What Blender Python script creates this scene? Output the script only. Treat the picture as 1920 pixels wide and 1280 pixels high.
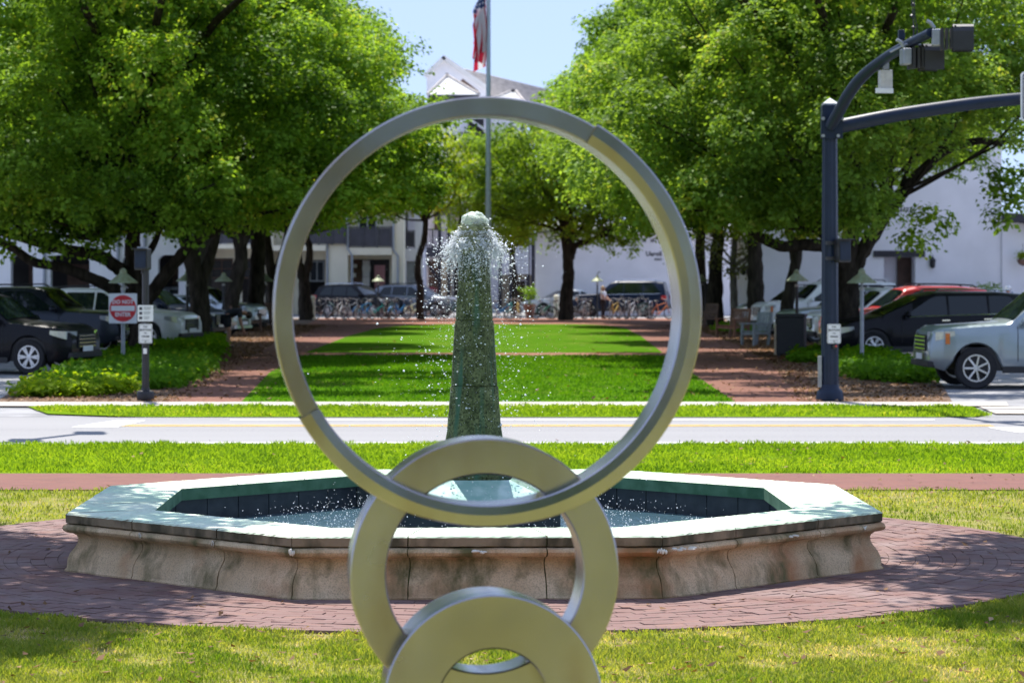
import bpy, math, random
import numpy as np
from mathutils import Vector, Matrix, Euler, Quaternion

PI = math.pi
R = math.radians
scene = bpy.context.scene
COL = scene.collection
for o in list(bpy.data.objects):
    bpy.data.objects.remove(o)

# ------------------------------------------------------------------ camera, light, exposure
F, YH, CH = 5080.0, 500.0, 2.2854          # focal length in photo pixels, horizon row, camera height
cam_d = bpy.data.cameras.new('camera')
cam = bpy.data.objects.new('camera', cam_d)
COL.objects.link(cam)
cam.location = (0, 0, CH)
cam.rotation_euler = (R(90), 0, 0)
cam_d.sensor_width = 36.0
cam_d.lens = 36.0 * F / 1920.0
cam_d.shift_y = -(640.0 - YH) / 1920.0
cam_d.clip_start = 0.2
cam_d.clip_end = 4000.0
cam_d.dof.use_dof = True
cam_d.dof.focus_distance = 20.0
cam_d.dof.aperture_fstop = 4.4
scene.camera = cam

SUN_V = Vector((0.25, -1.0, -1.82)).normalized()   # direction the sunlight travels
world = bpy.data.worlds.new('World')
scene.world = world
world.use_nodes = True
wn = world.node_tree
bg = wn.nodes['Background']
sky = wn.nodes.new('ShaderNodeTexSky')
sky.sky_type = 'NISHITA'
sky.sun_disc = False
sky.sun_elevation = math.asin(-SUN_V.z)
sky.sun_rotation = math.atan2(-SUN_V.x, -SUN_V.y)
sky.altitude = 0.0
sky.air_density = 0.6
sky.dust_density = 0.0
sky.ozone_density = 4.0
wn.links.new(sky.outputs[0], bg.inputs[0])
bg.inputs[1].default_value = 0.012
# a thin, even veil of bright air over the whole sky, so that it is as pale and level as in the photograph
veil = wn.nodes.new('ShaderNodeBackground')
veil.inputs[0].default_value = (0.168, 0.211, 0.326, 1)
veil.inputs[1].default_value = 1.0
both = wn.nodes.new('ShaderNodeAddShader')
wn.links.new(bg.outputs[0], both.inputs[0]); wn.links.new(veil.outputs[0], both.inputs[1])
wn.links.new(both.outputs[0], wn.nodes['World Output'].inputs[0])
sun_d = bpy.data.lights.new('sun', 'SUN')
sun_d.energy = 3.0
sun_d.angle = R(0.5)
sun_d.color = (1.0, 0.95, 0.87)
sun = bpy.data.objects.new('sun', sun_d)
COL.objects.link(sun)
sun.rotation_euler = SUN_V.to_track_quat('-Z', 'Y').to_euler()
sun.location = (0, 60, 80)
scene.view_settings.view_transform = 'Standard'
scene.view_settings.look = 'None'
scene.view_settings.gamma = 1.0
scene.view_settings.use_curve_mapping = False
scene.view_settings.exposure = 1.6
scene.cycles.use_denoising = True
scene.cycles.max_bounces = 8
scene.cycles.transparent_max_bounces = 8
scene.cycles.caustics_reflective = False
scene.cycles.caustics_refractive = False
scene.cycles.sample_clamp_indirect = 6.0

# ------------------------------------------------------------------ helpers
def terr(d):
    """Ground height: level as far as the lawn's middle path, then falling gently to the far car park."""
    if d <= 70: return 0.0
    if d >= 140: return -0.4
    return -0.4 * (d - 70) / 70.0

def gd(py):
    """Depth at which the ground shows at photo row py."""
    d = F * CH / (py - YH)
    for _ in range(40):
        d = F * (CH - terr(d)) / (py - YH)
    return d

def gx(px, d): return (px - 960.0) * d / F
def gz(py, d): return CH - (py - YH) * d / F
def mm(px, d): return px * d / F            # length of px photo pixels at depth d

def link(o, parent=None):
    COL.objects.link(o)
    if parent is not None: o.parent = parent
    return o

def tag(o, label=None, cat=None, group=None, kind=None):
    if label: o['label'] = label
    if cat: o['category'] = cat
    if group: o['group'] = group
    if kind: o['kind'] = kind
    return o

def root(name, label, cat, loc=(0, 0, 0), rz=0.0, group=None):
    o = bpy.data.objects.new(name, None)
    o.empty_display_size = 0.2
    COL.objects.link(o)
    o.location = loc
    o.rotation_euler = (0, 0, rz)
    return tag(o, label, cat, group)

def kids(o): return [c for c in bpy.data.objects if c.parent is o]

def copy_tree(o, parent=None, ch=None):
    if ch is None:
        ch = {}
        for c in bpy.data.objects:
            if c.parent is not None: ch.setdefault(c.parent.name, []).append(c)
    c = o.copy(); COL.objects.link(c); c.parent = parent
    for k in ch.get(o.name, []): copy_tree(k, c, ch)
    return c

class MB:
    """Collects geometry and links it as one mesh object."""
    def __init__(s): s.v = []; s.f = []; s.m = []; s.mi = 0
    def add(s, verts, faces):
        n = len(s.v); s.v += [tuple(p) for p in verts]
        for f in faces: s.f.append(tuple(i + n for i in f)); s.m.append(s.mi)
        return s
    def box(s, c, size, rot=None):
        hx, hy, hz = size[0] / 2, size[1] / 2, size[2] / 2
        pts = [Vector((x, y, z)) for x in (-hx, hx) for y in (-hy, hy) for z in (-hz, hz)]
        if rot is not None:
            m = rot if isinstance(rot, Matrix) else Euler(rot).to_matrix()
            pts = [m @ p for p in pts]
        c = Vector(c)
        return s.add([p + c for p in pts], [(0, 1, 3, 2), (4, 6, 7, 5), (0, 4, 5, 1), (2, 3, 7, 6), (0, 2, 6, 4), (1, 5, 7, 3)])
    def bx(s, x0, x1, y0, y1, z0, z1):
        return s.box(((x0 + x1) / 2, (y0 + y1) / 2, (z0 + z1) / 2), (abs(x1 - x0), abs(y1 - y0), abs(z1 - z0)))
    def bar(s, p0, p1, w, h=None):
        p0, p1 = Vector(p0), Vector(p1); d = p1 - p0
        q = d.to_track_quat('Z', 'Y').to_matrix()
        return s.box((p0 + p1) / 2, (w, h or w, d.length), q)
    def tube(s, path, rad, n=8, caps=True, flat=None, jitter=None):
        P = [Vector(p) for p in path]; k = len(P)
        rr = rad if hasattr(rad, '__len__') else [rad] * k
        vs = []; prev = None
        for i in range(k):
            t = (P[min(i + 1, k - 1)] - P[max(i - 1, 0)])
            if t.length < 1e-9: t = Vector((0, 0, 1))
            t.normalize()
            if prev is None:
                a = Vector((0, 1, 0)) if abs(t.y) < 0.9 else Vector((1, 0, 0))
                u = (a - t * a.dot(t)).normalized()
            else:
                u = prev - t * prev.dot(t)
                u = u.normalized() if u.length > 1e-6 else t.orthogonal().normalized()
            prev = u; w = t.cross(u)
            for j in range(n):
                a = 2 * PI * j / n
                r = rr[i] * (1 + (jitter(i, j) if jitter else 0))
                vs.append(P[i] + u * (math.cos(a) * r) + w * (math.sin(a) * r * (flat or 1)))
        fs = [(i * n + j, i * n + (j + 1) % n, (i + 1) * n + (j + 1) % n, (i + 1) * n + j) for i in range(k - 1) for j in range(n)]
        if caps: fs += [tuple(reversed(range(n))), tuple(range((k - 1) * n, k * n))]
        return s.add(vs, fs)
    def lathe(s, prof, c=(0, 0, 0), n=24, axis='Z', ph=0.0, close=True):
        c = Vector(c); vs = []
        for r, z in prof:
            for j in range(n):
                a = 2 * PI * j / n + ph
                x, y = r * math.cos(a), r * math.sin(a)
                vs.append(c + (Vector((x, y, z)) if axis == 'Z' else Vector((x, z, y)) if axis == 'Y' else Vector((z, x, y))))
        k = len(prof)
        fs = [(i * n + j, i * n + (j + 1) % n, (i + 1) * n + (j + 1) % n, (i + 1) * n + j) for i in range(k - 1) for j in range(n)]
        if close: fs += [tuple(reversed(range(n))), tuple(range((k - 1) * n, k * n))]
        return s.add(vs, fs)
    def prism(s, poly, y0, y1, plane='XZ'):
        n = len(poly)
        def P(a, b, t): return (a, t, b) if plane == 'XZ' else (a, b, t) if plane == 'XY' else (t, a, b)
        vs = [P(a, b, y0) for a, b in poly] + [P(a, b, y1) for a, b in poly]
        fs = [tuple(range(n)), tuple(reversed(range(n, 2 * n)))] + [(i, i + n, (i + 1) % n + n, (i + 1) % n) for i in range(n)]
        return s.add(vs, fs)
    def ball(s, c, r, nu=10, nv=7):
        rx, ry, rz = r if hasattr(r, '__len__') else (r, r, r)
        c = Vector(c); vs = [c + Vector((0, 0, -rz))]
        for i in range(1, nv):
            t = -PI / 2 + PI * i / nv
            for j in range(nu):
                a = 2 * PI * j / nu
                vs.append(c + Vector((rx * math.cos(t) * math.cos(a), ry * math.cos(t) * math.sin(a), rz * math.sin(t))))
        vs.append(c + Vector((0, 0, rz)))
        fs = [(0, 1 + (j + 1) % nu, 1 + j) for j in range(nu)]
        for i in range(nv - 2):
            for j in range(nu):
                a, b = 1 + i * nu + j, 1 + i * nu + (j + 1) % nu
                fs.append((a, b, b + nu, a + nu))
        t = 1 + (nv - 2) * nu; l = len(vs) - 1
        fs += [(t + j, t + (j + 1) % nu, l) for j in range(nu)]
        return s.add(vs, fs)
    def grid(s, rows):
        n = len(rows[0]); vs = [p for r in rows for p in r]
        return s.add(vs, [(i * n + j, i * n + j + 1, (i + 1) * n + j + 1, (i + 1) * n + j) for i in range(len(rows) - 1) for j in range(n - 1)])
    def mesh(s, name, mats, smooth=False, bevel=0):
        me = bpy.data.meshes.new(name)
        me.from_pydata(s.v, [], s.f)
        for m in (mats if isinstance(mats, (list, tuple)) else [mats]): me.materials.append(m)
        if isinstance(mats, (list, tuple)) and len(mats) > 1: me.polygons.foreach_set('material_index', s.m)
        if smooth: me.polygons.foreach_set('use_smooth', [True] * len(me.polygons))
        import bmesh
        bm = bmesh.new(); bm.from_mesh(me); bmesh.ops.recalc_face_normals(bm, faces=bm.faces)
        if smooth:
            for e in bm.edges:
                if len(e.link_faces) == 2 and e.calc_face_angle(0) > R(42 if smooth is True else smooth): e.smooth = False
        bm.to_mesh(me); bm.free()
        me.update()
        return me
    def build(s, name, mats, parent=None, smooth=False, bevel=0, label=None):
        o = bpy.data.objects.new(name, s.mesh(name, mats, smooth))
        link(o, parent)
        if bevel:
            b = o.modifiers.new('bevel', 'BEVEL'); b.width = bevel; b.segments = 2; b.limit_method = 'ANGLE'; b.angle_limit = R(40)
        if label: o['label'] = label
        return o

def text(body, size, parent, loc, mat, rot=(R(90), 0, 0), name='lettering', ext=0.002, align='CENTER', sx=1.0):
    c = bpy.data.curves.new(name, 'FONT'); c.body = body; c.size = size; c.extrude = ext
    c.align_x = align; c.align_y = 'CENTER'; c.resolution_u = 2
    c.offset = size * 0.028
    c.materials.append(mat)
    o = bpy.data.objects.new(name, c); link(o, parent)
    bpy.context.view_layer.update()
    me = bpy.data.meshes.new_from_object(o.evaluated_get(bpy.context.evaluated_depsgraph_get()))
    bpy.data.objects.remove(o); o = bpy.data.objects.new(name, me); link(o, parent)
    o.location = loc; o.rotation_euler = rot; o.scale = (sx, 1, 1)
    return o

def spline(pts, n=6):
    P = [Vector(p) for p in pts]; out = []
    for i in range(len(P) - 1):
        a, b, c, d = P[max(i - 1, 0)], P[i], P[i + 1], P[min(i + 2, len(P) - 1)]
        for k in range(n):
            t = k / n
            out.append(0.5 * ((2 * b) + (c - a) * t + (2 * a - 5 * b + 4 * c - d) * t * t + (3 * b - a - 3 * c + d) * t ** 3))
    out.append(P[-1]); return out

def lerp_list(vals, n):
    out = []
    for i in range(len(vals) - 1):
        for k in range(n): out.append(vals[i] + (vals[i + 1] - vals[i]) * k / n)
    return out + [vals[-1]]

def strip(name, rows, z, mat, kind='structure', parent=None):
    """Ground sheet from (depth, x_left, x_right) rows, following the terrain."""
    rows = sorted(rows); full = []
    for (d0, a0, b0), (d1, a1, b1) in zip(rows, rows[1:]):
        full.append((d0, a0, b0))
        for br in (70.0, 140.0):
            if d0 < br < d1:
                t = (br - d0) / (d1 - d0); full.append((br, a0 + (a1 - a0) * t, b0 + (b1 - b0) * t))
    full.append(rows[-1])
    m = MB()
    m.grid([[(a + (b - a) * k / 6, d, terr(d) + z) for k in range(7)] for d, a, b in full])
    o = m.build(name, mat, parent)
    # keep the upper side up
    if o.data.polygons[0].normal.z < 0: o.data.flip_normals()
    if kind: o['kind'] = kind
    return o

# ------------------------------------------------------------------ materials
def nt(name):
    m = bpy.data.materials.new(name); m.use_nodes = True
    t = m.node_tree; b = t.nodes['Principled BSDF']
    return m, t, b

def mat(name, col, rough=0.6, metal=0.0, var=0.12, scale=6.0, col2=None, bump=0.0, bscale=60.0, spec=0.5, coat=0.0, stretch=None, detail=5.0, trans=0.0, ramp=(0.35, 0.65)):
    m, t, b = nt(name); N, L = t.nodes, t.links
    b.inputs['Roughness'].default_value = rough
    b.inputs['Metallic'].default_value = metal
    b.inputs['Specular IOR Level'].default_value = spec
    b.inputs['Coat Weight'].default_value = coat
    b.inputs['Coat Roughness'].default_value = 0.03
    if trans: b.inputs['Transmission Weight'].default_value = trans
    c = tuple(col) + (1,)
    if var <= 0 and col2 is None:
        b.inputs['Base Color'].default_value = c
    else:
        tc = N.new('ShaderNodeTexCoord'); src = tc.outputs['Object']
        if stretch:
            mp = N.new('ShaderNodeMapping'); mp.inputs['Scale'].default_value = stretch
            L.new(src, mp.inputs[0]); src = mp.outputs[0]
        nz = N.new('ShaderNodeTexNoise'); nz.inputs['Scale'].default_value = scale; nz.inputs['Detail'].default_value = detail
        L.new(src, nz.inputs[0])
        rp = N.new('ShaderNodeValToRGB')
        rp.color_ramp.elements[0].position = ramp[0]; rp.color_ramp.elements[1].position = ramp[1]
        if col2 is None:
            rp.color_ramp.elements[0].color = tuple(x * (1 - var) for x in col) + (1,)
            rp.color_ramp.elements[1].color = tuple(min(1, x * (1 + var)) for x in col) + (1,)
        else:
            rp.color_ramp.elements[0].color = c; rp.color_ramp.elements[1].color = tuple(col2) + (1,)
        L.new(nz.outputs[0], rp.inputs[0]); L.new(rp.outputs[0], b.inputs['Base Color'])
    if bump:
        tc2 = N.new('ShaderNodeTexCoord'); n2 = N.new('ShaderNodeTexNoise'); n2.inputs['Scale'].default_value = bscale; n2.inputs['Detail'].default_value = 4
        bp = N.new('ShaderNodeBump'); bp.inputs['Strength'].default_value = bump; bp.inputs['Distance'].default_value = 0.02
        L.new(tc2.outputs['Object'], n2.inputs[0]); L.new(n2.outputs[0], bp.inputs['Height']); L.new(bp.outputs[0], b.inputs['Normal'])
    return m

def rgbmix(t, fac, a, b, mode='MIX'):
    n = t.nodes.new('ShaderNodeMix'); n.data_type = 'RGBA'; n.blend_type = mode
    for sock, v in ((n.inputs[0], fac), (n.inputs[6], a), (n.inputs[7], b)):
        if hasattr(v, 'is_output'): t.links.new(v, sock)
        elif isinstance(v, (tuple, list)): sock.default_value = tuple(v) + (1,) if len(v) == 3 else v
        else: sock.default_value = v
    return n.outputs[2]

def noise(t, scale, detail=4, stretch=None, lo=0.4, hi=0.6, rough=0.5, coord='Object'):
    tc = t.nodes.new('ShaderNodeTexCoord'); src = tc.outputs[coord]
    if stretch:
        mp = t.nodes.new('ShaderNodeMapping'); mp.inputs['Scale'].default_value = stretch
        t.links.new(src, mp.inputs[0]); src = mp.outputs[0]
    n = t.nodes.new('ShaderNodeTexNoise'); n.inputs['Scale'].default_value = scale; n.inputs['Detail'].default_value = detail
    n.inputs['Roughness'].default_value = rough
    t.links.new(src, n.inputs[0])
    mr = t.nodes.new('ShaderNodeMapRange'); mr.inputs[1].default_value = lo; mr.inputs[2].default_value = hi
    t.links.new(n.outputs[0], mr.inputs[0])
    return mr.outputs[0]

def island_random(t):
    g = t.nodes.new('ShaderNodeNewGeometry'); oi = t.nodes.new('ShaderNodeObjectInfo')
    a = t.nodes.new('ShaderNodeMath'); a.operation = 'ADD'
    t.links.new(g.outputs['Random Per Island'], a.inputs[0]); t.links.new(oi.outputs['Random'], a.inputs[1])
    f = t.nodes.new('ShaderNodeMath'); f.operation = 'FRACT'; t.links.new(a.outputs[0], f.inputs[0])
    return f.outputs[0]

def leafmat(name, dark, light, dry=None, transl=0.4, gloss=0.35):
    m = bpy.data.materials.new(name); m.use_nodes = True; t = m.node_tree; N, L = t.nodes, t.links
    b = N['Principled BSDF']; out = N['Material Output']
    g = N.new('ShaderNodeNewGeometry'); at = N.new('ShaderNodeAttribute'); at.attribute_name = 'tint'
    a = N.new('ShaderNodeMath'); a.operation = 'MULTIPLY_ADD'; a.inputs[1].default_value = 0.4
    L.new(g.outputs['Random Per Island'], a.inputs[0]); L.new(at.outputs['Fac'], a.inputs[2])
    rp = N.new('ShaderNodeValToRGB'); e = rp.color_ramp.elements
    e[0].position = 0.1; e[0].color = tuple(dark) + (1,); e[1].position = 0.95; e[1].color = tuple(light) + (1,)
    if dry:
        x = e.new(1.0); x.color = tuple(dry) + (1,); x.position = 1.0
    L.new(a.outputs[0], rp.inputs[0]); L.new(rp.outputs[0], b.inputs['Base Color'])
    b.inputs['Roughness'].default_value = gloss
    b.inputs['Specular IOR Level'].default_value = 0.06
    tr = N.new('ShaderNodeBsdfTranslucent')
    cm = rgbmix(t, 1.0, rp.outputs[0], (1.5, 1.35, 0.5), 'MULTIPLY'); L.new(cm, tr.inputs[0])
    mx = N.new('ShaderNodeMixShader'); mx.inputs[0].default_value = transl
    L.new(b.outputs[0], mx.inputs[1]); L.new(tr.outputs[0], mx.inputs[2]); L.new(mx.outputs[0], out.inputs[0])
    return m

MAT = {}
def build_mats():
    A = MAT
    A['asphalt'] = mat('asphalt', (0.24, 0.24, 0.25), 0.9, var=0.25, scale=1.2, bump=0.3, bscale=90, spec=0.2)
    # road: pale worn asphalt with long tyre tracks and patches
    m, t, b = nt('road_asphalt')
    f1 = noise(t, 0.5, 5, (0.08, 1.6, 1)); f2 = noise(t, 26, 3)
    c = rgbmix(t, f1, (0.18, 0.18, 0.195), (0.225, 0.225, 0.238)); c = rgbmix(t, f2, c, (0.23, 0.227, 0.232))
    t.links.new(c, b.inputs['Base Color']); b.inputs['Roughness'].default_value = 0.85
    A['road'] = m
    A['concrete'] = mat('concrete', (0.42, 0.38, 0.34), 0.9, var=0.14, scale=2.0, bump=0.2)
    A['line_white'] = mat('line_white', (0.72, 0.72, 0.70), 0.7, var=0.1, scale=5)
    A['line_yellow'] = mat('line_yellow', (0.62, 0.40, 0.09), 0.7, var=0.15, scale=5)
    def grassy(name, a, b2, dry, dlo, dhi, dscale):
        m, t, b = nt(name)
        f1 = noise(t, 1.3, 6, None, 0.3, 0.7, 0.65); f2 = noise(t, 45, 4, None, 0.3, 0.7); f3 = noise(t, dscale, 6, None, dlo, dhi, 0.7)
        c = rgbmix(t, f1, a, b2)
        c2 = rgbmix(t, f3, c, dry)
        c3 = rgbmix(t, f2, c2, tuple(x * 0.55 for x in a))
        c4 = rgbmix(t, 0.5, c2, c3)
        t.links.new(c4, b.inputs['Base Color']); b.inputs['Roughness'].default_value = 0.9; b.inputs['Specular IOR Level'].default_value = 0.0
        nz = t.nodes.new('ShaderNodeTexNoise'); nz.inputs['Scale'].default_value = 60; tc = t.nodes.new('ShaderNodeTexCoord'); t.links.new(tc.outputs['Object'], nz.inputs[0])
        bp = t.nodes.new('ShaderNodeBump'); bp.inputs['Strength'].default_value = 0.7; bp.inputs['Distance'].default_value = 0.03
        t.links.new(nz.outputs[0], bp.inputs['Height']); t.links.new(bp.outputs[0], b.inputs['Normal'])
        return m
    A['grass_near'] = grassy('grass_near', (0.15, 0.20, 0.025), (0.27, 0.28, 0.06), (0.40, 0.325, 0.185), 0.40, 0.66, 2.2)
    A['grass_mid'] = grassy('grass_mid', (0.13, 0.24, 0.012), (0.20, 0.30, 0.02), (0.33, 0.33, 0.08), 0.60, 0.85, 0.7)
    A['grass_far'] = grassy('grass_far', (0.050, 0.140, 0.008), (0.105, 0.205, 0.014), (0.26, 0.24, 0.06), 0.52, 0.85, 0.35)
    A['blade'] = leafmat('grass_blade', (0.10, 0.20, 0.016), (0.38, 0.40, 0.10), (0.55, 0.46, 0.29), 0.45, 0.8)
    A['blade_mid'] = leafmat('grass_blade_green', (0.13, 0.25, 0.016), (0.27, 0.40, 0.035), (0.45, 0.45, 0.10), 0.5, 0.8)
    A['blade_lawn'] = leafmat('lawn_blade', (0.05, 0.16, 0.005), (0.12, 0.28, 0.010), (0.3, 0.3, 0.06), 0.4, 0.8)
    A['litter'] = leafmat('leaf_litter', (0.075, 0.04, 0.022), (0.27, 0.16, 0.09), (0.46, 0.32, 0.20), 0.15, 0.7)
    A['mulch'] = mat('mulch', (0.07, 0.038, 0.022), 0.95, var=0.4, scale=9, col2=(0.17, 0.10, 0.06), bump=0.6, bscale=30, detail=8)
    def brickpath(name, c1, c2, mort):
        m, t, b = nt(name)
        tc = t.nodes.new('ShaderNodeTexCoord'); br = t.nodes.new('ShaderNodeTexBrick')
        t.links.new(tc.outputs['Object'], br.inputs[0])
        br.inputs['Scale'].default_value = 1; br.inputs['Brick Width'].default_value = 0.205; br.inputs['Row Height'].default_value = 0.105; br.inputs['Mortar Size'].default_value = 0.005
        br.inputs['Color1'].default_value = c1 + (1,); br.inputs['Color2'].default_value = c2 + (1,); br.inputs['Mortar'].default_value = mort + (1,)
        f = noise(t, 0.9, 5, None, 0.3, 0.75)
        c = rgbmix(t, f, br.outputs[0], tuple(x * 1.25 for x in c2)); c5 = rgbmix(t, 0.5, br.outputs[0], c)
        t.links.new(c5, b.inputs['Base Color']); b.inputs['Roughness'].default_value = 0.85; b.inputs['Specular IOR Level'].default_value = 0.08
        bp = t.nodes.new('ShaderNodeBump'); bp.inputs['Strength'].default_value = 0.4; bp.inputs['Distance'].default_value = 0.01; bp.invert = True
        t.links.new(br.outputs['Fac'], bp.inputs['Height']); t.links.new(bp.outputs[0], b.inputs['Normal'])
        return m
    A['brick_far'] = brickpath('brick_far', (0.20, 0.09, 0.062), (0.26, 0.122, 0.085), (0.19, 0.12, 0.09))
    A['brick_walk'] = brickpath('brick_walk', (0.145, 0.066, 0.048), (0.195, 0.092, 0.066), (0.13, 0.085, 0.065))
    A['brick_path'] = brickpath('brick_path', (0.205, 0.098, 0.082), (0.165, 0.082, 0.074), (0.17, 0.115, 0.09))
    m, t, b = nt('paving_brick')
    r = island_random(t)
    rp = t.nodes.new('ShaderNodeValToRGB'); e = rp.color_ramp.elements
    e[0].position = 0; e[0].color = (0.155, 0.08, 0.070, 1); e[1].position = 1; e[1].color = (0.215, 0.113, 0.088, 1)
    x = e.new(0.45); x.color = (0.19, 0.108, 0.095, 1); x = e.new(0.8); x.color = (0.165, 0.088, 0.082, 1)
    t.links.new(r, rp.inputs[0])
    c = rgbmix(t, noise(t, 2.2, 6, None, 0.35, 0.75, 0.6), rp.outputs[0], (0.24, 0.18, 0.175))
    c = rgbmix(t, noise(t, 9, 5, None, 0.55, 0.75), c, (0.15, 0.105, 0.085))
    t.links.new(c, b.inputs['Base Color']); b.inputs['Roughness'].default_value = 0.8; b.inputs['Specular IOR Level'].default_value = 0.15
    A['paving'] = m
    A['joint'] = mat('sand_joint', (0.15, 0.095, 0.08), 0.95, var=0.3, scale=3, col2=(0.13, 0.11, 0.06), spec=0.1)
    # fountain stone
    m, t, b = nt('fountain_stone')
    base = rgbmix(t, noise(t, 3.0, 6, None, 0.3, 0.7), (0.54, 0.365, 0.205), (0.70, 0.53, 0.345))
    base = rgbmix(t, noise(t, 90, 3, None, 0.45, 0.75), base, (0.36, 0.26, 0.165))
    base = rgbmix(t, noise(t, 1.7, 5, None, 0.47, 0.68), base, (0.38, 0.165, 0.065))
    base = rgbmix(t, noise(t, 2.2, 7, (1.6, 1.6, 0.45), 0.49, 0.66, 0.62), base, (0.12, 0.105, 0.04))
    t.links.new(base, b.inputs['Base Color']); b.inputs['Roughness'].default_value = 0.9
    nz = t.nodes.new('ShaderNodeTexNoise'); nz.inputs['Scale'].default_value = 70; tc = t.nodes.new('ShaderNodeTexCoord'); t.links.new(tc.outputs['Object'], nz.inputs[0])
    bp = t.nodes.new('ShaderNodeBump'); bp.inputs['Strength'].default_value = 0.35; bp.inputs['Distance'].default_value = 0.01
    t.links.new(nz.outputs[0], bp.inputs['Height']); t.links.new(bp.outputs[0], b.inputs['Normal'])
    A['stone'] = m
    m, t, b = nt('fountain_cap_stone')
    c = rgbmix(t, noise(t, 2.5, 6, None, 0.35, 0.7), (0.60, 0.78, 0.60), (0.76, 0.82, 0.68))
    c = rgbmix(t, noise(t, 1.1, 6, None, 0.45, 0.72), c, (0.46, 0.64, 0.48))
    c = rgbmix(t, noise(t, 30, 4, None, 0.55, 0.75), c, (0.42, 0.44, 0.36))
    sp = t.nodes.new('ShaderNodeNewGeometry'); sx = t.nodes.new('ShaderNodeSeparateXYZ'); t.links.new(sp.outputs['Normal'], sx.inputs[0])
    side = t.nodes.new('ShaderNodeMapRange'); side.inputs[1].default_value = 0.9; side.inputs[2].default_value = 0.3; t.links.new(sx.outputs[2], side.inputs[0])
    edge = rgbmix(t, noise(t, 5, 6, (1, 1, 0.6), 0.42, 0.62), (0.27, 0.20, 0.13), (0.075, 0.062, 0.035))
    c = rgbmix(t, side.outputs[0], c, edge)          # side faces take the dark brown edge colours, the top stays pale
    t.links.new(c, b.inputs['Base Color']); b.inputs['Roughness'].default_value = 0.9
    A['cap'] = m
    A['bead_fleck'] = mat('sunlit_fleck_stone', (0.74, 0.70, 0.62), 0.9, var=0.1)  # pale colour holds the sun highlights on the fountain bead
    A['joint_moss'] = mat('mossy_joint', (0.035, 0.045, 0.015), 0.95, var=0.3, scale=9, col2=(0.09, 0.11, 0.03))
    A['cap_inner'] = mat('algae_stone', (0.055, 0.13, 0.07), 0.8, var=0.3, scale=6, col2=(0.11, 0.21, 0.13), spec=0.2)
    A['tile_dark'] = mat('dark_tile', (0.018, 0.025, 0.035), 0.35, var=0.3, scale=8, col2=(0.04, 0.05, 0.06))
    A['plinth_top'] = mat('wet_plinth', (0.50, 0.66, 0.60), 0.12, var=0.2, scale=7, col2=(0.30, 0.50, 0.44))
    m, t, b = nt('mossy_column')
    c = rgbmix(t, noise(t, 9, 8, None, 0.38, 0.62, 0.65), (0.075, 0.098, 0.036), (0.19, 0.22, 0.10))
    c = rgbmix(t, noise(t, 60, 5, None, 0.45, 0.65), c, (0.03, 0.04, 0.016))
    c = rgbmix(t, noise(t, 5, 4, (2.2, 2.2, 0.15), 0.56, 0.70), c, (0.06, 0.14, 0.085))
    t.links.new(c, b.inputs['Base Color']); b.inputs['Roughness'].default_value = 0.55; b.inputs['Specular IOR Level'].default_value = 0.15
    nz = t.nodes.new('ShaderNodeTexNoise'); nz.inputs['Scale'].default_value = 45; nz.inputs['Detail'].default_value = 8; tc = t.nodes.new('ShaderNodeTexCoord'); t.links.new(tc.outputs['Object'], nz.inputs[0])
    bp = t.nodes.new('ShaderNodeBump'); bp.inputs['Strength'].default_value = 0.9; bp.inputs['Distance'].default_value = 0.02
    t.links.new(nz.outputs[0], bp.inputs['Height']); t.links.new(bp.outputs[0], b.inputs['Normal'])
    A['moss'] = m
    A['moss_pale'] = mat('pale_wet_moss', (0.10, 0.12, 0.045), 0.5, var=0.3, scale=20, col2=(0.30, 0.33, 0.17), bump=0.6, bscale=40)
    m, t, b = nt('pool_water')
    b.inputs['Base Color'].default_value = (0.06, 0.12, 0.16, 1); b.inputs['Roughness'].default_value = 0.08
    b.inputs['Specular IOR Level'].default_value = 0.7
    nz = t.nodes.new('ShaderNodeTexNoise'); nz.inputs['Scale'].default_value = 14; nz.inputs['Detail'].default_value = 4; tc = t.nodes.new('ShaderNodeTexCoord'); t.links.new(tc.outputs['Object'], nz.inputs[0])
    bp = t.nodes.new('ShaderNodeBump'); bp.inputs['Strength'].default_value = 0.6; bp.inputs['Distance'].default_value = 0.03
    t.links.new(nz.outputs[0], bp.inputs['Height']); t.links.new(bp.outputs[0], b.inputs['Normal'])
    A['pool'] = m
    m, t, b = nt('splash_water')
    b.inputs['Base Color'].default_value = (0.92, 0.95, 0.97, 1); b.inputs['Roughness'].default_value = 0.12
    b.inputs['IOR'].default_value = 1.33
    b.inputs['Subsurface Weight'].default_value = 0.0
    tr = t.nodes.new('ShaderNodeBsdfTranslucent'); tr.inputs[0].default_value = (0.95, 0.97, 1, 1)
    mx = t.nodes.new('ShaderNodeMixShader'); mx.inputs[0].default_value = 0.5
    t.links.new(b.outputs[0], mx.inputs[1]); t.links.new(tr.outputs[0], mx.inputs[2]); t.links.new(mx.outputs[0], t.nodes['Material Output'].inputs[0])
    A['splash'] = m
    m, t, b = nt('water_dome')
    b.inputs['Base Color'].default_value = (0.88, 0.95, 0.93, 1); b.inputs['Roughness'].default_value = 0.06; b.inputs['Transmission Weight'].default_value = 0.6; b.inputs['IOR'].default_value = 1.33
    nz = t.nodes.new('ShaderNodeTexNoise'); nz.inputs['Scale'].default_value = 38; tc = t.nodes.new('ShaderNodeTexCoord'); t.links.new(tc.outputs['Object'], nz.inputs[0])
    bp = t.nodes.new('ShaderNodeBump'); bp.inputs['Strength'].default_value = 1.0; bp.inputs['Distance'].default_value = 0.03
    t.links.new(nz.outputs[0], bp.inputs['Height']); t.links.new(bp.outputs[0], b.inputs['Normal'])
    tr = t.nodes.new('ShaderNodeBsdfTranslucent'); tr.inputs[0].default_value = (0.8, 0.9, 0.86, 1)
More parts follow.
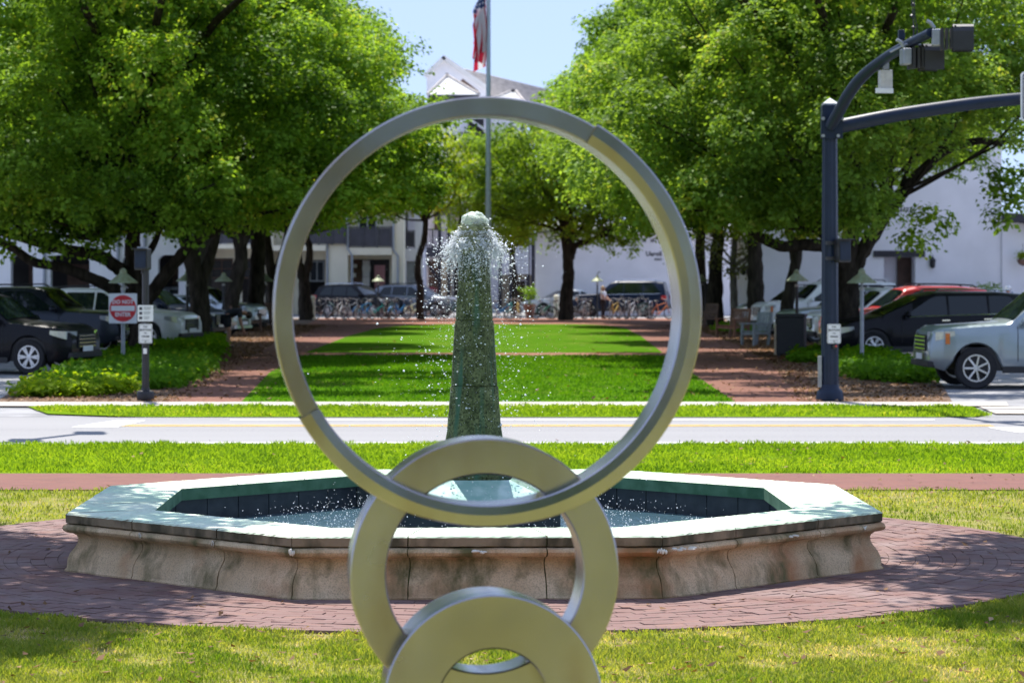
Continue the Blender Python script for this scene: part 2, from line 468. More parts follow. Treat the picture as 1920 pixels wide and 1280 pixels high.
    mx = t.nodes.new('ShaderNodeMixShader'); t.links.new(noise(t, 26, 3, None, 0.42, 0.62), mx.inputs[0])
    t.links.new(b.outputs[0], mx.inputs[1]); t.links.new(tr.outputs[0], mx.inputs[2]); t.links.new(mx.outputs[0], t.nodes['Material Output'].inputs[0])
    A['dome'] = m
    # brushed steel
    m, t, b = nt('brushed_steel')
    b.inputs['Metallic'].default_value = 1.0
    c = rgbmix(t, noise(t, 1.6, 3, None, 0.3, 0.7), (0.325, 0.312, 0.33), (0.475, 0.458, 0.48))
    c = rgbmix(t, noise(t, 2.6, 5, (1, 1, .5), 0.52, 0.78), c, (0.27, 0.20, 0.14))
    t.links.new(c, b.inputs['Base Color'])
    mr = t.nodes.new('ShaderNodeMapRange'); mr.inputs[3].default_value = 0.18; mr.inputs[4].default_value = 0.28
    t.links.new(noise(t, 3.5, 2, None, 0.3, 0.7), mr.inputs[0]); t.links.new(mr.outputs[0], b.inputs['Roughness'])
    b.inputs['Anisotropic'].default_value = 0.5
    tn = t.nodes.new('ShaderNodeTangent'); tn.direction_type = 'RADIAL'; tn.axis = 'Y'; t.links.new(tn.outputs[0], b.inputs['Tangent'])
    A['steel'] = m
    A['weld'] = mat('weld_bead', (0.30, 0.27, 0.22), 0.5, 1.0, var=0.3, scale=40)
    A['bark'] = mat('bark', (0.022, 0.018, 0.014), 0.95, var=0.3, scale=7, col2=(0.06, 0.048, 0.038), spec=0.1, bump=0.9, bscale=18, stretch=(1, 1, 0.3))
    A['bark_pale'] = mat('bark_pale', (0.12, 0.10, 0.085), 0.95, var=0.3, scale=7, col2=(0.24, 0.21, 0.18), bump=0.6, bscale=18, stretch=(1, 1, 0.3))
    A['leaf'] = leafmat('oak_leaf', (0.028, 0.080, 0.010), (0.265, 0.450, 0.058), (0.40, 0.46, 0.07), 0.50, 0.5)
    A['leaf_b'] = leafmat('oak_leaf_olive', (0.030, 0.080, 0.014), (0.265, 0.430, 0.075), (0.36, 0.42, 0.10), 0.50, 0.5)
    A['leaf_fork'] = leafmat('forked_oak_leaf', (0.05, 0.12, 0.014), (0.25, 0.40, 0.05), (0.38, 0.43, 0.06), 0.55, 0.5)
    A['leaf_y'] = leafmat('young_leaf', (0.12, 0.22, 0.015), (0.33, 0.43, 0.03), (0.46, 0.46, 0.04), 0.58)
    A['leaf_p'] = leafmat('pale_leaf', (0.09, 0.13, 0.04), (0.22, 0.26, 0.09), (0.3, 0.3, 0.13), 0.55)
    A['cover'] = leafmat('groundcover_leaf', (0.03, 0.11, 0.006), (0.13, 0.28, 0.014), (0.34, 0.38, 0.02), 0.55, 0.6)
    A['cover_y'] = leafmat('bright_groundcover_leaf', (0.13, 0.25, 0.01), (0.28, 0.40, 0.02), (0.45, 0.44, 0.03), 0.55, 0.6)
    A['wall_white'] = mat('white_stucco', (0.82, 0.82, 0.84), 0.9, var=0.04, scale=1.2)
    A['wall_lilac'] = mat('cool_white_stucco', (0.85, 0.82, 0.87), 0.9, var=0.05, scale=0.8)
    A['wall_cream'] = mat('cream_stucco', (0.76, 0.71, 0.57), 0.9, var=0.05, scale=1.0)
    A['wall_tan'] = mat('tan_stucco', (0.50, 0.40, 0.28), 0.9, var=0.08, scale=1.0)
    A['timber_dark'] = mat('dark_timber', (0.035, 0.032, 0.042), 0.7, var=0.2, scale=3)
    A['timber_brown'] = mat('brown_timber', (0.10, 0.055, 0.04), 0.7, var=0.25, scale=4)
    A['rail'] = mat('rail_panel', (0.055, 0.055, 0.07), 0.6, var=0.15, scale=3)
    A['shingle'] = mat('weathered_shingle', (0.36, 0.33, 0.31), 0.9, var=0.25, scale=3, col2=(0.52, 0.48, 0.45))
    A['roof_white'] = mat('white_roof', (0.72, 0.71, 0.68), 0.8, var=0.06, scale=2)
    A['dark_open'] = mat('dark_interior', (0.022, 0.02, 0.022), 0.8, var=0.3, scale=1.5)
    A['window'] = mat('window_glass', (0.03, 0.035, 0.045), 0.08, var=0.2, scale=0.8, spec=0.8)
    A['downpipe'] = mat('downpipe', (0.30, 0.33, 0.38), 0.5, var=0.1)
    A['navy_pole'] = mat('navy_powder_coat', (0.009, 0.018, 0.042), 0.42, var=0.12, scale=5, spec=0.3)
    A['black_metal'] = mat('black_metal', (0.018, 0.018, 0.022), 0.45, var=0.15)
    A['grey_metal'] = mat('grey_metal', (0.30, 0.32, 0.35), 0.45, 0.6, var=0.12)
    A['pole_grey'] = mat('pale_pole', (0.42, 0.47, 0.51), 0.4, 0.4, var=0.06)
    A['box_grey'] = mat('pale_box', (0.48, 0.47, 0.45), 0.6, var=0.12, scale=12)
    A['copper'] = mat('verdigris_copper', (0.22, 0.22, 0.12), 0.6, 0.3, var=0.25, scale=9, col2=(0.28, 0.33, 0.22))
    A['sign_white'] = mat('sign_white', (0.70, 0.71, 0.74), 0.5, var=0.04)
    A['sign_red'] = mat('sign_red', (0.56, 0.018, 0.028), 0.5, var=0.06)
    A['sign_ink'] = mat('sign_ink', (0.05, 0.05, 0.07), 0.6, var=0)
    A['teak'] = mat('teak', (0.15, 0.085, 0.055), 0.75, var=0.3, scale=5, stretch=(1, 6, 6))
    A['teak_grey'] = mat('weathered_teak', (0.24, 0.27, 0.28), 0.8, var=0.2, scale=5)
    A['tyre'] = mat('tyre', (0.016, 0.016, 0.018), 0.85, var=0.2)
    A['rim'] = mat('alloy', (0.60, 0.61, 0.63), 0.3, 0.8, var=0.06)
    A['chrome'] = mat('chrome', (0.75, 0.76, 0.78), 0.12, 1.0, var=0)
    A['trim_black'] = mat('black_plastic', (0.018, 0.018, 0.02), 0.6, var=0.1)
    A['lamp_clear'] = mat('headlight', (0.55, 0.58, 0.60), 0.1, 0.3, var=0.1, scale=20, coat=1.0)
    A['lamp_amber'] = mat('amber_lens', (0.6, 0.16, 0.03), 0.2, var=0)
    A['lamp_red'] = mat('red_lens', (0.45, 0.015, 0.02), 0.2, var=0, coat=1.0)
    m, t, b = nt('car_glass')
    b.inputs['Base Color'].default_value = (0.008, 0.014, 0.016, 1); b.inputs['Roughness'].default_value = 0.05; b.inputs['Specular IOR Level'].default_value = 0.45
    A['glass'] = m
    def paint(name, col, metal=0.0): A[name] = mat(name, col, 0.30, metal, var=0.03, scale=3, coat=0.7 if max(col) > 0.06 else 0.12, spec=0.5 if max(col) > 0.06 else 0.12)
    paint('paint_black', (0.010, 0.010, 0.013)); paint('paint_navy', (0.012, 0.020, 0.045)); paint('paint_darkgrey', (0.035, 0.042, 0.055), 0.4)
    paint('paint_white', (0.72, 0.73, 0.74)); paint('paint_silver', (0.42, 0.47, 0.50), 0.6); paint('paint_iceblue', (0.29, 0.345, 0.38), 0.5)
    paint('paint_red', (0.50, 0.02, 0.03)); paint('paint_blue', (0.03, 0.08, 0.22), 0.3); paint('paint_grey', (0.16, 0.18, 0.22), 0.4)
    for n, c in (('teal', (0.0, 0.36, 0.36)), ('blue', (0.02, 0.22, 0.52)), ('black', (0.02, 0.02, 0.025)), ('orange', (0.60, 0.17, 0.02)), ('yellow', (0.55, 0.36, 0.02)),
                 ('green', (0.01, 0.15, 0.11)), ('silver', (0.55, 0.56, 0.58)), ('cream', (0.62, 0.66, 0.50)), ('darkgreen', (0.02, 0.09, 0.09))):
        A['bike_' + n] = mat('bike_' + n, c, 0.35, var=0.05, coat=0.5)
    A['skin'] = mat('skin', (0.48, 0.25, 0.17), 0.6, var=0.08)
    A['cloth_black'] = mat('dark_cloth', (0.02, 0.022, 0.032), 0.9, var=0.2)
    A['cloth_white'] = mat('white_cloth', (0.70, 0.72, 0.76), 0.9, var=0.05)
    A['cloth_pink'] = mat('pink_cloth', (0.55, 0.28, 0.30), 0.9, var=0.05)
    A['hair_blonde'] = mat('blonde_hair', (0.45, 0.30, 0.15), 0.6, var=0.2, scale=20)
    A['hair_dark'] = mat('dark_hair', (0.03, 0.02, 0.015), 0.6, var=0.2)
    A['cloth_orange'] = mat('shorts_cloth', (0.10, 0.09, 0.09), 0.9, var=0.1)
    A['bin_green'] = mat('bin_grey_green', (0.16, 0.20, 0.20), 0.6, var=0.15)
    A['terracotta'] = mat('terracotta', (0.24, 0.13, 0.10), 0.8, var=0.15)
    A['flower_red'] = mat('red_flower', (0.35, 0.02, 0.06), 0.7, var=0.2)
    # flag: red and white stripes by V, blue canton with a grid of white stars
    m, t, b = nt('flag_cloth')
    uv = t.nodes.new('ShaderNodeUVMap'); sx = t.nodes.new('ShaderNodeSeparateXYZ'); t.links.new(uv.outputs[0], sx.inputs[0])
    def mathn(op, a, b2):
        n = t.nodes.new('ShaderNodeMath'); n.operation = op
        for i, v in enumerate((a, b2)):
            if v is None: continue
            if hasattr(v, 'is_output'): t.links.new(v, n.inputs[i])
            else: n.inputs[i].default_value = v
        return n.outputs[0]
    st = mathn('GREATER_THAN', mathn('MODULO', mathn('MULTIPLY', sx.outputs[1], 6.5), 1.0), 0.5)
    col = rgbmix(t, st, (0.55, 0.02, 0.05), (0.78, 0.76, 0.78))
    vo = t.nodes.new('ShaderNodeTexVoronoi'); mp = t.nodes.new('ShaderNodeMapping'); mp.inputs['Scale'].default_value = (15, 17, 1); t.links.new(uv.outputs[0], mp.inputs[0]); t.links.new(mp.outputs[0], vo.inputs[0])
    vo.inputs['Scale'].default_value = 1.0; vo.inputs['Randomness'].default_value = 0.0
    star = mathn('LESS_THAN', vo.outputs['Distance'], 0.26)
    can = rgbmix(t, star, (0.02, 0.05, 0.16), (0.7, 0.7, 0.75))
    isc = mathn('MULTIPLY', mathn('LESS_THAN', sx.outputs[0], 0.4), mathn('GREATER_THAN', sx.outputs[1], 0.4615))
    t.links.new(rgbmix(t, isc, col, can), b.inputs['Base Color']); b.inputs['Roughness'].default_value = 0.8
    tr = t.nodes.new('ShaderNodeBsdfTranslucent'); mx = t.nodes.new('ShaderNodeMixShader'); mx.inputs[0].default_value = 0.5
    t.links.new(b.inputs['Base Color'].links[0].from_socket, tr.inputs[0]); t.links.new(b.outputs[0], mx.inputs[1]); t.links.new(tr.outputs[0], mx.inputs[2]); t.links.new(mx.outputs[0], t.nodes['Material Output'].inputs[0])
    A['flag'] = m
build_mats()
# ------------------------------------------------------------------ ground, road, lawns, paths
rng = np.random.default_rng(7)
random.seed(7)
strip('ground', [(-80, -400, 400), (70, -400, 400), (140, -400, 400), (900, -1500, 1500)], -0.012, MAT['asphalt'])
strip('grass_lawn', [(-60, -90, 90), (34.75, -90, 90)], 0.0, MAT['grass_near'])
strip('brick_path', [(27.65, -60, 60), (29.85, -60, 60)], 0.012, MAT['brick_path'])
strip('grass_verge', [(29.9, -60, 60), (34.75, -60, 60)], 0.008, MAT['grass_mid'])
strip('road', [(34.8, -140, 140), (41.05, -140, 140)], 0.004, MAT['road'])
def marking(name, poly, m):
    b = MB(); b.add([(x, y, 0.009) for x, y in poly], [tuple(range(len(poly)))])
    o = b.build(name, m); o['kind'] = 'structure'
    if o.data.polygons[0].normal.z < 0: o.data.flip_normals()
    return o
def line(name, x0, x1, d0, d1, m): return marking(name, [(x0, d0), (x1, d0), (x1, d1), (x0, d1)], m)
line('road_edge_line', -4.95, 60, 35.05, 35.22, MAT['line_white'])
line('road_edge_line', -4.2, 6.3, 40.3, 40.45, MAT['line_white'])
line('road_centre_line', -5.7, 6.9, 38.72, 38.85, MAT['line_yellow'])
line('road_centre_line', -5.6, 6.9, 38.97, 39.1, MAT['line_yellow'])
marking('stop_bar', [(gx(135, 38.6), 38.5), (gx(222, 38.6), 38.5), (gx(272, 40.2), 40.25), (gx(218, 40.2), 40.25)], MAT['line_white'])
marking('stop_bar', [(6.95, 37.3), (9.6, 37.3), (9.4, 38.5), (6.75, 38.5)], MAT['line_white'])
strip('grass_strip', [(41.1, -5.6, 7.0), (42.0, -7.2, 7.4), (44.2, -7.9, 7.5)], 0.012, MAT['grass_mid'])
strip('sidewalk', [(44.2, -8.6, 8.1), (45.5, -8.6, 8.3)], 0.02, MAT['concrete'])
strip('driveway_apron', [(42.0, 7.5, 8.3), (44.1, 7.6, 8.9)], 0.012, MAT['concrete'])
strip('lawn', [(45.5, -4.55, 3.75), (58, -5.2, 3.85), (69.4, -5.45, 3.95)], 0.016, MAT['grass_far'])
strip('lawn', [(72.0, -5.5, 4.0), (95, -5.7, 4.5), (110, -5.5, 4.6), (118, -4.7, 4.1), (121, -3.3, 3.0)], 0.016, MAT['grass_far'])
strip('brick_walk', [(69.3, -5.6, 4.1), (72.1, -5.6, 4.1)], 0.012, MAT['brick_far'])
strip('brick_walk', [(45.5, -5.85, -4.4), (61, -6.8, -5.2), (83, -8.3, -5.3), (121, -9.4, -4.5)], 0.008, MAT['brick_walk'])
strip('brick_walk', [(45.5, 3.6, 5.15), (61, 3.8, 6.6), (83, 3.9, 7.7), (121, 2.8, 8.4)], 0.008, MAT['brick_walk'])
strip('brick_walk', [(120.5, -11, 10), (141, -11.5, 10)], 0.004, MAT['brick_far'])
strip('mulch_bed', [(45.5, -8.7, -5.7), (50, -9.2, -6.0), (61, -10.2, -6.7), (73, -10.5, -7.6), (83, -10.3, -8.2), (121, -11.5, -9.2), (141, -12, -10)], 0.006, MAT['mulch'])
strip('mulch_bed', [(45.5, 5.0, 7.4), (53, 5.7, 8.4), (61, 6.4, 9.0), (70, 7.0, 9.2), (83, 7.5, 9.4), (121, 8.2, 10.2), (141, 9.5, 11)], 0.006, MAT['mulch'])

def quads_mesh(name, base, tip, width, side, mat_, tint, up_bend=None, parent=None):
    """Many blade or leaf shaped faces as one mesh: base -> tip with a widest point between them."""
    n = len(base); mid = base * 0.5 + tip * 0.5
    if up_bend is not None: mid = mid + up_bend
    V = np.empty((n, 4, 3), np.float32)
    V[:, 0] = base; V[:, 1] = mid + side * width[:, None]; V[:, 2] = tip; V[:, 3] = mid - side * width[:, None]
    me = bpy.data.meshes.new(name)
    me.vertices.add(n * 4); me.vertices.foreach_set('co', V.ravel())
    me.loops.add(n * 4); me.loops.foreach_set('vertex_index', np.arange(n * 4, dtype=np.int32))
    me.polygons.add(n); me.polygons.foreach_set('loop_start', np.arange(0, n * 4, 4, dtype=np.int32))
    at = me.attributes.new('tint', 'FLOAT', 'POINT'); at.data.foreach_set('value', np.repeat(tint.astype(np.float32), 4))
    me.materials.append(mat_)
    me.update(calc_edges=True)
    return me

def vnoise(x, y, s, seed=0):
    r = np.random.default_rng(seed); out = np.zeros_like(x)
    for k in range(7):
        a, b, ph = r.normal(size=3); f = s * (1 + k * 0.55)
        out += np.sin((a * x + b * y) * f + ph * 9) / (1 + 0.4 * k)
    return out / 2.4

def blades(name, n, x0, x1, d0, d1, h, w, mat_, keep=None, dry=0.5, label=None):
    x = rng.uniform(x0, x1, n); y = np.sqrt(rng.uniform(d0 ** 2, d1 ** 2, n)) if d1 - d0 > 8 else rng.uniform(d0, d1, n)
    if keep is not None:
        k = keep(x, y); x, y = x[k], y[k]
    n = len(x)
    bald = 0.55 * vnoise(x, y, 1.6, 3) + 0.55 * vnoise(x, y, 4.3, 8); k = rng.uniform(0, 1, n) < np.clip(0.75 - 0.55 * bald, 0.12, 1); x, y, bald = x[k], y[k], bald[k]; n = len(x)
    tint = np.clip(0.25 + 0.3 * vnoise(x, y, 0.9, 5) + dry * np.clip(bald, 0, 1) + rng.normal(0, 0.10, n), 0, 0.8)
    base = np.stack([x, y, np.full(n, 0.0)], 1)
    az = rng.uniform(0, 2 * PI, n); hh = h * rng.uniform(0.4, 1.2, n) * np.clip(1.0 - 0.45 * bald, 0.35, 1.3)
    lean = rng.uniform(0.2, 1.1, n)
    tip = base + np.stack([np.cos(az) * lean * hh, np.sin(az) * lean * hh, hh], 1)
    a2 = az + PI / 2 + rng.normal(0, 0.5, n)
    side = np.stack([np.cos(a2), np.sin(a2), np.zeros(n)], 1)
    me = quads_mesh(name, base, tip, w * rng.uniform(0.6, 1.3, n), side, mat_, tint, np.stack([0 * x, 0 * x, hh * 0.18], 1))
    o = link(bpy.data.objects.new(name, me)); o['kind'] = 'stuff'
    if label: o['label'] = label
    return o

FX, FD = -0.30, 21.5                        # fountain centre
PLAZA_R = 4.78
def off_plaza(x, y): return (x - FX) ** 2 + (y - FD) ** 2 > (PLAZA_R - 0.035 + 0.025 * np.sin(x * 9) + 0.02 * np.sin(x * 23 + y * 17)) ** 2
blades('grass', 210000, -3.7, 3.9, 14.2, 18.6, 0.040, 0.0037, MAT['blade'], off_plaza, 0.85, 'thin patchy grass with straw coloured blades in front of the brick plaza')
blades('grass', 90000, -6.0, 6.2, 18.0, 27.6, 0.045, 0.0055, MAT['blade'], off_plaza, 0.6, 'sunlit grass beside the fountain, between plaza and brick path')
blades('grass', 110000, -7.2, 7.4, 29.9, 34.7, 0.06, 0.0075, MAT['blade_mid'], None, 0.2, 'bright green verge between brick path and road')
blades('grass', 40000, -7.6, 7.3, 41.2, 44.1, 0.065, 0.010, MAT['blade_mid'], lambda x, y: (x > -8.5 + (44 - y) * 0.9), 0.2, 'narrow grass strip between the road and the sidewalk')

blades('grass', 70000, -5.3, 4.0, 45.6, 69.2, 0.06, 0.012, MAT['blade_lawn'], lambda x, y: (x > -4.45 - (y - 45.5) * .035) & (x < 3.75), 0.1, 'clipped green lawn between the two brick walks')
# fallen leaves: small curled brown leaves on the near grass and on the paving, and the litter under the trees
def litter(name, pts, size, mat_, label, lift=0.02):
    x, y, z = pts; n = len(x)
    az = rng.uniform(0, 2 * PI, n); L = size * rng.uniform(0.5, 1.3, n)
    base = np.stack([x, y, z + lift * rng.uniform(0.3, 1, n)], 1)
    tip = base + np.stack([np.cos(az) * L, np.sin(az) * L, L * rng.uniform(-0.1, 0.45, n)], 1)
    side = np.stack([-np.sin(az), np.cos(az), rng.normal(0, 0.35, n)], 1)
    me = quads_mesh(name, base, tip, L * 0.26, side, mat_, rng.uniform(0, 0.7, n), np.stack([0 * x, 0 * x, -L * 0.1], 1))
    o = link(bpy.data.objects.new(name, me)); o['kind'] = 'stuff'; o['label'] = label
    return o
n = 420; x = rng.uniform(-3.4, 3.8, n); y = rng.uniform(14.3, 18.0, n); k = off_plaza(x, y); x, y = x[k], y[k]
litter('fallen_leaves', (x, y, 0 * x + 0.03), 0.055, MAT['litter'], 'dry brown leaves scattered on the near grass')
n = 700; x = rng.uniform(-5.5, 6.5, n); y = rng.uniform(18.0, 35.0, n); k = off_plaza(x, y) & ((rng.uniform(0, 1, n) < 0.15) | (x > 2.5)); x, y = x[k], y[k]
litter('fallen_leaves', (x, y, 0 * x + 0.04), 0.06, MAT['litter'], 'dry leaves on the grass beside and behind the fountain')
a = rng.uniform(0, 2 * PI, 90); r = rng.uniform(3.4, 4.7, 90)
litter('fallen_leaves', (FX + r * np.cos(a), FD + r * np.sin(a), 0 * a + 0.035), 0.06, MAT['litter'], 'a few dry leaves lying on the brick plaza', 0.006)
def bed_points(n, rows):
    d = np.array([q[0] for q in rows]); a = np.array([q[1] for q in rows]); b = np.array([q[2] for q in rows])
    y = rng.uniform(d[0], d[-1], n); t = rng.uniform(0, 1, n); x0 = np.interp(y, d, a); x1 = np.interp(y, d, b)
    return x0 + (x1 - x0) * t, y, np.array([terr(v) for v in y])
LB = [(45.6, -8.6, -5.6), (50, -9.1, -5.8), (61, -10.0, -6.2), (73, -10.4, -6.8), (83, -10.2, -7.3), (119, -11, -8.2)]
RB = [(45.6, 4.9, 7.3), (53, 5.4, 8.3), (61, 5.9, 8.9), (70, 6.3, 9.1), (83, 6.8, 9.3), (119, 7.6, 10.0)]
litter('leaf_litter', bed_points(22000, LB), 0.085, MAT['litter'], 'carpet of dry brown leaves under the trees by the do not enter sign')
litter('leaf_litter', bed_points(22000, RB), 0.085, MAT['litter'], 'carpet of dry brown leaves around the navy mast pole and benches')
n = 2600; y = rng.uniform(45.8, 119, n); sd = rng.uniform(0, 1, n); lft = rng.uniform(0, 1, n) < .5
x = np.where(lft, np.interp(y, [45, 61, 83, 121], [-5.8, -6.8, -8.2, -9.3]) + (1 - sd ** .5) * 2.6, np.interp(y, [45, 61, 83, 121], [5.1, 6.5, 7.6, 8.3]) - (1 - sd ** .5) * 2.8)
litter('leaf_litter', (x, y, np.array([terr(v) for v in y]) + 0.012), 0.085, MAT['litter'], 'brown leaves blown over the edges of the shaded brick walks')
n = 500; x = rng.uniform(-5, 4.3, n); y = rng.uniform(45.6, 118, n); k = (x > 1.0) | (rng.uniform(0, 1, n) < 0.25)
litter('leaf_litter', (x[k], y[k], np.array([terr(v) for v in y[k]]) + 0.03), 0.10, MAT['litter'], 'scattered pale leaves on the far lawn')

# ------------------------------------------------------------------ brick plaza: concentric courses round the fountain
plaza = MB().lathe([(0.0, 0.004), (PLAZA_R - 0.09, 0.004), (PLAZA_R - 0.09, -0.01)], (FX, FD, 0), 96).build('brick_plaza', MAT['joint'])
plaza['kind'] = 'structure'
bricks = []
r0 = 2.95; course = 0
while r0 + 0.1 < PLAZA_R:
    rm = r0 + 0.05; nb = int(2 * PI * rm / 0.204); off = (course % 2) * 0.5 + 0.13 * course
    for i in range(nb):
        a = 2 * PI * (i + off) / nb
        bricks.append((rm, a, 2 * PI * rm / nb - 0.004))
    r0 += 0.1035; course += 1
def brick_key(b):
    x, y = FX + b[0] * math.cos(b[1]), FD + b[0] * math.sin(b[1])
    if y > 18.6 or abs(x * F / y) > 980: return 1e9
    return y
bricks.sort(key=brick_key)
bm_proto = MB().bx(-0.1, 0.1, -0.05, 0.05, 0.0, 0.018).mesh('brick', MAT['paving'])
for k, (rm, a, w) in enumerate(bricks[:300]):
    o = bpy.data.objects.new('brick', bm_proto); link(o, plaza)
    o.location = (FX + rm * math.cos(a), FD + rm * math.sin(a), 0.004 + random.uniform(-0.002, 0.004))
    o.rotation_euler = (random.gauss(0, 0.012), random.gauss(0, 0.012), a + PI / 2 + random.gauss(0, 0.012))
    o.scale = (w / 0.2, 1.0, 1.0)
mb = MB()
for rm, a, w in bricks[300:]:
    m_ = Euler((random.gauss(0, 0.01), random.gauss(0, 0.01), a + PI / 2)).to_matrix()
    mb.box((FX + rm * math.cos(a), FD + rm * math.sin(a), 0.013 + random.uniform(-0.002, 0.004)), (w, 0.1, 0.018), m_)
o = mb.build('brick_courses', MAT['paving'], plaza); o['kind'] = 'stuff'

# ------------------------------------------------------------------ fountain
FROT = R(1.2)
fountain = root('fountain', 'octagonal stone fountain with a mossy green obelisk spouting water', 'fountain', (FX, FD, 0), FROT)
def octa(r_ap, k, z):
    """Corner k of the octagon of apothem r_ap (corner 0 and 7 bound the front side)."""
    rc = r_ap / math.cos(PI / 8); a = -PI / 2 + PI / 8 + k * PI / 4
    return Vector((rc * math.cos(a), rc * math.sin(a), z))
AO, AI = 3.05, 2.42
WALL = [(3.055, 0.0), (3.06, 0.03), (3.045, 0.045), (3.04, 0.10), (3.02, 0.145), (2.985, 0.185), (2.965, 0.215), (2.962, 0.245), (2.975, 0.268), (2.995, 0.276), (2.995, 0.284),
        (3.04, 0.287), (3.066, 0.300), (3.075, 0.318), (3.066, 0.336), (3.04, 0.346), (2.95, 0.347), (2.6, 0.347), (2.6, 0.0)]
CAP = [(2.42, 0.350), (3.035, 0.350), (3.05, 0.356), (3.052, 0.413), (3.04, 0.424), (2.7, 0.427), (2.44, 0.424), (2.42, 0.414)]
def side_piece(prof, k, t0, t1, seg=1, rough=0.0, seed=0):
    """A length of an octagon side: the profile swept between fractions t0 and t1 of side k, mitred at the corners."""
    rr = random.Random(seed); m = MB(); rows = []
    for s in range(seg + 1):
        t = t0 + (t1 - t0) * s / seg; row = []
        for r_, z in prof:
            p = octa(r_, k - 1, z).lerp(octa(r_, k, z), t)
            if rough: p += Vector((rr.uniform(-rough, rough), rr.uniform(-rough, rough), rr.uniform(-rough, rough) * 0.8))
            row.append(p)
        rows.append(row + [row[0]])
    m.grid(rows); n = len(prof)
    m.f.append(tuple(range(n))); m.f.append(tuple(reversed(range(len(rows) * (n + 1) - (n + 1), len(rows) * (n + 1) - 1)))); m.m += [0, 0]
    return m
WALL = [(r_, z * 1.075) for r_, z in WALL]; CAP = [(r_, z + 0.028) for r_, z in CAP]
cuts = [(0.0012, 0.3110), (0.3145, 0.6855), (0.6890, 0.9988)]
for k in range(8):                                          # mossy mortar standing back between the blocks
    side_piece([(r_ - 0.012, min(z, 0.372)) for r_, z in WALL], k, 0.0, 1.0, 6).build('mortar_core', MAT['joint_moss'], fountain, smooth=True)
    side_piece([(2.44, 0.384), (3.03, 0.384), (3.035, 0.440), (2.44, 0.440)], k, 0.0, 1.0, 2).build('cap_joint', MAT['joint_moss'], fountain)
for k in range(8):
    for j, (t0, t1) in enumerate(cuts):
        side_piece(WALL, k, t0, t1, 14, 0.002, k * 10 + j).build('wall_block', MAT['stone'], fountain, smooth=True)
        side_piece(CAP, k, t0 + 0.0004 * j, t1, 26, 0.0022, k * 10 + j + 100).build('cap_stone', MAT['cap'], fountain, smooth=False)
# sun flecks on the bead, put in as small pale lumps
def fleck(k, t, w, h):
    m = MB(); p = octa(3.07, k - 1, 0.349).lerp(octa(3.07, k, 0.349), t); d = (octa(1, k, 0) - octa(1, k - 1, 0)).normalized()
    for i in range(9):
        m.ball(p + d * random.uniform(-w, w) + Vector((0, 0, random.uniform(-h, h) * 0.6)) , (random.uniform(0.3, 0.7) * w * 0.6, 0.022, h * random.uniform(0.6, 1.0)), 7, 5)
    return m.build('sun_fleck', MAT['bead_fleck'], fountain, smooth=True)
fleck(0, 0.50, 0.05, 0.012); fleck(0, 0.995, 0.03, 0.018); fleck(0, 0.005, 0.02, 0.02); fleck(7, 0.68, 0.012, 0.016); fleck(7, 0.36, 0.012, 0.016); fleck(1, 0.08, 0.11, 0.012); fleck(1, 0.56, 0.05, 0.010); fleck(1, 0.9, 0.02, 0.012)
# basin lining: an algae-green lip under the cap, then dark tiles down to below the water
for k in range(8):
    m = MB(); m.add([octa(2.417, k - 1, 0.447), octa(2.417, k, 0.447), octa(2.417, k, 0.350), octa(2.417, k - 1, 0.350), octa(2.45, k - 1, 0.350), octa(2.45, k, 0.350)], [(0, 1, 2, 3), (3, 2, 5, 4)])
    m.build('basin_lip', MAT['cap_inner'], fountain)
    for j in range(6):
        t0, t1 = j / 6 + 0.002, (j + 1) / 6 - 0.002; m = MB()
        a, b = octa(2.47, k - 1, 0).lerp(octa(2.47, k, 0), t0), octa(2.47, k - 1, 0).lerp(octa(2.47, k, 0), t1)
        a2, b2 = octa(2.51, k - 1, 0).lerp(octa(2.51, k, 0), t0), octa(2.51, k - 1, 0).lerp(octa(2.51, k, 0), t1)
        z0, z1 = Vector((0, 0, 0.02)), Vector((0, 0, 0.36))
        m.add([a + z0, b + z0, b + z1, a + z1, a2 + z0, b2 + z0, b2 + z1, a2 + z1], [(0, 1, 2, 3), (4, 7, 6, 5), (0, 4, 5, 1), (3, 2, 6, 7), (0, 3, 7, 4), (1, 5, 6, 2)])
        m.build('basin_tile', MAT['tile_dark'], fountain)
m = MB(); m.f = [tuple(range(8))]; m.v = [tuple(octa(2.5, k, 0.018)) for k in range(8)]; m.m = [0]
m.build('basin_floor', MAT['tile_dark'], fountain)
# raised square plinth with a sloping wet top
q = 0.66
m = MB().bx(-q, q, -q, q, 0.0, 0.40); m.build('plinth', MAT['tile_dark'], fountain, bevel=0.006)
m = MB(); rows = []
for r_, z in [(q + 0.03, 0.402), (q + 0.03, 0.435), (0.55, 0.50), (0.42, 0.56), (0.30, 0.615)]:
    n4 = 10; row = []
    for s in range(4):
        c0 = Vector((math.cos(PI / 4 + s * PI / 2), math.sin(PI / 4 + s * PI / 2), 0)) * r_ * math.sqrt(2); c1 = Vector((math.cos(PI / 4 + (s + 1) * PI / 2), math.sin(PI / 4 + (s + 1) * PI / 2), 0)) * r_ * math.sqrt(2)
        for i in range(n4):
            p = c0.lerp(c1, i / n4); rd = r_ / max(p.length, 1e-6)
            p = p * (1 - 0.55 * (1 - r_ / q)) + p * rd * 0.55 * (1 - r_ / q) if r_ < q else p
            row.append((p.x, p.y, z))
    rows.append(row + [row[0]])
m.grid(rows); m.build('plinth_top', MAT['plinth_top'], fountain, smooth=True)
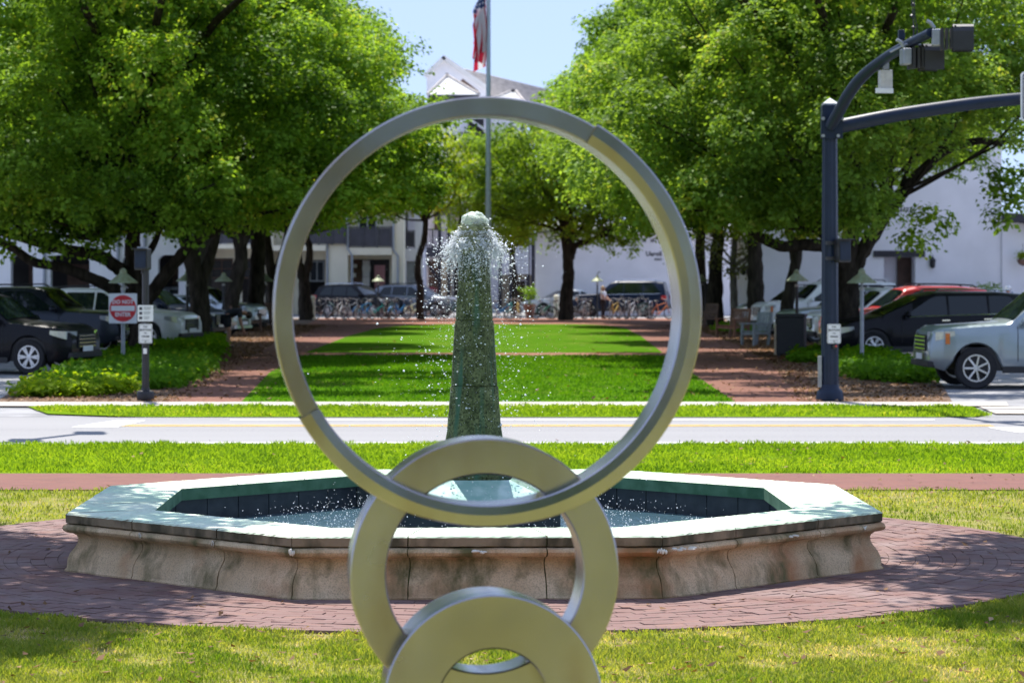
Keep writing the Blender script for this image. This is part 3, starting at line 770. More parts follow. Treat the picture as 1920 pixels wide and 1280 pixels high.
# obelisk drums: eight-sided, flaring at the foot, with recessed joints
def drum(prof, name='obelisk_drum'):
    m = MB(); n = 8; sub = 4; rows = []
    fine = []
    for (r0, z0), (r1, z1) in zip(prof, prof[1:]):
        kk = max(1, int(abs(z1 - z0) / 0.03))
        fine += [(r0 + (r1 - r0) * i / kk, z0 + (z1 - z0) * i / kk) for i in range(kk)]
    fine.append(prof[-1])
    for r_, z in fine:
        row = []
        for k in range(n):
            c0 = Vector((math.cos(PI / 8 + k * PI / 4), math.sin(PI / 8 + k * PI / 4), 0)); c1 = Vector((math.cos(PI / 8 + (k + 1) * PI / 4), math.sin(PI / 8 + (k + 1) * PI / 4), 0))
            for i in range(sub):
                p = c0.lerp(c1, i / sub); p = p.lerp(p.normalized(), 0.3) * r_ * 1.05 * (1 + random.gauss(0, 0.008)); row.append((p.x, p.y, z))
        rows.append(row + [row[0]])
    m.grid(rows); nn = n * sub + 1
    m.f += [tuple(range(nn - 1)), tuple(range((len(rows) - 1) * nn, len(rows) * nn - 1))]; m.m += [0, 0]
    return m.build(name, MAT['moss'], fountain, smooth=True)
drum([(0.285, 0.600), (0.275, 0.66), (0.262, 0.72), (0.250, 0.78), (0.236, 0.86), (0.224, 0.94), (0.214, 1.02), (0.203, 1.14), (0.196, 1.25), (0.190, 1.335), (0.183, 1.342)])
drum([(0.176, 1.342), (0.184, 1.350), (0.176, 1.50), (0.167, 1.66), (0.158, 1.80), (0.153, 1.855), (0.147, 1.861)])
drum([(0.141, 1.861), (0.148, 1.870), (0.138, 2.02), (0.127, 2.18), (0.118, 2.31), (0.113, 2.385)])
cap = MB().lathe([(0.115, 2.385), (0.150, 2.405), (0.166, 2.43), (0.168, 2.475), (0.158, 2.495), (0.128, 2.50), (0.118, 2.515), (0.120, 2.56), (0.128, 2.575), (0.126, 2.600), (0.105, 2.608), (0.09, 2.635), (0.055, 2.66), (0.03, 2.665)], n=28)
cap.v = [(x * (1 + 0.05 * math.sin(7 * math.atan2(y, x)) + random.gauss(0, 0.012)), y * (1 + 0.05 * math.sin(7 * math.atan2(y, x)) + random.gauss(0, 0.012)), z + random.gauss(0, 0.003)) for x, y, z in cap.v]
cap.build('spout_head', MAT['moss_pale'], fountain, smooth=True)
# water in the basin
m = MB(); m.v = [tuple(octa(2.46, k, 0.17)) for k in range(8)]; m.f = [tuple(range(8))]; m.m = [0]
o = m.build('pool_water', MAT['pool']); o.location = (FX, FD, 0); o.rotation_euler = (0, 0, FROT); o['kind'] = 'structure'; o['label'] = 'grey blue water in the fountain basin'

# splashing water: dome, hanging sheets and strands, flying drops
def octahedra(C, Rr, stretch=None):
    """Many small eight-sided drops as one mesh (vertices, faces)."""
    n = len(C); small = Rr.max() < 0.0065
    base = np.array([(1, 0, 0), (0, 1, 0), (-1, 0, 0), (0, -1, 0), (0, 0, 1), (0, 0, -1), (.62, .62, .45), (-.62, .62, .45), (-.62, -.62, .45), (.62, -.62, .45), (.62, .62, -.45), (-.62, .62, -.45), (-.62, -.62, -.45), (.62, -.62, -.45)], float)
    fc = np.array([(0, 6, 9), (0, 13, 10), (0, 9, 13), (0, 10, 6), (1, 7, 6), (1, 10, 11), (1, 6, 10), (1, 11, 7), (2, 8, 7), (2, 11, 12), (2, 7, 11), (2, 12, 8), (3, 9, 8), (3, 12, 13), (3, 8, 12), (3, 13, 9), (4, 6, 7), (4, 7, 8), (4, 8, 9), (4, 9, 6), (5, 11, 10), (5, 12, 11), (5, 13, 12), (5, 10, 13)])
    if small: base = base[:6] * 1.12; fc = np.array([(0, 1, 4), (1, 2, 4), (2, 3, 4), (3, 0, 4), (1, 0, 5), (2, 1, 5), (3, 2, 5), (0, 3, 5)])
    nb = len(base)
    V = base[None] * Rr[:, None, None] * rng.uniform(0.7, 1.25, (n, nb, 1))
    if stretch is not None: V = V + stretch[:, None, :] * (base @ (np.array([[0], [0], [1.0]])))[None] * Rr[:, None, None]
    V = V + C[:, None, :]
    Fc = fc[None] + (np.arange(n) * nb)[:, None, None]
    return V.reshape(-1, 3), Fc.reshape(-1, 3)
def drops_object(name, C, Rr, label, stretch=None):
    if stretch is None: stretch = np.zeros((len(C), 3))
    big = Rr >= 0.0063; V, Fc = octahedra(C[~big], Rr[~big], stretch[~big])
    if big.any():
        V2, F2 = octahedra(C[big], Rr[big], stretch[big]); Fc = np.concatenate([Fc, F2 + len(V)]); V = np.concatenate([V, V2])
    me = bpy.data.meshes.new(name); me.from_pydata(V.tolist(), [], Fc.tolist()); me.materials.append(MAT['splash'])
    me.polygons.foreach_set('use_smooth', [True] * len(me.polygons))
    o = link(bpy.data.objects.new(name, me)); o['kind'] = 'stuff'; o['label'] = label
    return o
def ballistic(n, tmax, vr, z0, r0, tpow=1.0):
    a = rng.uniform(0, 2 * PI, n); v = np.abs(rng.normal(0.0, vr, n)) + 0.10; t = tmax * rng.uniform(0.02, 1, n) ** tpow
    vz = rng.normal(0.25, 0.35, n)
    lump = 0.35 + 0.8 * np.abs(np.cos(a)) + 0.3 * np.sin(a * 11)
    r_ = r0 + v * t * np.clip(lump, 0.3, 2); z = z0 + vz * t - 4.9 * t * t + rng.normal(0, 0.02, n)
    C = np.stack([FX + r_ * np.cos(a), FD + r_ * np.sin(a), z], 1)
    vel = np.stack([v * np.cos(a), v * np.sin(a), vz - 9.8 * t], 1)
    return C, vel
C1, v1 = ballistic(3400, 0.24, 0.50, 2.46, 0.15, 0.8)
C2, v2 = ballistic(3600, 0.60, 0.50, 2.46, 0.15, 0.75)
C3, v3 = ballistic(900, 0.62, 0.78, 2.46, 0.15, 0.8)
C = np.concatenate([C1, C2, C3]); vel = np.concatenate([v1, v2, v3])
ok = C[:, 2] > 0.55; C, vel = C[ok], vel[ok]
Rr = 0.0020 + 0.0090 * rng.uniform(0, 1, len(C)) ** 5.0
drops_object('water_drops', C, Rr, 'white drops of water flying off the head of the obelisk', vel / 9.8 * 3.0 * rng.uniform(0, 1.0, (len(C), 1)))
n = 5200; a = rng.uniform(0, 2 * PI, n); r_ = np.abs(rng.normal(0, 0.85, n)) + 0.25; ok = r_ < 2.35; a, r_ = a[ok], r_[ok]
C = np.stack([FX + r_ * np.cos(a), FD + r_ * np.sin(a), 0.18 + np.abs(rng.normal(0, 0.16, len(a))) * np.clip(1.5 - r_ * 0.55, 0.3, 1.5)], 1)
drops_object('pool_spray', C, 0.0022 + 0.004 * rng.uniform(0, 1, len(a)) ** 3, 'fine white spray bouncing above the pool around the obelisk')
def beads(path_fn, n, r_of, out):
    for k in range(n):
        t = k / max(1, n - 1); c = path_fn(t); r_ = r_of(t) * random.uniform(0.45, 1.5)
        out.append((c[0] + random.gauss(0, r_ * .5), c[1] + random.gauss(0, r_ * .5), c[2] + random.gauss(0, r_ * .6), r_))
blobs = []; dirs = []
for i in range(1500):                                        # torn sheets: chains of beads of water thrown off the two ledges
    a = random.uniform(0, 2 * PI); lump = 0.25 + 0.85 * abs(math.cos(a)) ** 1.5 + 0.3 * math.sin(9 * a)
    if random.random() > 0.35 + 0.65 * abs(math.cos(a)): continue
    v = (abs(random.gauss(0, 0.33)) + 0.06) * max(0.25, lump); vz = random.uniform(-0.1, 0.45); t0 = random.uniform(0, 0.10); t1 = t0 + random.uniform(0.02, 0.10)
    up = random.random() < 0.35; z0 = 2.56 if up else 2.46; r0 = 0.115 if up else 0.158
    def fn(t, a=a, v=v, vz=vz, t0=t0, t1=t1, z0=z0, r0=r0):
        tt = t0 + (t1 - t0) * t; rr_ = r0 + v * tt; return (FX + rr_ * math.cos(a + .1 * t), FD + rr_ * math.sin(a + .1 * t), z0 + vz * tt - 4.9 * tt * tt)
    big = 0.0020 + 0.0085 * random.random() ** 2.4
    n0 = len(blobs); beads(fn, random.randint(3, 8), lambda t, big=big: big * (1 - .55 * t), blobs); dirs += [(v * math.cos(a), v * math.sin(a), vz - 9.8 * (t0 + t1) / 2)] * (len(blobs) - n0)
for i in range(110):                                        # longer ribbons of water falling clear of the column
    a = random.choice((0, PI)) + random.gauss(0, .75); v = random.uniform(.10, .75); vz = random.uniform(-.1, .5); t0 = random.uniform(0.0, .12); t1 = t0 + random.uniform(.08, .16)
    def fn(t, a=a, v=v, vz=vz, t0=t0, t1=t1):
        tt = t0 + (t1 - t0) * t; rr_ = .155 + v * tt; return (FX + rr_ * math.cos(a + .15 * t), FD + rr_ * math.sin(a + .15 * t), 2.46 + vz * tt - 4.9 * tt * tt)
    n0 = len(blobs); beads(fn, 22, lambda t: .0058 * (1 - .6 * t), blobs); dirs += [(v * math.cos(a), v * math.sin(a), vz - 9.8 * (t0 + t1) / 2)] * (len(blobs) - n0)
for i in range(340):                                        # water clinging to the drum below the ledge, thinning downwards
    a = random.uniform(0, 2 * PI); z = 2.42 - abs(random.gauss(0, 0.10)); L = random.uniform(0.02, 0.14)
    def fn(t, a=a, z=z, L=L, i=i):
        zz = z - L * t; rc = 0.113 + (2.385 - zz) * 0.073 + 0.008; aa = a + .05 * math.sin(t * 5 + i); return (FX + rc * math.cos(aa), FD + rc * math.sin(aa), zz)
    beads(fn, random.randint(4, 10), lambda t: 0.0048 * (1 - .5 * t), blobs)
for i in range(420):                                        # froth lying on the ledges
    a = random.uniform(0, 2 * PI); lo = random.random() < 0.6; rc = random.gauss(0.160, .014) if lo else random.gauss(0.118, .012); zz = random.gauss(2.487, 0.022) if lo else random.gauss(2.575, 0.025)
    if math.sin(6 * a + (2 if lo else 0)) < -0.75: continue
    blobs.append((FX + rc * math.cos(a), FD + rc * math.sin(a), zz, random.uniform(0.004, 0.013)))
B_ = np.array(blobs); dirs += [(0, 0, -1.2)] * (len(blobs) - len(dirs))
o = drops_object('water_splash', B_[:, :3], B_[:, 3], 'torn white sheets and strands of water round the obelisk head', np.array(dirs) * rng.uniform(0, 1.3, (len(B_), 1)))
m = MB(); m.ball((0, 0, 0), 1.0, 26, 16)                    # the dome of water over the nozzle
vs = []
for x, y, z in m.v:
    w = 1 + 0.07 * math.sin(5 * x + 3 * z) * math.cos(6 * y + 2) + 0.05 * math.sin(13 * x + 9 * y) + random.gauss(0, 0.025)
    vs.append((FX + x * 0.108 * w, FD + y * 0.108 * w, 2.635 + z * (0.085 if z > 0 else 0.05) * w))
m.v = vs
o = m.build('water_dome', MAT['dome'], smooth=True); tag(o, 'bubbling white dome of water on top of the obelisk', 'water jet')

# ------------------------------------------------------------------ steel ring sculpture in front of the fountain
RD = 10.5; RS = RD / F
def rpos(px, py): return Vector((gx(px, RD), RD, gz(py, RD)))
ring_c = rpos(910, 581)
sculpt = root('ring_sculpture', 'brushed steel sculpture of three interlocking rings, large above small', 'sculpture', (ring_c.x, RD, 0), R(6.5))
def ring_mesh(cx, cz, ro, ri, y0, y1, a0=0, a1=360, n=120, ch=0.006, ridge=0.0):
    """A ring (or an arc of one) of square section with broken edges, standing in the XZ plane."""
    m = MB(); rid = ridge * (ro - ri); prof = [(ri + ch, y0 + rid * .8), (ri + (ro - ri) * .45, y0), (ro - ch, y0 + rid * .45), (ro, y0 + rid * .45 + ch), (ro, y1 - ch), (ro - ch, y1), (ri + ch, y1), (ri, y1 - ch), (ri, y0 + rid * .8 + ch)]
    full = abs(a1 - a0) >= 359.9; rows = []
    for i in range(n + 1):
        a = R(a0 + (a1 - a0) * i / n)
        row = [(cx + r_ * math.cos(a), y, cz + r_ * math.sin(a)) for r_, y in prof]; rows.append(row + [row[0]])
    m.grid(rows)
    if not full:
        k = len(prof); m.f += [tuple(range(k)), tuple(range(n * (k + 1), n * (k + 1) + k))]; m.m += [0, 0]
    return m
s = RS
big_cz = gz(581, RD)
ring_mesh(0, big_cz, 397 * s, 361 * s, -0.105, 0.105, 59.3, 209.8, 70, ridge=0.0).build('ring_arc', MAT['steel'], sculpt, smooth=6, label='upper left arc of the largest ring')
ring_mesh(0, big_cz, 402 * s, 361 * s, -0.122, 0.095, 209.8, 419.3, 90, ridge=0.075).build('ring_arc', MAT['steel'], sculpt, smooth=6, label='lower right arc of the largest ring, standing proud at its ends')
for a in (59.3, 209.8):
    ca, sa = math.cos(R(a)), math.sin(R(a))
    MB().bar((361 * s * ca, -0.108, big_cz + 361 * s * sa), (399 * s * ca, -0.108, big_cz + 399 * s * sa), 0.010).build('weld_seam', MAT['weld'], sculpt)
mid_cz = gz(1072, RD); off = (907 - 910) * s
ring_mesh(off, mid_cz, 252 * s, 185 * s, -0.055, 0.165).build('middle_ring', MAT['steel'], sculpt, smooth=6)
low_cz = gz(1309, RD); off2 = (917 - 910) * s
ring_mesh(off2, low_cz, 204 * s, 104 * s, -0.17, 0.06).build('small_ring', MAT['steel'], sculpt, smooth=6)
ring_mesh(off2, low_cz, 199 * s, 109 * s, 0.06, 0.20).build('small_ring_backing', MAT['steel'], sculpt, smooth=6)
MB().bx(-0.22, 0.22, -0.12, 0.14, 0.0, low_cz - 170 * s).build('foot_block', MAT['steel'], sculpt, bevel=0.01)
MB().bx(-0.5, 0.5, -0.35, 0.35, 0.0, 0.12).build('footing', MAT['concrete'], sculpt, bevel=0.01)
# ------------------------------------------------------------------ buildings
def wall_box(name, parent, x0, x1, y0, y1, z0, z1, m):
    return MB().bx(x0, x1, y0, y1, z0, z1).build(name, m, parent)

def wall_with_openings(name, parent, x0, x1, yf, th, z0, z1, holes, m, arch=0.0):
    """A wall facing the camera with real openings; holes = (xa, xb, za, zb)."""
    xs = sorted({x0, x1} | {h[0] for h in holes} | {h[1] for h in holes}); zs = sorted({z0, z1} | {h[2] for h in holes} | {h[3] for h in holes})
    b = MB()
    for xa, xb in zip(xs, xs[1:]):
        run = None
        for za, zb in zip(zs, zs[1:]):
            cx, cz = (xa + xb) / 2, (za + zb) / 2
            solid = not any(h[0] < cx < h[1] and h[2] < cz < h[3] for h in holes)
            if solid:
                if run is None: run = [za, zb]
                else: run[1] = zb
            if (not solid or zb == zs[-1]) and run is not None:
                b.bx(xa, xb, yf, yf + th, run[0], run[1]); run = None
    if arch:                                                  # rounded upper corners
        for xa, xb, za, zb in holes:
            for sgn, xc in ((1, xa), (-1, xb)):
                poly = [(xc, zb)] + [(xc + sgn * arch * (1 - math.cos(t)), zb - arch * (1 - math.sin(t))) for t in np.linspace(PI / 2, 0, 7)]
                b.prism(poly, yf + 0.001, yf + th - 0.001)
    return b.build(name, m, parent)

def window(parent, xa, xb, za, zb, y, frame_m, pane_m, nx=2, nz=1, name='window', fw=0.06):
    f = MB(); f.bx(xa, xb, y, y + 0.08, za, za + fw); f.bx(xa, xb, y, y + 0.08, zb - fw, zb)
    f.bx(xa, xa + fw, y, y + 0.08, za + fw, zb - fw); f.bx(xb - fw, xb, y, y + 0.08, za + fw, zb - fw)
    for i in range(1, nx):
        x = xa + (xb - xa) * i / nx; f.bx(x - fw / 2, x + fw / 2, y + 0.003, y + 0.077, za + fw, zb - fw)
    for i in range(1, nz):
        z = za + (zb - za) * i / nz; f.bx(xa + fw, xb - fw, y + 0.006, y + 0.074, z - fw / 3, z + fw / 3)
    fo = f.build(name, frame_m, parent)
    MB().bx(xa + 0.01, xb - 0.01, y + 0.035, y + 0.05, za + 0.01, zb - 0.01).build('pane', pane_m, fo)
    return fo

def rail(parent, xa, xb, y, z0, z1, n, m, balusters=False, post_m=None):
    """Balcony railing: posts, a top rail and either solid panels or thin balusters."""
    top = MB().bx(xa, xb, y - 0.05, y + 0.05, z1 - 0.07, z1).build('top_rail', post_m or m, parent)
    w = (xb - xa) / n
    for i in range(n + 1): MB().bx(xa + w * i - 0.05, xa + w * i + 0.05, y - 0.06, y + 0.06, z0, z1 + 0.02).build('rail_post', post_m or m, parent)
    for i in range(n):
        if balusters:
            b = MB(); k = max(3, int(w / 0.16))
            for j in range(1, k): b.bx(xa + w * i + w * j / k - 0.018, xa + w * i + w * j / k + 0.018, y - 0.018, y + 0.018, z0 + 0.1, z1 - 0.07)
            b.bx(xa + w * i, xa + w * (i + 1), y - 0.03, y + 0.03, z0 + 0.05, z0 + 0.1)
            b.build('balusters', m, parent)
        else:
            MB().bx(xa + w * i + 0.06, xa + w * (i + 1) - 0.06, y - 0.02, y + 0.02, z0 + 0.06, z1 - 0.09).build('rail_panel', m, parent)

def downpipe(parent, x, y, z0, z1, kink=None):
    pts = [(x, y, z1), (x, y, z0)]
    if kink is not None: pts = [(x, y, z1), (x, y, kink + 0.35), (x + 0.25, y, kink), (x + 0.25, y, z0)]
    MB().tube(pts, 0.06, 8).build('downpipe', MAT['downpipe'], parent)

# A: white arcaded building behind the left car park
d = 103.0; g = terr(d)
bA = root('arcade_building', 'white stucco building with dark arched openings behind the left car park', 'building', (0, d, 0))
X = lambda px: gx(px, d)
Z = lambda py: gz(py, d)
holes = []
for a, b in ((-190, -130), (-90, -30), (20, 62), (94, 168), (229, 252), (296, 344)): holes.append((X(a), X(b), g - 0.1, Z(478)))
for a, b in ((-60, -20), (30, 66), (128, 160), (206, 232), (308, 336)): holes.append((X(a), X(b), Z(446), Z(395)))
wall_with_openings('wall', bA, X(-260), X(349), 0, 0.5, g - 0.2, 10.5, holes, MAT['wall_white'])
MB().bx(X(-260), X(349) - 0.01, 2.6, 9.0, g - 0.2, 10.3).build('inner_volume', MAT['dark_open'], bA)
MB().bx(X(349) - 0.35, X(349) - 0.02, 0.52, 2.58, g - 0.2, 10.3).build('return_wall', MAT['wall_white'], bA)
MB().bx(X(-260), X(349) + 0.4, -0.5, 9.2, 10.5, 10.8).build('roof', MAT['shingle'], bA)
for a, b in ((30, 66), (128, 160), (206, 232), (308, 336)): window(bA, X(a) + 0.02, X(b) - 0.02, Z(446) + 0.02, Z(395) - 0.02, 0.2, MAT['grey_metal'], MAT['window'], 2, 2)
for p in (84, 222, 272): downpipe(bA, X(p), -0.09, g, 9)
for a, b in ((94, 168), (20, 62), (296, 344)):
    z0, z1 = g - 0.1, Z(478); MB().bx(X(a) + 0.25, X(b) - 0.3, 2.45, 2.55, z0, z1 - 0.35).build('door', MAT['timber_brown'], bA)
for a, b in ((62, 94), (168, 229), (252, 296)):
    MB().bx(X(a) + 0.1, X(b) - 0.1, -0.05, -0.005, g, g + 0.35).build('plinth_course', MAT['concrete'], bA)
# corner softening pieces give the openings their rounded heads
for xa, xb, za, zb in holes[:6]:
    m = MB()
    for sgn, xc in ((1, xa), (-1, xb)):
        poly = [(xc, zb)] + [(xc + sgn * 0.28 * (1 - math.cos(t)), zb - 0.28 * (1 - math.sin(t))) for t in np.linspace(PI / 2, 0, 6)]
        m.prism(poly, 0.02, 0.48)
    m.build('arch_corner', MAT['wall_white'], bA)

# B: cream building with balconies
d = 152.0; g = terr(d)
bB = root('cream_building', 'cream stucco building with charcoal balcony railings above the bicycles', 'building', (0, d, 0))
X = lambda px: gx(px, d); Z = lambda py: gz(py, d)
xl, xr = X(340), X(757)
holes = [(X(385), X(420), Z(458), Z(384)), (X(456), X(492), Z(458), Z(384)), (X(548), X(578), Z(458), Z(384)), (X(668), X(704), Z(462), Z(384)),
         (X(387), X(432), g - .1, Z(484)), (X(448), X(490), g - .1, Z(484)), (X(574), X(606), g - .1, Z(487)), (X(654), X(728), g - .1, Z(486))]
wall_with_openings('wall', bB, xl, xr, 1.6, 0.4, g - 0.2, 11.0, holes, MAT['wall_cream'])
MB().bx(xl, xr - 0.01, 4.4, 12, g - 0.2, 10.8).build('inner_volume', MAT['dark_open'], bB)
MB().bx(xl - 0.6, xr + 0.3, -0.8, 12.2, 11.0, 11.35).build('roof', MAT['shingle'], bB)
for a, b in ((371, 385), (612, 652), (735, 757), (500, 512)):
    MB().bx(X(a), X(b), -0.02, 1.58, g - 0.2, 10.9).build('pier', MAT['wall_cream'], bB)
MB().bx(X(385) + .01, X(500) - .01, -0.3, 1.59, Z(466), Z(458)).build('balcony_slab', MAT['wall_cream'], bB)
MB().bx(X(512) + .01, X(612) - .01, -0.3, 1.59, Z(470), Z(460)).build('balcony_slab', MAT['wall_cream'], bB)
MB().bx(X(652) + .01, X(735) - .01, -0.1, 1.59, Z(478), Z(465)).build('balcony_slab', MAT['wall_cream'], bB)
rail(bB, X(386), X(500), -0.2, Z(458), Z(424), 4, MAT['rail'])
rail(bB, X(548), X(648), -0.2, Z(459), Z(420), 4, MAT['rail'])
rail(bB, X(655), X(734), -0.05, Z(464), Z(425), 3, MAT['rail'])
for a, b in ((385, 420), (456, 492), (548, 578), (668, 704)): window(bB, X(a) + .02, X(b) - .02, Z(458 if a < 600 else 462) + .02, Z(384) - .02, 1.75, MAT['wall_white'], MAT['window'], 2, 3)
for a, b in ((387, 432), (448, 490)): window(bB, X(a) + .03, X(b) - .03, Z(522), Z(486), 1.8, MAT['timber_brown'], MAT['window'], 2, 2); 
window(bB, X(576), X(604), Z(528), Z(489), 1.8, MAT['grey_metal'], MAT['window'], 2, 1)
MB().bx(X(655), X(676), 1.72, 1.80, g, Z(488)).build('door', MAT['timber_brown'], bB)
MB().bx(X(658), X(664), 1.69, 1.72, Z(520), Z(512)).build('door_notice', MAT['sign_white'], bB)
MB().bx(X(657.5), X(666), 1.69, 1.72, Z(502), Z(495)).build('door_notice', MAT['sign_white'], bB)
MB().bx(X(676.5), X(690), 1.74, 1.82, g, Z(488)).build('shop_front_panel', MAT['wall_lilac'], bB)
MB().bx(X(696), X(716), 3.6, 3.7, g, Z(497)).build('shop_interior_wall', MAT['cloth_pink'], bB)
o = MB().ball((X(684), 1.5, Z(503)), (0.24, 0.05, 0.42), 16, 10).build('hanging_oval_sign', MAT['sign_white'], bB, smooth=True)
for p, k in ((614, None), (652, Z(478)), (738, Z(480)), (384, None)): downpipe(bB, X(p), -0.1, g, 10.5, k)

# C: narrow white bay
d = 156.0; g = terr(d)
bC = root('white_bay_building', 'narrow white building between the cream building and the timbered one', 'building', (0, d, 0))
X = lambda px: gx(px, d); Z = lambda py: gz(py, d)
wall_with_openings('wall', bC, X(757.5), X(791), 0, 0.4, g - .2, 10.5, [(X(760), X(778), Z(466), Z(384)), (X(762), X(781), g - .1, Z(489))], MAT['wall_white'])
MB().bx(X(757.5), X(791), 2.2, 9, g - .2, 10.3).build('inner_volume', MAT['wall_lilac'], bC)
rail(bC, X(760), X(778), 0.1, Z(465), Z(432), 1, MAT['rail'])
MB().bx(X(763), X(780), 0.25, 0.33, g, Z(490)).build('door', MAT['grey_metal'], bC)
MB().bx(X(757), X(792), -0.4, 9.2, 10.5, 10.8).build('roof', MAT['shingle'], bC)

# D: tall timbered building with tower roofs
d = 166.0; g = terr(d)
bD = root('timbered_building', 'tall lilac white building with dark timber balconies and weathered shingle roofs', 'building', (0, d, 0))
X = lambda px: gx(px, d); Z = lambda py: gz(py, d)
def hip(parent, xa, xb, ya, yb, z0, zt, ax, ay, m, over=0.5, ridge=0.0):
    b = MB(); xa -= over; xb += over; ya -= over; yb += over
    P = [(xa, ya, z0), (xb, ya, z0), (xb, yb, z0), (xa, yb, z0)]; T = [(ax - ridge, ay, zt), (ax + ridge, ay, zt)]
    # shingle courses: each slope stepped
    n = 9; faces = [(P[0], P[1], T[0], T[1]), (P[1], P[2], T[1], T[1]), (P[2], P[3], T[1], T[0]), (P[3], P[0], T[0], T[0])]
    for A_, B_, TA, TB in faces:
        A_, B_, TA, TB = map(Vector, (A_, B_, TA, TB))
        for i in range(n):
            p, q = A_.lerp(TA, i / n), B_.lerp(TB, i / n); p2, q2 = A_.lerp(TA, (i + 1) / n), B_.lerp(TB, (i + 1) / n); up = Vector((0, 0, 0.07))
            b.add([p + up, q + up, q2 + up * 0.3, p2 + up * 0.3, p, q], [(0, 1, 2, 3), (4, 5, 1, 0)])
    b.add(P, [(0, 3, 2, 1)])
    o = b.build('roof', m, parent)
    ridgem = MB()
    for p, t_ in ((P[0], T[0]), (P[1], T[1])): ridgem.tube([Vector(p) + Vector((0, 0, .08)), Vector(t_) + Vector((0, 0, .1))], 0.09, 6)
    ridgem.build('ridge_cap', MAT['shingle'], o)
    MB().bx(xa + .05, xb - .05, ya + .05, yb - .05, z0 - 0.42, z0 - 0.01).build('eave', MAT['timber_dark'], parent)
    MB().ball((ax, ay, zt + 0.12), 0.12, 8, 6).build('finial', MAT['timber_dark'], parent)
    return o
MB().bx(X(790), X(1000), 1.5, 10, g - .2, Z(372)).build('wall', MAT['wall_lilac'], bD)
MB().bx(X(806), X(894), 0.6, 9.8, Z(372), Z(185)).build('tower_wall', MAT['wall_lilac'], bD)
hip(bD, X(812), X(888), 0.6, 6, Z(178), Z(137), X(836), 3.2, MAT['roof_white'], 0.35)
MB().bx(X(894), X(985), 2.5, 9.6, Z(372), Z(198)).build('tower_wall', MAT['wall_lilac'], bD)
hip(bD, X(905), X(978), 2.5, 9, Z(196), Z(164), X(962), 5.0, MAT['roof_white'], 0.35, 0.2)
# rear gable: a steep white gable end with a long shingle roof running right
yb = 11.0; dd = d + yb
Xb = lambda px: gx(px, dd); Zb = lambda py: gz(py, dd)
MB().prism([(Xb(800), Zb(200)), (Xb(800), Zb(140)), (Xb(833), Zb(108)), (Xb(915), Zb(166)), (Xb(915), Zb(200))], yb, yb + 0.4).build('gable_wall', MAT['wall_white'], bD)
MB().bar((Xb(830), yb - 0.12, Zb(107)), (Xb(917), yb - 0.12, Zb(168)), 0.35, 0.28).build('barge_board', MAT['roof_white'], bD)
MB().bar((Xb(834), yb - 0.12, Zb(108)), (Xb(796), yb - 0.12, Zb(144)), 0.35, 0.28).build('barge_board', MAT['roof_white'], bD)
m = MB(); n = 12
P0, P1, T0, T1 = Vector((Xb(868), yb + 0.3, Zb(174))), Vector((Xb(1060), yb + 0.3, Zb(206))), Vector((Xb(842), yb + 5.0, Zb(112))), Vector((Xb(1060), yb + 5.0, Zb(166)))
for i in range(n):
    p, q, p2, q2 = P0.lerp(T0, i / n), P1.lerp(T1, i / n), P0.lerp(T0, (i + 1) / n), P1.lerp(T1, (i + 1) / n); up = Vector((0, 0, 0.1))
    m.add([p + up, q + up, q2, p2, p, q], [(0, 1, 2, 3), (4, 5, 1, 0)])
m.build('shingle_slope', MAT['shingle'], bD)
MB().bx(Xb(860), Xb(1060), yb + 0.5, yb + 0.9, Zb(230), Zb(208)).build('gable_wall', MAT['wall_white'], bD)
MB().prism([(X(852), Z(146)), (X(864), Z(134)), (X(895), Z(158)), (X(876), Z(158))], 6.5, 8.5).build('dormer', MAT['timber_brown'], bD)
# upper balcony recess with its slanting awning
MB().bx(X(879), X(907), 0.50, 0.58, Z(278), Z(222)).build('balcony_recess', MAT['dark_open'], bD)
MB().bx(X(870), X(877), 0.3, 0.57, Z(280), Z(222)).build('timber_post', MAT['wall_white'], bD)
MB().bar((X(880), -0.3, Z(224)), (X(912), -0.3, Z(246)), 0.9, 0.12).build('awning', MAT['roof_white'], bD)
rail(bD, X(862), X(908), -0.3, Z(276), Z(249), 3, MAT['timber_dark'], True)
MB().bx(X(858), X(912), -0.5, 0.58, Z(284), Z(276)).build('balcony_slab', MAT['timber_dark'], bD)
window(bD, X(842), X(856), Z(304), Z(282), 0.48, MAT['wall_white'], MAT['window'], 3, 1)
window(bD, X(846), X(864), Z(330), Z(312), 0.48, MAT['timber_brown'], MAT['window'], 2, 1)
# middle storey: shingled awning, striped screen, railing, french door
d2 = -2.2
m = MB()
for i in range(5):
    t0, t1 = i / 5, (i + 1) / 5; za, zb_ = Z(385) + (Z(370) - Z(385)) * t0, Z(385) + (Z(370) - Z(385)) * t1; ya, yb2 = d2 + 2.6 * t0, d2 + 2.6 * t1
    m.add([(X(796) + t0 * .5, ya, za + .06), (X(868) - t0 * 1.1, ya, za + .06), (X(868) - t1 * 1.1, yb2, zb_), (X(796) + t1 * .5, yb2, zb_), (X(796) + t0 * .5, ya, za), (X(868) - t0 * 1.1, ya, za)], [(0, 1, 2, 3), (4, 5, 1, 0)])
m.build('shingled_awning', MAT['roof_white'], bD)
for i in range(9):
    xa = X(829 + i * 4.4); MB().bx(xa, xa + 0.075, -0.3, -0.24, Z(404), Z(386)).build('screen_slat', MAT['timber_dark'], bD)
MB().bx(X(824), X(872), -0.2, -0.12, Z(405), Z(385)).build('screen_backing', MAT['wall_lilac'], bD)
MB().bx(X(813), X(820), 1.2, 1.49, Z(430), Z(386)).build('shutter', MAT['timber_brown'], bD)
for p in (797, 826, 843, 873): MB().bx(X(p) - .10, X(p) + .10, d2, d2 + 0.2, g, Z(386)).build('timber_post', MAT['timber_dark'], bD)
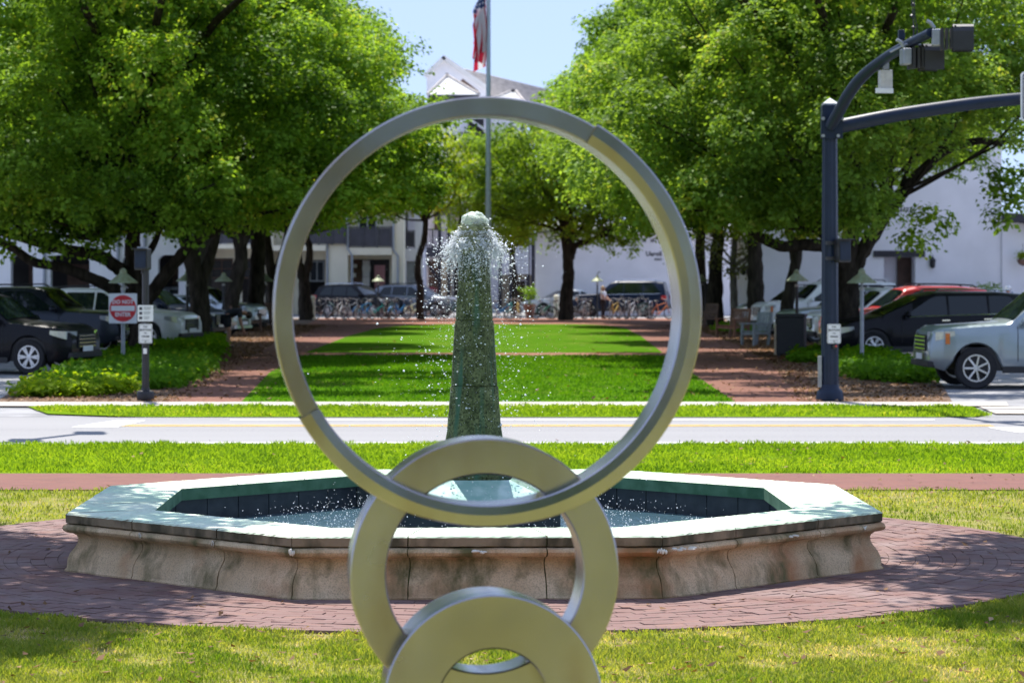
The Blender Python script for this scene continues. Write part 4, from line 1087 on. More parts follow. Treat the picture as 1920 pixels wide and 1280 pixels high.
MB().bar((X(822), d2 + .1, Z(395)), (X(826), d2 + .1, Z(430)), 0.12).build('timber_brace', MAT['timber_dark'], bD)
rail(bD, X(798), X(843), d2 + .1, Z(464), Z(430), 3, MAT['timber_dark'], True)
MB().bx(X(796), X(874), d2 - .15, 1.49, Z(482), Z(464)).build('balcony_slab', mat('slate_fascia', (0.075, 0.07, 0.085), 0.8), bD)
window(bD, X(849), X(864), Z(446), Z(409), 1.40, MAT['wall_cream'], MAT['window'], 2, 3)
MB().bx(X(846), X(867), 1.30, 1.49, Z(409), Z(403)).build('door_hood', MAT['wall_tan'], bD)
MB().bar((X(799), d2 + .05, Z(486)), (X(824), d2 + .05, Z(524)), 0.16).build('timber_brace', MAT['timber_dark'], bD)
for a, b in ((802, 822), (826, 846), (850, 872)): MB().bx(X(a), X(b), 1.40, 1.48, g, Z(488)).build('shop_door', MAT['timber_brown'] if a < 810 else MAT['wall_tan'] if a < 830 else MAT['dark_open'], bD)
# right wing of D: posts, rail, hung screen of white shingles, tan ground floor
d3 = -1.5
for p in (938, 958, 990, 999): MB().bx(X(p) - .11, X(p) + .11, d3, d3 + .2, g, Z(380)).build('timber_post', MAT['timber_dark'], bD)
for p in (972, 982): MB().bx(X(p) - .05, X(p) + .05, d3 + .3, d3 + .4, Z(462), Z(380)).build('timber_post', MAT['timber_dark'], bD)
MB().bx(X(936), X(1002), d3 - .06, d3 + .26, Z(460), Z(455)).build('timber_beam', MAT['timber_dark'], bD)
for i in range(8):
    for j in range(4):
        z0 = Z(514 - i * 6.5); xw = (X(991) - X(963)) / 4
        MB().bx(X(963) + j * xw + .01, X(963) + (j + 1) * xw - .01, d3 - .2 + (i % 2) * .015, d3 - .12 + (i % 2) * .015, z0 + .015, z0 + 0.2).build('shingle', MAT['wall_white'], bD)
MB().bx(X(962.5), X(991.5), d3 - .10, d3 - .04, Z(515), Z(461)).build('screen_backing', MAT['shingle'], bD)
wall_with_openings('ground_floor_wall', bD, X(940), X(1003), -0.6, 0.3, g - .2, Z(515), [(X(962), X(986), g - .1, Z(525))], MAT['wall_tan'])
MB().bx(X(963), X(985), -0.35, -0.31, g, Z(526)).build('garage_door', MAT['timber_brown'], bD)

# F: low white pavilion with vent holes under the eave and a line of lettering
d = 151.0; g = terr(d)
bF = root('pavilion', 'long low white pavilion wall with pairs of small vents and a white roof', 'building', (0, d, 0))
X = lambda px: gx(px, d); Z = lambda py: gz(py, d)
holes = []
for p in (1031, 1045, 1060, 1088, 1103, 1133, 1148, 1163, 1178, 1193, 1208, 1223, 1238):
    holes += [(X(p - 3.2), X(p - 0.5), Z(454.5), Z(448)), (X(p + .5), X(p + 3.2), Z(454.5), Z(448))]
wall_with_openings('wall', bF, X(1004), X(1376), 0, 0.4, g - .2, Z(434), holes, MAT['wall_lilac'])
MB().bx(X(1005), X(1376), 0.6, 8, g - .2, Z(436)).build('inner_volume', MAT['grey_metal'], bF)
m = MB(); n = 5
for i in range(n):
    t0, t1 = i / n, (i + 1) / n; A0 = (X(994), -0.6, Z(433)); B0 = (X(1380), -0.6, Z(433)); A1 = (X(1010), 5.0, Z(412)); B1 = (X(1380), 5.0, Z(412))
    p, q, p2, q2 = Vector(A0).lerp(Vector(A1), t0), Vector(B0).lerp(Vector(B1), t0), Vector(A0).lerp(Vector(A1), t1), Vector(B0).lerp(Vector(B1), t1); up = Vector((0, 0, .09))
    m.add([p + up, q + up, q2, p2, p, q], [(0, 1, 2, 3), (4, 5, 1, 0)])
m.add([(X(994), -0.6, Z(433) + .05), (X(1010), 5.0, Z(412)), (X(994), 10.6, Z(433) + .05)], [(0, 1, 2)])
m.build('roof', MAT['roof_white'], bF)
text('Uaroli', 0.36, bF, (X(1226), -0.02, Z(476)), MAT['sign_ink'])
text('ooo', 0.26, bF, (X(1234), -0.02, Z(485.5)), MAT['sign_ink'])

# H: large white building on the right; its left end catches the sun
d = 113.0; g = terr(d)
bH = root('white_hall', 'large white hall with a dark beam over its recessed doorway, behind the right car park', 'building', (0, d, 0))
X = lambda px: gx(px, d); Z = lambda py: gz(py, d)
door = (X(1657), X(1716), g - .1, Z(482))
wall_with_openings('wall', bH, X(1424), X(1878), 0, 1.1, g - .2, 8.6, [door] + [(X(p), X(p + 3.5), Z(398), Z(388)) for p in range(1676, 1712, 6)], MAT['wall_lilac'])
MB().bx(X(1424), X(1424) + 0.4, 1.12, 14.5, g - .2, 7.6).build('end_wall', MAT['wall_white'], bH)
MB().bx(X(1424) + 0.42, X(1878), 1.2, 14, g - .2, 8.3).build('inner_volume', MAT['wall_lilac'], bH)
MB().bx(X(1638), X(1734), -0.10, 0.25, Z(482) + 0.003, Z(470)).build('lintel_beam', MAT['timber_dark'], bH)
MB().bx(X(1689), X(1716) - .01, 1.02, 1.09, g, Z(482) - .01).build('door', MAT['timber_brown'], bH)
MB().bx(X(1659), X(1673), 0.9, 1.0, g, Z(520)).build('door_sidelight', MAT['sign_white'], bH)
MB().bx(X(1878) + .005, X(2150), -0.12, 14, g - .2, Z(418)).build('wing_wall', MAT['wall_lilac'], bH)
m = MB(); A0, A1 = Vector((X(1879), -0.7, Z(424))), Vector((X(2150), -0.7, Z(520)))
m.prism([(X(1879), Z(413)), (X(1879), Z(399)), (X(1925), Z(402)), (X(2000), Z(425)), (X(2000), Z(440)), (X(1920), Z(420))], -0.75, 3.0)
m.build('eave', MAT['timber_dark'], bH)
m = MB().prism([(X(1421), 8.6), (X(1640), 11.5), (X(1880), 8.6)], -0.3, 14.8); m.build('roof', MAT['shingle'], bH)
def wall_lantern(px, py, parent, x=None, y=None, face='front'):
    x = X(px) if x is None else x; y = -0.12 if y is None else y; z = Z(py)
    b = root('wall_lantern', 'green black wall lantern on the white hall', 'lantern', (x, d + y, z))
    MB().lathe([(0.02, -0.20), (0.10, -0.16), (0.12, 0.10), (0.15, 0.14), (0.05, 0.24), (0.01, 0.30)], n=8).build('lantern_body', MAT['black_metal'], b)
    MB().tube([(0, 0.1, 0.05), (0, 0.06, 0.30), (0, 0, 0.34), (0, 0, 0.28)], 0.02, 6).build('bracket', MAT['black_metal'], b)
    return b
l = wall_lantern(1748, 494, bH); l['label'] = 'dark wall lantern to the right of the white hall doorway'
l = wall_lantern(0, 508, bH, X(1424) - 0.1, 4.0); l['label'] = 'nearer dark lantern on the sunlit end wall of the white hall'; l['group'] = 'lanterns on the sunlit end wall'
l2 = wall_lantern(0, 508, bH, X(1424) - 0.1, 6.6); l2['label'] = 'farther dark lantern on the sunlit end wall of the white hall'; l2['group'] = 'lanterns on the sunlit end wall'

# ------------------------------------------------------------------ trees
def leaf_cloud(cl, per, sig, size, asp, seed, out_c, flat=0.75, droop=0.25):
    """Leaves gathered in twig clusters round the points cl."""
    r = np.random.default_rng(seed); n = len(cl) * per
    c = np.repeat(cl, per, 0); offs = r.normal(0, 1, (n, 3)) * np.array([sig, sig, sig * flat]); p = c + offs
    outw = p - out_c; outw /= np.linalg.norm(outw, axis=1, keepdims=True) + 1e-6
    nrm = outw * 0.75 + r.normal(0, 0.5, (n, 3)) + np.array([0, 0, 0.55]); nrm /= np.linalg.norm(nrm, axis=1, keepdims=True)
    t = r.normal(0, 1, (n, 3)) + outw * 0.5 + np.array([0, 0, -droop]); t -= nrm * (t * nrm).sum(1, keepdims=True); t /= np.linalg.norm(t, axis=1, keepdims=True)
    s = np.cross(nrm, t); L = size * r.uniform(0.55, 1.25, n)
    tc = np.repeat(np.clip(r.normal(0.47, 0.14, len(cl)), 0, 0.62), per)
    return p - t * L[:, None] / 2, p + t * L[:, None] / 2, L * asp, s, tc, nrm * (L * 0.12)[:, None]

def crown_mesh(name, subs, per_sub, per, sig, size, mat_, seed, asp=0.34, droop=0.25):
    """subs: (x, y, z, radius) leafy masses. Twig clusters sit on the upper and outer skin of each mass."""
    r = np.random.default_rng(seed); B, T, W, S, C, U = [], [], [], [], [], []
    ctr = np.mean([q[:3] for q in subs], 0)
    for k, (x, y, z, rad) in enumerate(subs):
        m = max(4, int(per_sub * rad * rad))
        v = r.normal(0, 1, (m, 3)); v[:, 2] = v[:, 2] * 0.8 + 0.5; v /= np.linalg.norm(v, axis=1, keepdims=True)
        rr = rad * r.uniform(0.62, 1.0, m) * (1 + 0.18 * np.sin(v[:, 0] * 5 + k) * np.cos(v[:, 1] * 4 + k * 2))
        cl = np.array([x, y, z]) + v * rr[:, None] * np.array([1.05, 1.05, 0.78])
        b, t, w, s, c, u = leaf_cloud(cl, per, sig, size, asp, seed * 97 + k, np.array([x, y, z - rad * 0.4]), droop=droop)
        c = c + r.normal(-0.03, 0.17)
        B.append(b); T.append(t); W.append(w); S.append(s); C.append(c); U.append(u)
    cat = np.concatenate
    return quads_mesh(name, cat(B), cat(T), cat(W), cat(S), mat_, np.clip(cat(C), 0, 0.66), cat(U))

def oak_subs(seed, rx, ry, rz, cz, n, rmin, rmax, lo=-0.75):
    r = random.Random(seed); out = []; tries = 0
    while len(out) < n and tries < 9000:
        tries += 1
        u, a = r.uniform(lo, 1), r.uniform(0, 2 * PI); q = math.sqrt(max(0, 1 - u * u)); f = r.uniform(0.55, 1.0) if r.random() < 0.85 else r.uniform(0.1, 0.5)
        rad = r.uniform(rmin, rmax); x, y, z = rx * q * math.cos(a) * f, ry * q * math.sin(a) * f, cz + rz * u * f
        if all((x - p[0]) ** 2 + (y - p[1]) ** 2 + 1.6 * (z - p[2]) ** 2 > (0.82 * (rad + p[3])) ** 2 for p in out): out.append((x, y, z, rad))
    return out

def wide_subs(seed, prof, n, rmin, rmax):
    """A low, spreading crown: leafy masses stepping outward as the crown comes down."""
    r = random.Random(seed); out = []; tries = 0
    while len(out) < n and tries < 12000:
        tries += 1
        z = prof[0][0] + (prof[-1][0] - prof[0][0]) * r.random() ** 1.25; a = r.uniform(0, 2 * PI)
        for (z0, r0), (z1, r1) in zip(prof, prof[1:]):
            if z0 <= z <= z1: rr = r0 + (r1 - r0) * (z - z0) / (z1 - z0)
        f = r.uniform(0.72, 1.02) if r.random() < 0.82 else r.uniform(0.2, 0.72); rad = r.uniform(rmin, rmax) * (1.0 if z > prof[0][0] + 1 else 0.8)
        rr *= 1 + 0.10 * math.sin(3 * a + seed) + 0.06 * math.sin(7 * a)
        x, y = rr * f * math.cos(a), rr * f * math.sin(a)
        if all((x - p[0]) ** 2 + (y - p[1]) ** 2 + 1.6 * (z - p[2]) ** 2 > (0.82 * (rad + p[3])) ** 2 for p in out): out.append((x, y, z, rad))
    return out

def wobble(seed, amt):
    r = random.Random(seed); tab = {}
    def f(i, j):
        k = (i, j)
        if k not in tab: tab[k] = r.gauss(0, amt)
        return tab[k]
    return f

def limb(m, pts, r0, r1, seed, n=9):
    P = spline(pts, 5); k = len(P); rad = [r0 + (r1 - r0) * (i / (k - 1)) ** 0.8 for i in range(k)]
    m.tube(P, rad, n, True, None, wobble(seed, 0.07))

def tree(label, px, py, trunk, limbs, crown, crown_rot, bark, cat='tree', name='oak_tree', group=None, d=None, scale=1.0, branch_to=None, x=None, seed=0):
    """trunk / limbs are lists of (points, r0, r1) in metres from the foot of the tree."""
    d = gd(py) if d is None else d; x = gx(px, d) if x is None else x
    t = root(name, label, cat, (x, d, terr(d)), 0, group)
    m = MB()
    for i, (pts, a, b) in enumerate(trunk): limb(m, pts, a, b, seed * 31 + i, 12)
    m.build('trunk', MAT[bark], t, smooth=True)
    for i, (pts, a, b) in enumerate(limbs):
        m = MB(); limb(m, pts, a, b, seed * 57 + i); m.build('limb', MAT[bark], t, smooth=True)
    if branch_to is not None:
        m = MB(); rr = random.Random(seed + 5); top, subs = branch_to; c, s_ = math.cos(crown_rot), math.sin(crown_rot)
        for (bx_, by_, bz_, br) in subs:
            p = Vector((c * bx_ - s_ * by_, s_ * bx_ + c * by_, bz_)) * scale; f = Vector(rr.choice(top))
            if (p - f).length < 0.6 or rr.random() < 0.6: continue
            mid = f.lerp(p, 0.5) + Vector((rr.gauss(0, .35), rr.gauss(0, .35), rr.gauss(0.1, .3)))
            m.tube(spline([f, mid, p], 4), lerp_list([0.07, 0.04, 0.015], 4), 6)
        m.build('branches', MAT[bark], t, smooth=True)
    o = bpy.data.objects.new('crown', crown); link(o, t); o.rotation_euler = (0, 0, crown_rot); o.scale = (scale,) * 3; o['kind'] = 'stuff'
    if cat == 'tree' and name == 'oak_tree' and d > 40 and not crown.name.startswith('forked'):        # a second, mirrored layer of the same foliage closes the crown
        c2 = bpy.data.objects.new('inner_crown', crown); link(c2, t); c2.rotation_euler = (0, 0, crown_rot); c2.scale = (scale * .95, -scale * .95, scale * .97); c2['kind'] = 'stuff'
    return t

SUBS = [oak_subs(11, 6.2, 6.2, 4.6, 7.3, 130, 0.75, 1.3, -0.42), oak_subs(12, 5.8, 6.4, 4.4, 7.4, 130, 0.75, 1.3, -0.42), oak_subs(13, 6.0, 5.6, 4.7, 7.6, 130, 0.75, 1.3, -0.42)]
WIDE = [(3.3, 5.4), (4.0, 6.6), (5.2, 6.7), (6.6, 6.0), (8.2, 4.8), (10.0, 3.2), (11.6, 1.0)]
RSUB = [s for s in wide_subs(15, WIDE, 150, 0.7, 1.25) if not (s[0] > 0.6 and s[2] < 4.2 + 0.32 * s[0])]
SUBS += [wide_subs(14, WIDE, 150, 0.7, 1.25), RSUB]
CROWN = [crown_mesh('oak_crown', SUBS[0], 48, 20, 0.13, 0.145, MAT['leaf'], 21), crown_mesh('oak_crown', SUBS[1], 48, 20, 0.13, 0.145, MAT['leaf'], 22), crown_mesh('oak_crown', SUBS[2], 48, 20, 0.13, 0.145, MAT['leaf_b'], 23), crown_mesh('oak_crown', SUBS[3], 56, 22, 0.125, 0.130, MAT['leaf'], 24), crown_mesh('oak_crown', SUBS[4], 56, 22, 0.125, 0.130, MAT['leaf_b'], 25)]
NEAR_SUBS = SUBS[0]
OAKS_L, OAKS_R = 'oaks along the left of the lawn', 'oaks along the right of the lawn'
up = lambda x, y, z: (x, y, z)
# L1: the near left oak with its long low limbs
dL = gd(668); s = dL / F; bz = terr(dL)
def rel(px, py, dd, d0, px0): return (gx(px, dd) - gx(px0, d0), dd - d0, gz(py, dd) - terr(d0))
q = lambda px, py, off=0: rel(px, py, dL + off, dL, 262)
t = tree('broad oak behind the do not enter sign, its low limbs reaching out to the left', 262, 668, [([(0, 0, -0.15), (0.02, 0, 0.25), q(262, 600), q(258, 545), q(252, 500), q(250, 440), q(262, 380)], 0.36, 0.16)],
     [([q(258, 560), q(225, 548, -.3), q(180, 525, -.8), q(120, 503, -1.3), q(60, 490, -1.6), q(20, 462, -1.8), q(-40, 440, -2)], 0.19, 0.09),
      ([q(256, 535), q(225, 505, -.2), q(180, 478, -.8), q(110, 466, -1.2), q(40, 445, -1.6), q(-30, 425, -1.8)], 0.20, 0.10),
      ([q(266, 575), q(300, 528, -.3), q(340, 478, -.6), q(372, 448, -.8), q(405, 430, -1), q(430, 400, -1)], 0.20, 0.10),
      ([q(110, 466, -1.2), q(85, 445, -1.3), q(50, 430, -1.4), q(10, 410, -1.5)], 0.10, 0.05),
      ([q(258, 500), q(290, 455, .5), q(300, 420, .6)], 0.12, 0.06)], CROWN[3], 0.4, 'bark', group=OAKS_L, branch_to=([(0, 0, 3.2), (-1.2, 0, 3.0), (1.2, 0, 3.2)], SUBS[3]), seed=1, scale=1.06)
# low leafy skirt of L1 hanging over the cars
low = [(-3.2, -1.5, 3.3, 0.95), (-2.2, -2.2, 3.2, 0.9), (-1.0, -2.4, 3.2, 0.95), (-4.3, -1.8, 3.2, 0.9), (-0.2, -2.0, 3.4, 0.9), (0.6, -2.2, 3.9, 0.9), (-2.9, -2.6, 3.6, 0.9), (-5.0, -1.5, 3.7, 1.0), (1.8, -1.5, 3.9, 0.9), (-1.7, -2.5, 2.9, 0.55), (-0.5, -2.1, 2.75, 0.5), (-3.6, -2.0, 2.9, 0.5)]
o = bpy.data.objects.new('low_foliage', crown_mesh('oak_low_foliage', low, 30, 26, 0.17, 0.17, MAT['leaf'], 31, droop=0.7)); link(o, t); o['kind'] = 'stuff'
fwd = random.Random(71); high = [(fwd.uniform(-3.5, 7.0), fwd.uniform(-16.5, -6.0), fwd.uniform(8.6, 10.6), fwd.uniform(0.6, 1.05)) for _ in range(64)]  # foliage mostly above the view, added to shade the lawn and walks
highm = crown_mesh('oak_added_shade_foliage', high, 52, 24, 0.17, 0.17, MAT['leaf'], 35)
o = bpy.data.objects.new('added_shade_foliage', highm); link(o, t); o['kind'] = 'stuff'
m = MB()
for e in ((-1, -15, 9.4), (3, -14, 9.3), (6, -10, 9.6)): m.tube(spline([(0, 0, 5.0), (e[0] * .4, e[1] * .4, 8.2), e], 5), lerp_list([.16, .10, .04], 5), 7)
m.build('added_shade_limb', MAT['bark'], t, smooth=True)
# the rest of the left row
d = gd(645); q = lambda px, py, off=0: rel(px, py, d + off, d, 372)
tree('dark oak with a leaning trunk just right of the near left oak', 372, 645, [([(0, 0, -0.1), q(373, 600), q(374, 560), q(366, 510), q(352, 460), q(343, 420), q(345, 370)], 0.40, 0.20)],
     [([q(371, 545), q(388, 500), q(402, 455), q(410, 420)], 0.20, 0.12)], CROWN[1], 2.6, 'bark', group=OAKS_L, branch_to=([(-0.3, 0, 3.4), (0.5, 0, 3.4)], SUBS[1]), seed=2, scale=1.0)
d = gd(622); q = lambda px, py, off=0: rel(px, py, d + off, d, 424)
tree('oak whose trunk slants up to the right beside the bending person', 424, 622, [([(0, 0, -0.1), q(428, 590), q(440, 540), q(452, 490), q(448, 450), q(436, 415), q(430, 380)], 0.36, 0.18)],
     [([q(451, 470), q(466, 430), q(474, 395)], 0.2, 0.12)], CROWN[2], 0.2, 'bark', group=OAKS_L, branch_to=([(0.2, 0, 3.6), (0.8, 0, 3.6)], SUBS[2]), seed=3, scale=1.04)
d = gd(614); q = lambda px, py, off=0: rel(px, py, d + off, d, 481)
tree('oak with a straight dark trunk behind the park bench on the left', 481, 614, [([(0, 0, -0.1), q(481, 560), q(483, 500), q(484, 450), q(484, 390)], 0.42, 0.26)],
     [([q(484, 470), q(470, 430), q(455, 400)], 0.2, 0.1)], CROWN[0], 3.9, 'bark', group=OAKS_L, branch_to=([(0.1, 0, 4.2), (-.3, 0, 4)], SUBS[0]), seed=4)
d = gd(607); q = lambda px, py, off=0: rel(px, py, d + off, d, 514)
tree('forked oak partly hidden by the left edge of the largest ring', 514, 607, [([(0, 0, -0.1), q(512, 560), q(508, 510), q(500, 450), q(496, 400)], 0.32, 0.18)],
     [([q(511, 550), q(522, 500), q(536, 450), q(540, 400)], 0.2, 0.12)], CROWN[1], 5.0, 'bark', group=OAKS_L, branch_to=([(-.3, 0, 4.2), (.5, 0, 4.2)], SUBS[1]), seed=5, scale=0.97)
d = gd(600); q = lambda px, py, off=0: rel(px, py, d + off, d, 573)
tree('oak with a trunk forking in two beside the cream bollard', 573, 600, [([(0, 0, -0.1), q(572, 570), q(570, 530), q(565, 510), q(558, 480), q(562, 430)], 0.42, 0.16)],
     [([q(570, 525), q(578, 495), q(580, 465), q(572, 430), q(580, 395)], 0.24, 0.12)], CROWN[2], 1.2, 'bark', group=OAKS_L, branch_to=([(-.2, 0, 4.2), (.2, 0, 4.4)], SUBS[2]), seed=6, scale=0.92)
# right row
d = gd(668); q = lambda px, py, off=0: rel(px, py, d + off, d, 1583)
t = tree('broad oak with a forked trunk behind the navy mast pole', 1583, 668, [([(0, 0, -0.15), q(1584, 620), q(1588, 560), q(1590, 505), q(1594, 450), q(1604, 390), q(1612, 330)], 0.42, 0.18)],
     [([q(1600, 510), q(1618, 470), q(1650, 420), q(1678, 375), q(1720, 330), q(1770, 285), q(1830, 265), q(1880, 270)], 0.24, 0.08),
      ([q(1588, 520), q(1560, 470, -.2), q(1520, 458, -.6), q(1470, 462, -.9), q(1430, 448, -1.2), q(1395, 420, -1.3)], 0.21, 0.10),
      ([q(1585, 470), q(1545, 440, .4), q(1510, 400, .4), q(1480, 370, .2)], 0.18, 0.09)], CROWN[4], 0.0, 'bark', group=OAKS_R, branch_to=([(0.2, 0, 3.4), (1.2, 0, 3.6), (-.9, -.4, 3.2)], SUBS[4]), seed=7, scale=1.06)
low = [(3.5, -1.5, 4.3, 0.6), (4.0, -1.4, 3.8, 0.6), (3.7, -1.6, 3.4, 0.42), (-1.6, -2.2, 3.7, 0.9), (-2.6, -2.0, 3.8, 0.9), (-0.8, -2.4, 3.9, 0.8), (2.3, 0.6, 3.4, 0.6), (2.0, 0.8, 2.9, 0.5), (4.5, -1.2, 4.5, 0.6), (-3.4, -1.6, 3.9, 0.8)]
o = bpy.data.objects.new('low_foliage', crown_mesh('oak_low_foliage', low, 30, 26, 0.17, 0.17, MAT['leaf'], 33, droop=0.8)); link(o, t); o['kind'] = 'stuff'
o = bpy.data.objects.new('added_shade_foliage', highm); link(o, t); o['kind'] = 'stuff'; o.scale = (-1, 1, 1)  # the same added shade foliage, mirrored for the right side
m = MB()
for e in ((1, -15, 9.4), (-3, -14, 9.3), (-6, -10, 9.6)): m.tube(spline([(0, 0, 5.0), (e[0] * .4, e[1] * .4, 8.2), e], 5), lerp_list([.16, .10, .04], 5), 7)
m.build('added_shade_limb', MAT['bark'], t, smooth=True)
d = gd(640); q = lambda px, py, off=0: rel(px, py, d + off, d, 1470)
tree('slender leaning oak behind the black litter bin', 1470, 640, [([(0, 0, -0.1), q(1474, 590), q(1482, 540), q(1492, 490), q(1500, 440), q(1512, 380)], 0.24, 0.14)],
     [([q(1490, 490), q(1482, 440), q(1476, 390)], 0.15, 0.09)], CROWN[1], 3.9, 'bark', group=OAKS_R, branch_to=([(.6, 0, 3.7), (.1, 0, 3.6)], SUBS[1]), seed=8, scale=1.05)
d = gd(622); q = lambda px, py, off=0: rel(px, py, d + off, d, 1420)
tree('oak with a thick straight trunk between the benches and the litter bin', 1420, 622, [([(0, 0, -0.1), (0, 0, .3), q(1417, 560), q(1416, 500), q(1415, 440), q(1412, 400), q(1405, 350)], 0.42, 0.2)],
     [([q(1414, 450), q(1395, 420), q(1370, 395), q(1350, 375)], 0.2, 0.09)], CROWN[0], 5.3, 'bark', group=OAKS_R, branch_to=([(-.2, 0, 3.8), (0, 0, 3.8)], SUBS[0]), seed=9, scale=1.14)
d = gd(611); q = lambda px, py, off=0: rel(px, py, d + off, d, 1343)
tree('oak with a dark trunk right of the largest ring, behind the first brown chair', 1343, 611, [([(0, 0, -0.1), q(1341, 560), q(1342, 500), q(1346, 450), q(1348, 390)], 0.40, 0.22)], [], CROWN[1], 0.7, 'bark', group=OAKS_R, branch_to=([(.1, 0, 4.2)], SUBS[1]), seed=10, scale=1.16)
d = gd(604); q = lambda px, py, off=0: rel(px, py, d + off, d, 1316)
tree('oak half hidden by the right edge of the largest ring', 1316, 604, [([(0, 0, -0.1), q(1315, 540), q(1312, 470), q(1318, 400)], 0.34, 0.2)], [], CROWN[2], 4.4, 'bark', group=OAKS_R, branch_to=([(.1, 0, 4.2)], SUBS[2]), seed=11)
# the forked tree inside the ring, right of the column
fsub = oak_subs(41, 5.2, 4.4, 3.9, 7.0, 130, 0.55, 1.0, -0.85)
fcrown = crown_mesh('forked_oak_crown', fsub, 42, 18, 0.17, 0.18, MAT['leaf_fork'], 41)
d = gd(600); q = lambda px, py, off=0: rel(px, py, d + off, d, 1061)
tree('forked oak framed inside the ring, in front of the white pavilion', 1061, 600, [([(0, 0, -0.1), (0, 0, 0.35), q(1062, 560), q(1066, 520), q(1064, 470), q(1058, 430), q(1056, 390)], 0.42, 0.2)],
     [([q(1070, 485), q(1080, 460), q(1110, 450), q(1130, 436), q(1150, 420)], 0.2, 0.08), ([q(1066, 480), q(1075, 440), q(1082, 410)], 0.2, 0.1)], fcrown, 0.0, 'bark', group=OAKS_R, branch_to=([(-.1, 0, 4.4), (.5, 0, 4.2), (2.2, 0, 4.2)], fsub), seed=12)
# pale thin tree by the chairs
psub = oak_subs(43, 2.6, 2.2, 1.6, 3.7, 22, 0.5, 0.85, -1.0)
pcrown = crown_mesh('pale_tree_crown', psub, 26, 12, 0.2, 0.16, MAT['leaf_p'], 43, droop=0.6)
d = gd(612); q = lambda px, py, off=0: rel(px, py, d + off, d, 1376)
tree('thin pale barked tree with sparse grey green leaves before the sunlit end wall', 1376, 612, [([(0, 0, -0.1), q(1376, 560), q(1374, 500), q(1378, 450), q(1380, 400)], 0.20, 0.09)],
     [([q(1374, 500), q(1350, 480), q(1320, 462)], 0.06, 0.03), ([q(1374, 520), q(1400, 490), q(1420, 470)], 0.05, 0.02), ([q(1374, 490), q(1345, 455), q(1330, 440)], 0.05, 0.02)], pcrown, 0, 'bark_pale', name='young_tree', branch_to=([(0, 0, 2.6), (-.3, 0, 2.4)], psub), seed=13)
# young trees in the gap
ysub = oak_subs(45, 2.9, 2.3, 2.5, 7.6, 44, 0.5, 0.85, -0.95)
ycrown = crown_mesh('young_crown', ysub, 34, 14, 0.22, 0.19, MAT['leaf_y'], 45)
d = gd(599); q = lambda px, py, off=0: rel(px, py, d + off, d, 789)
tree('young tree with a crooked thin trunk left of the column', 789, 599, [([(0, 0, -0.1), q(787, 575), q(788, 540), q(783, 510), q(786, 480), q(795, 450), q(798, 420), q(796, 400), q(799, 370)], 0.22, 0.12)], [], ycrown, 0.5, 'bark', name='young_tree', group='young yellow green trees before the timbered building', branch_to=([(.2, 0, 5.0)], ysub), seed=14)
d = 150.0; ys2 = oak_subs(47, 2.2, 2.0, 3.2, 7.0, 44, 0.5, 0.85, -0.95)
tree('young yellow green tree just right of the flagpole', 962, 0, [([(0, 0, -0.1), (0.1, 0, 2), (0, 0, 3.5), (.2, 0, 5.5), (.1, 0, 7)], 0.16, 0.08)], [], crown_mesh('young_crown', ys2, 40, 14, 0.22, 0.2, MAT['leaf_y'], 47), 0.3, 'bark', name='young_tree', group='young yellow green trees before the timbered building', d=d, branch_to=([(0, 0, 3.6), (.1, 0, 5)], ys2), seed=15)
d = 147.0
tree('young tree spreading in front of the timbered balcony', 862, 0, [([(0, 0, -0.1), (-.1, 0, 2.4), (.1, 0, 4), (0, 0, 6.4)], 0.14, 0.08)], [], crown_mesh('young_crown', oak_subs(49, 1.4, 1.4, 2.3, 6.6, 26, 0.45, 0.7, -0.95), 36, 14, 0.2, 0.19, MAT['leaf_y'], 49), 0.9, 'bark', name='young_tree', group='young yellow green trees before the timbered building', d=d, seed=16)

# trees standing just outside the picture: they throw the dappled shade on the plaza
shade = oak_subs(61, 3.4, 4.5, 1.5, 7.5, 74, 0.6, 1.0, -1.0)
scrown = crown_mesh('shade_crown', shade, 64, 22, 0.2, 0.17, MAT['leaf'], 61)
tree('shade oak standing left of the fountain plaza', 0, 0, [([(-2.6, 0, -0.1), (-2.5, 0, 2), (-1.8, 0, 4.5), (-0.5, 0, 6.4)], 0.3, 0.15)], [], scrown, 0.1, 'bark', d=23.4, x=-6.7, branch_to=([(-.8, 0, 6.0)], shade), seed=17, group='oaks just outside the view')
tree('shade oak standing right of the fountain plaza', 0, 0, [([(3.2, 0, -0.1), (3.1, 0, 2), (2.2, 0, 4.7), (0.5, 0, 6.4)], 0.3, 0.15)], [], scrown, 3.05, 'bark', d=22.8, x=5.2, branch_to=([(.8, 0, 6.0)], shade), seed=18, group='oaks just outside the view')
# unseen oaks added behind the camera: they darken what the steel reflects
for i, (x_, y_) in enumerate(((-11, -10), (-2, -15), (7.5, -11), (18, -9), (-22, -9), (3, -26))):
    tree('unseen oak added behind the viewpoint, number %s of the row' % ('one', 'two', 'three', 'four', 'five', 'six')[i], 0, 0, [([(0, 0, -0.1), (0.1, 0, 2), (-.1, 0, 5)], 0.4, 0.25)], [], CROWN[i % 3], i * 1.1, 'bark', d=y_, x=x_, seed=30 + i, scale=1.05, group='unseen oaks added behind the viewpoint')

hx = np.linspace(-40, 40, 260)  # unseen hedge, added to darken what the steel rings reflect
cl = np.array([(x, -24 + random.gauss(0, .8), random.uniform(.1, 7.5)) for x in hx for _ in range(9)])
b, tp, ww, s_, c, u = leaf_cloud(cl, 10, .45, .42, .36, 77, np.array([0, -40.0, 0]))
o = link(bpy.data.objects.new('hedge_foliage', quads_mesh('hedge_foliage', b, tp, ww, s_, MAT['leaf'], np.clip(c - .2, 0, .62), u))); tag(o, 'unseen dark hedge added behind the viewpoint to darken the steel reflections', None, kind='stuff')
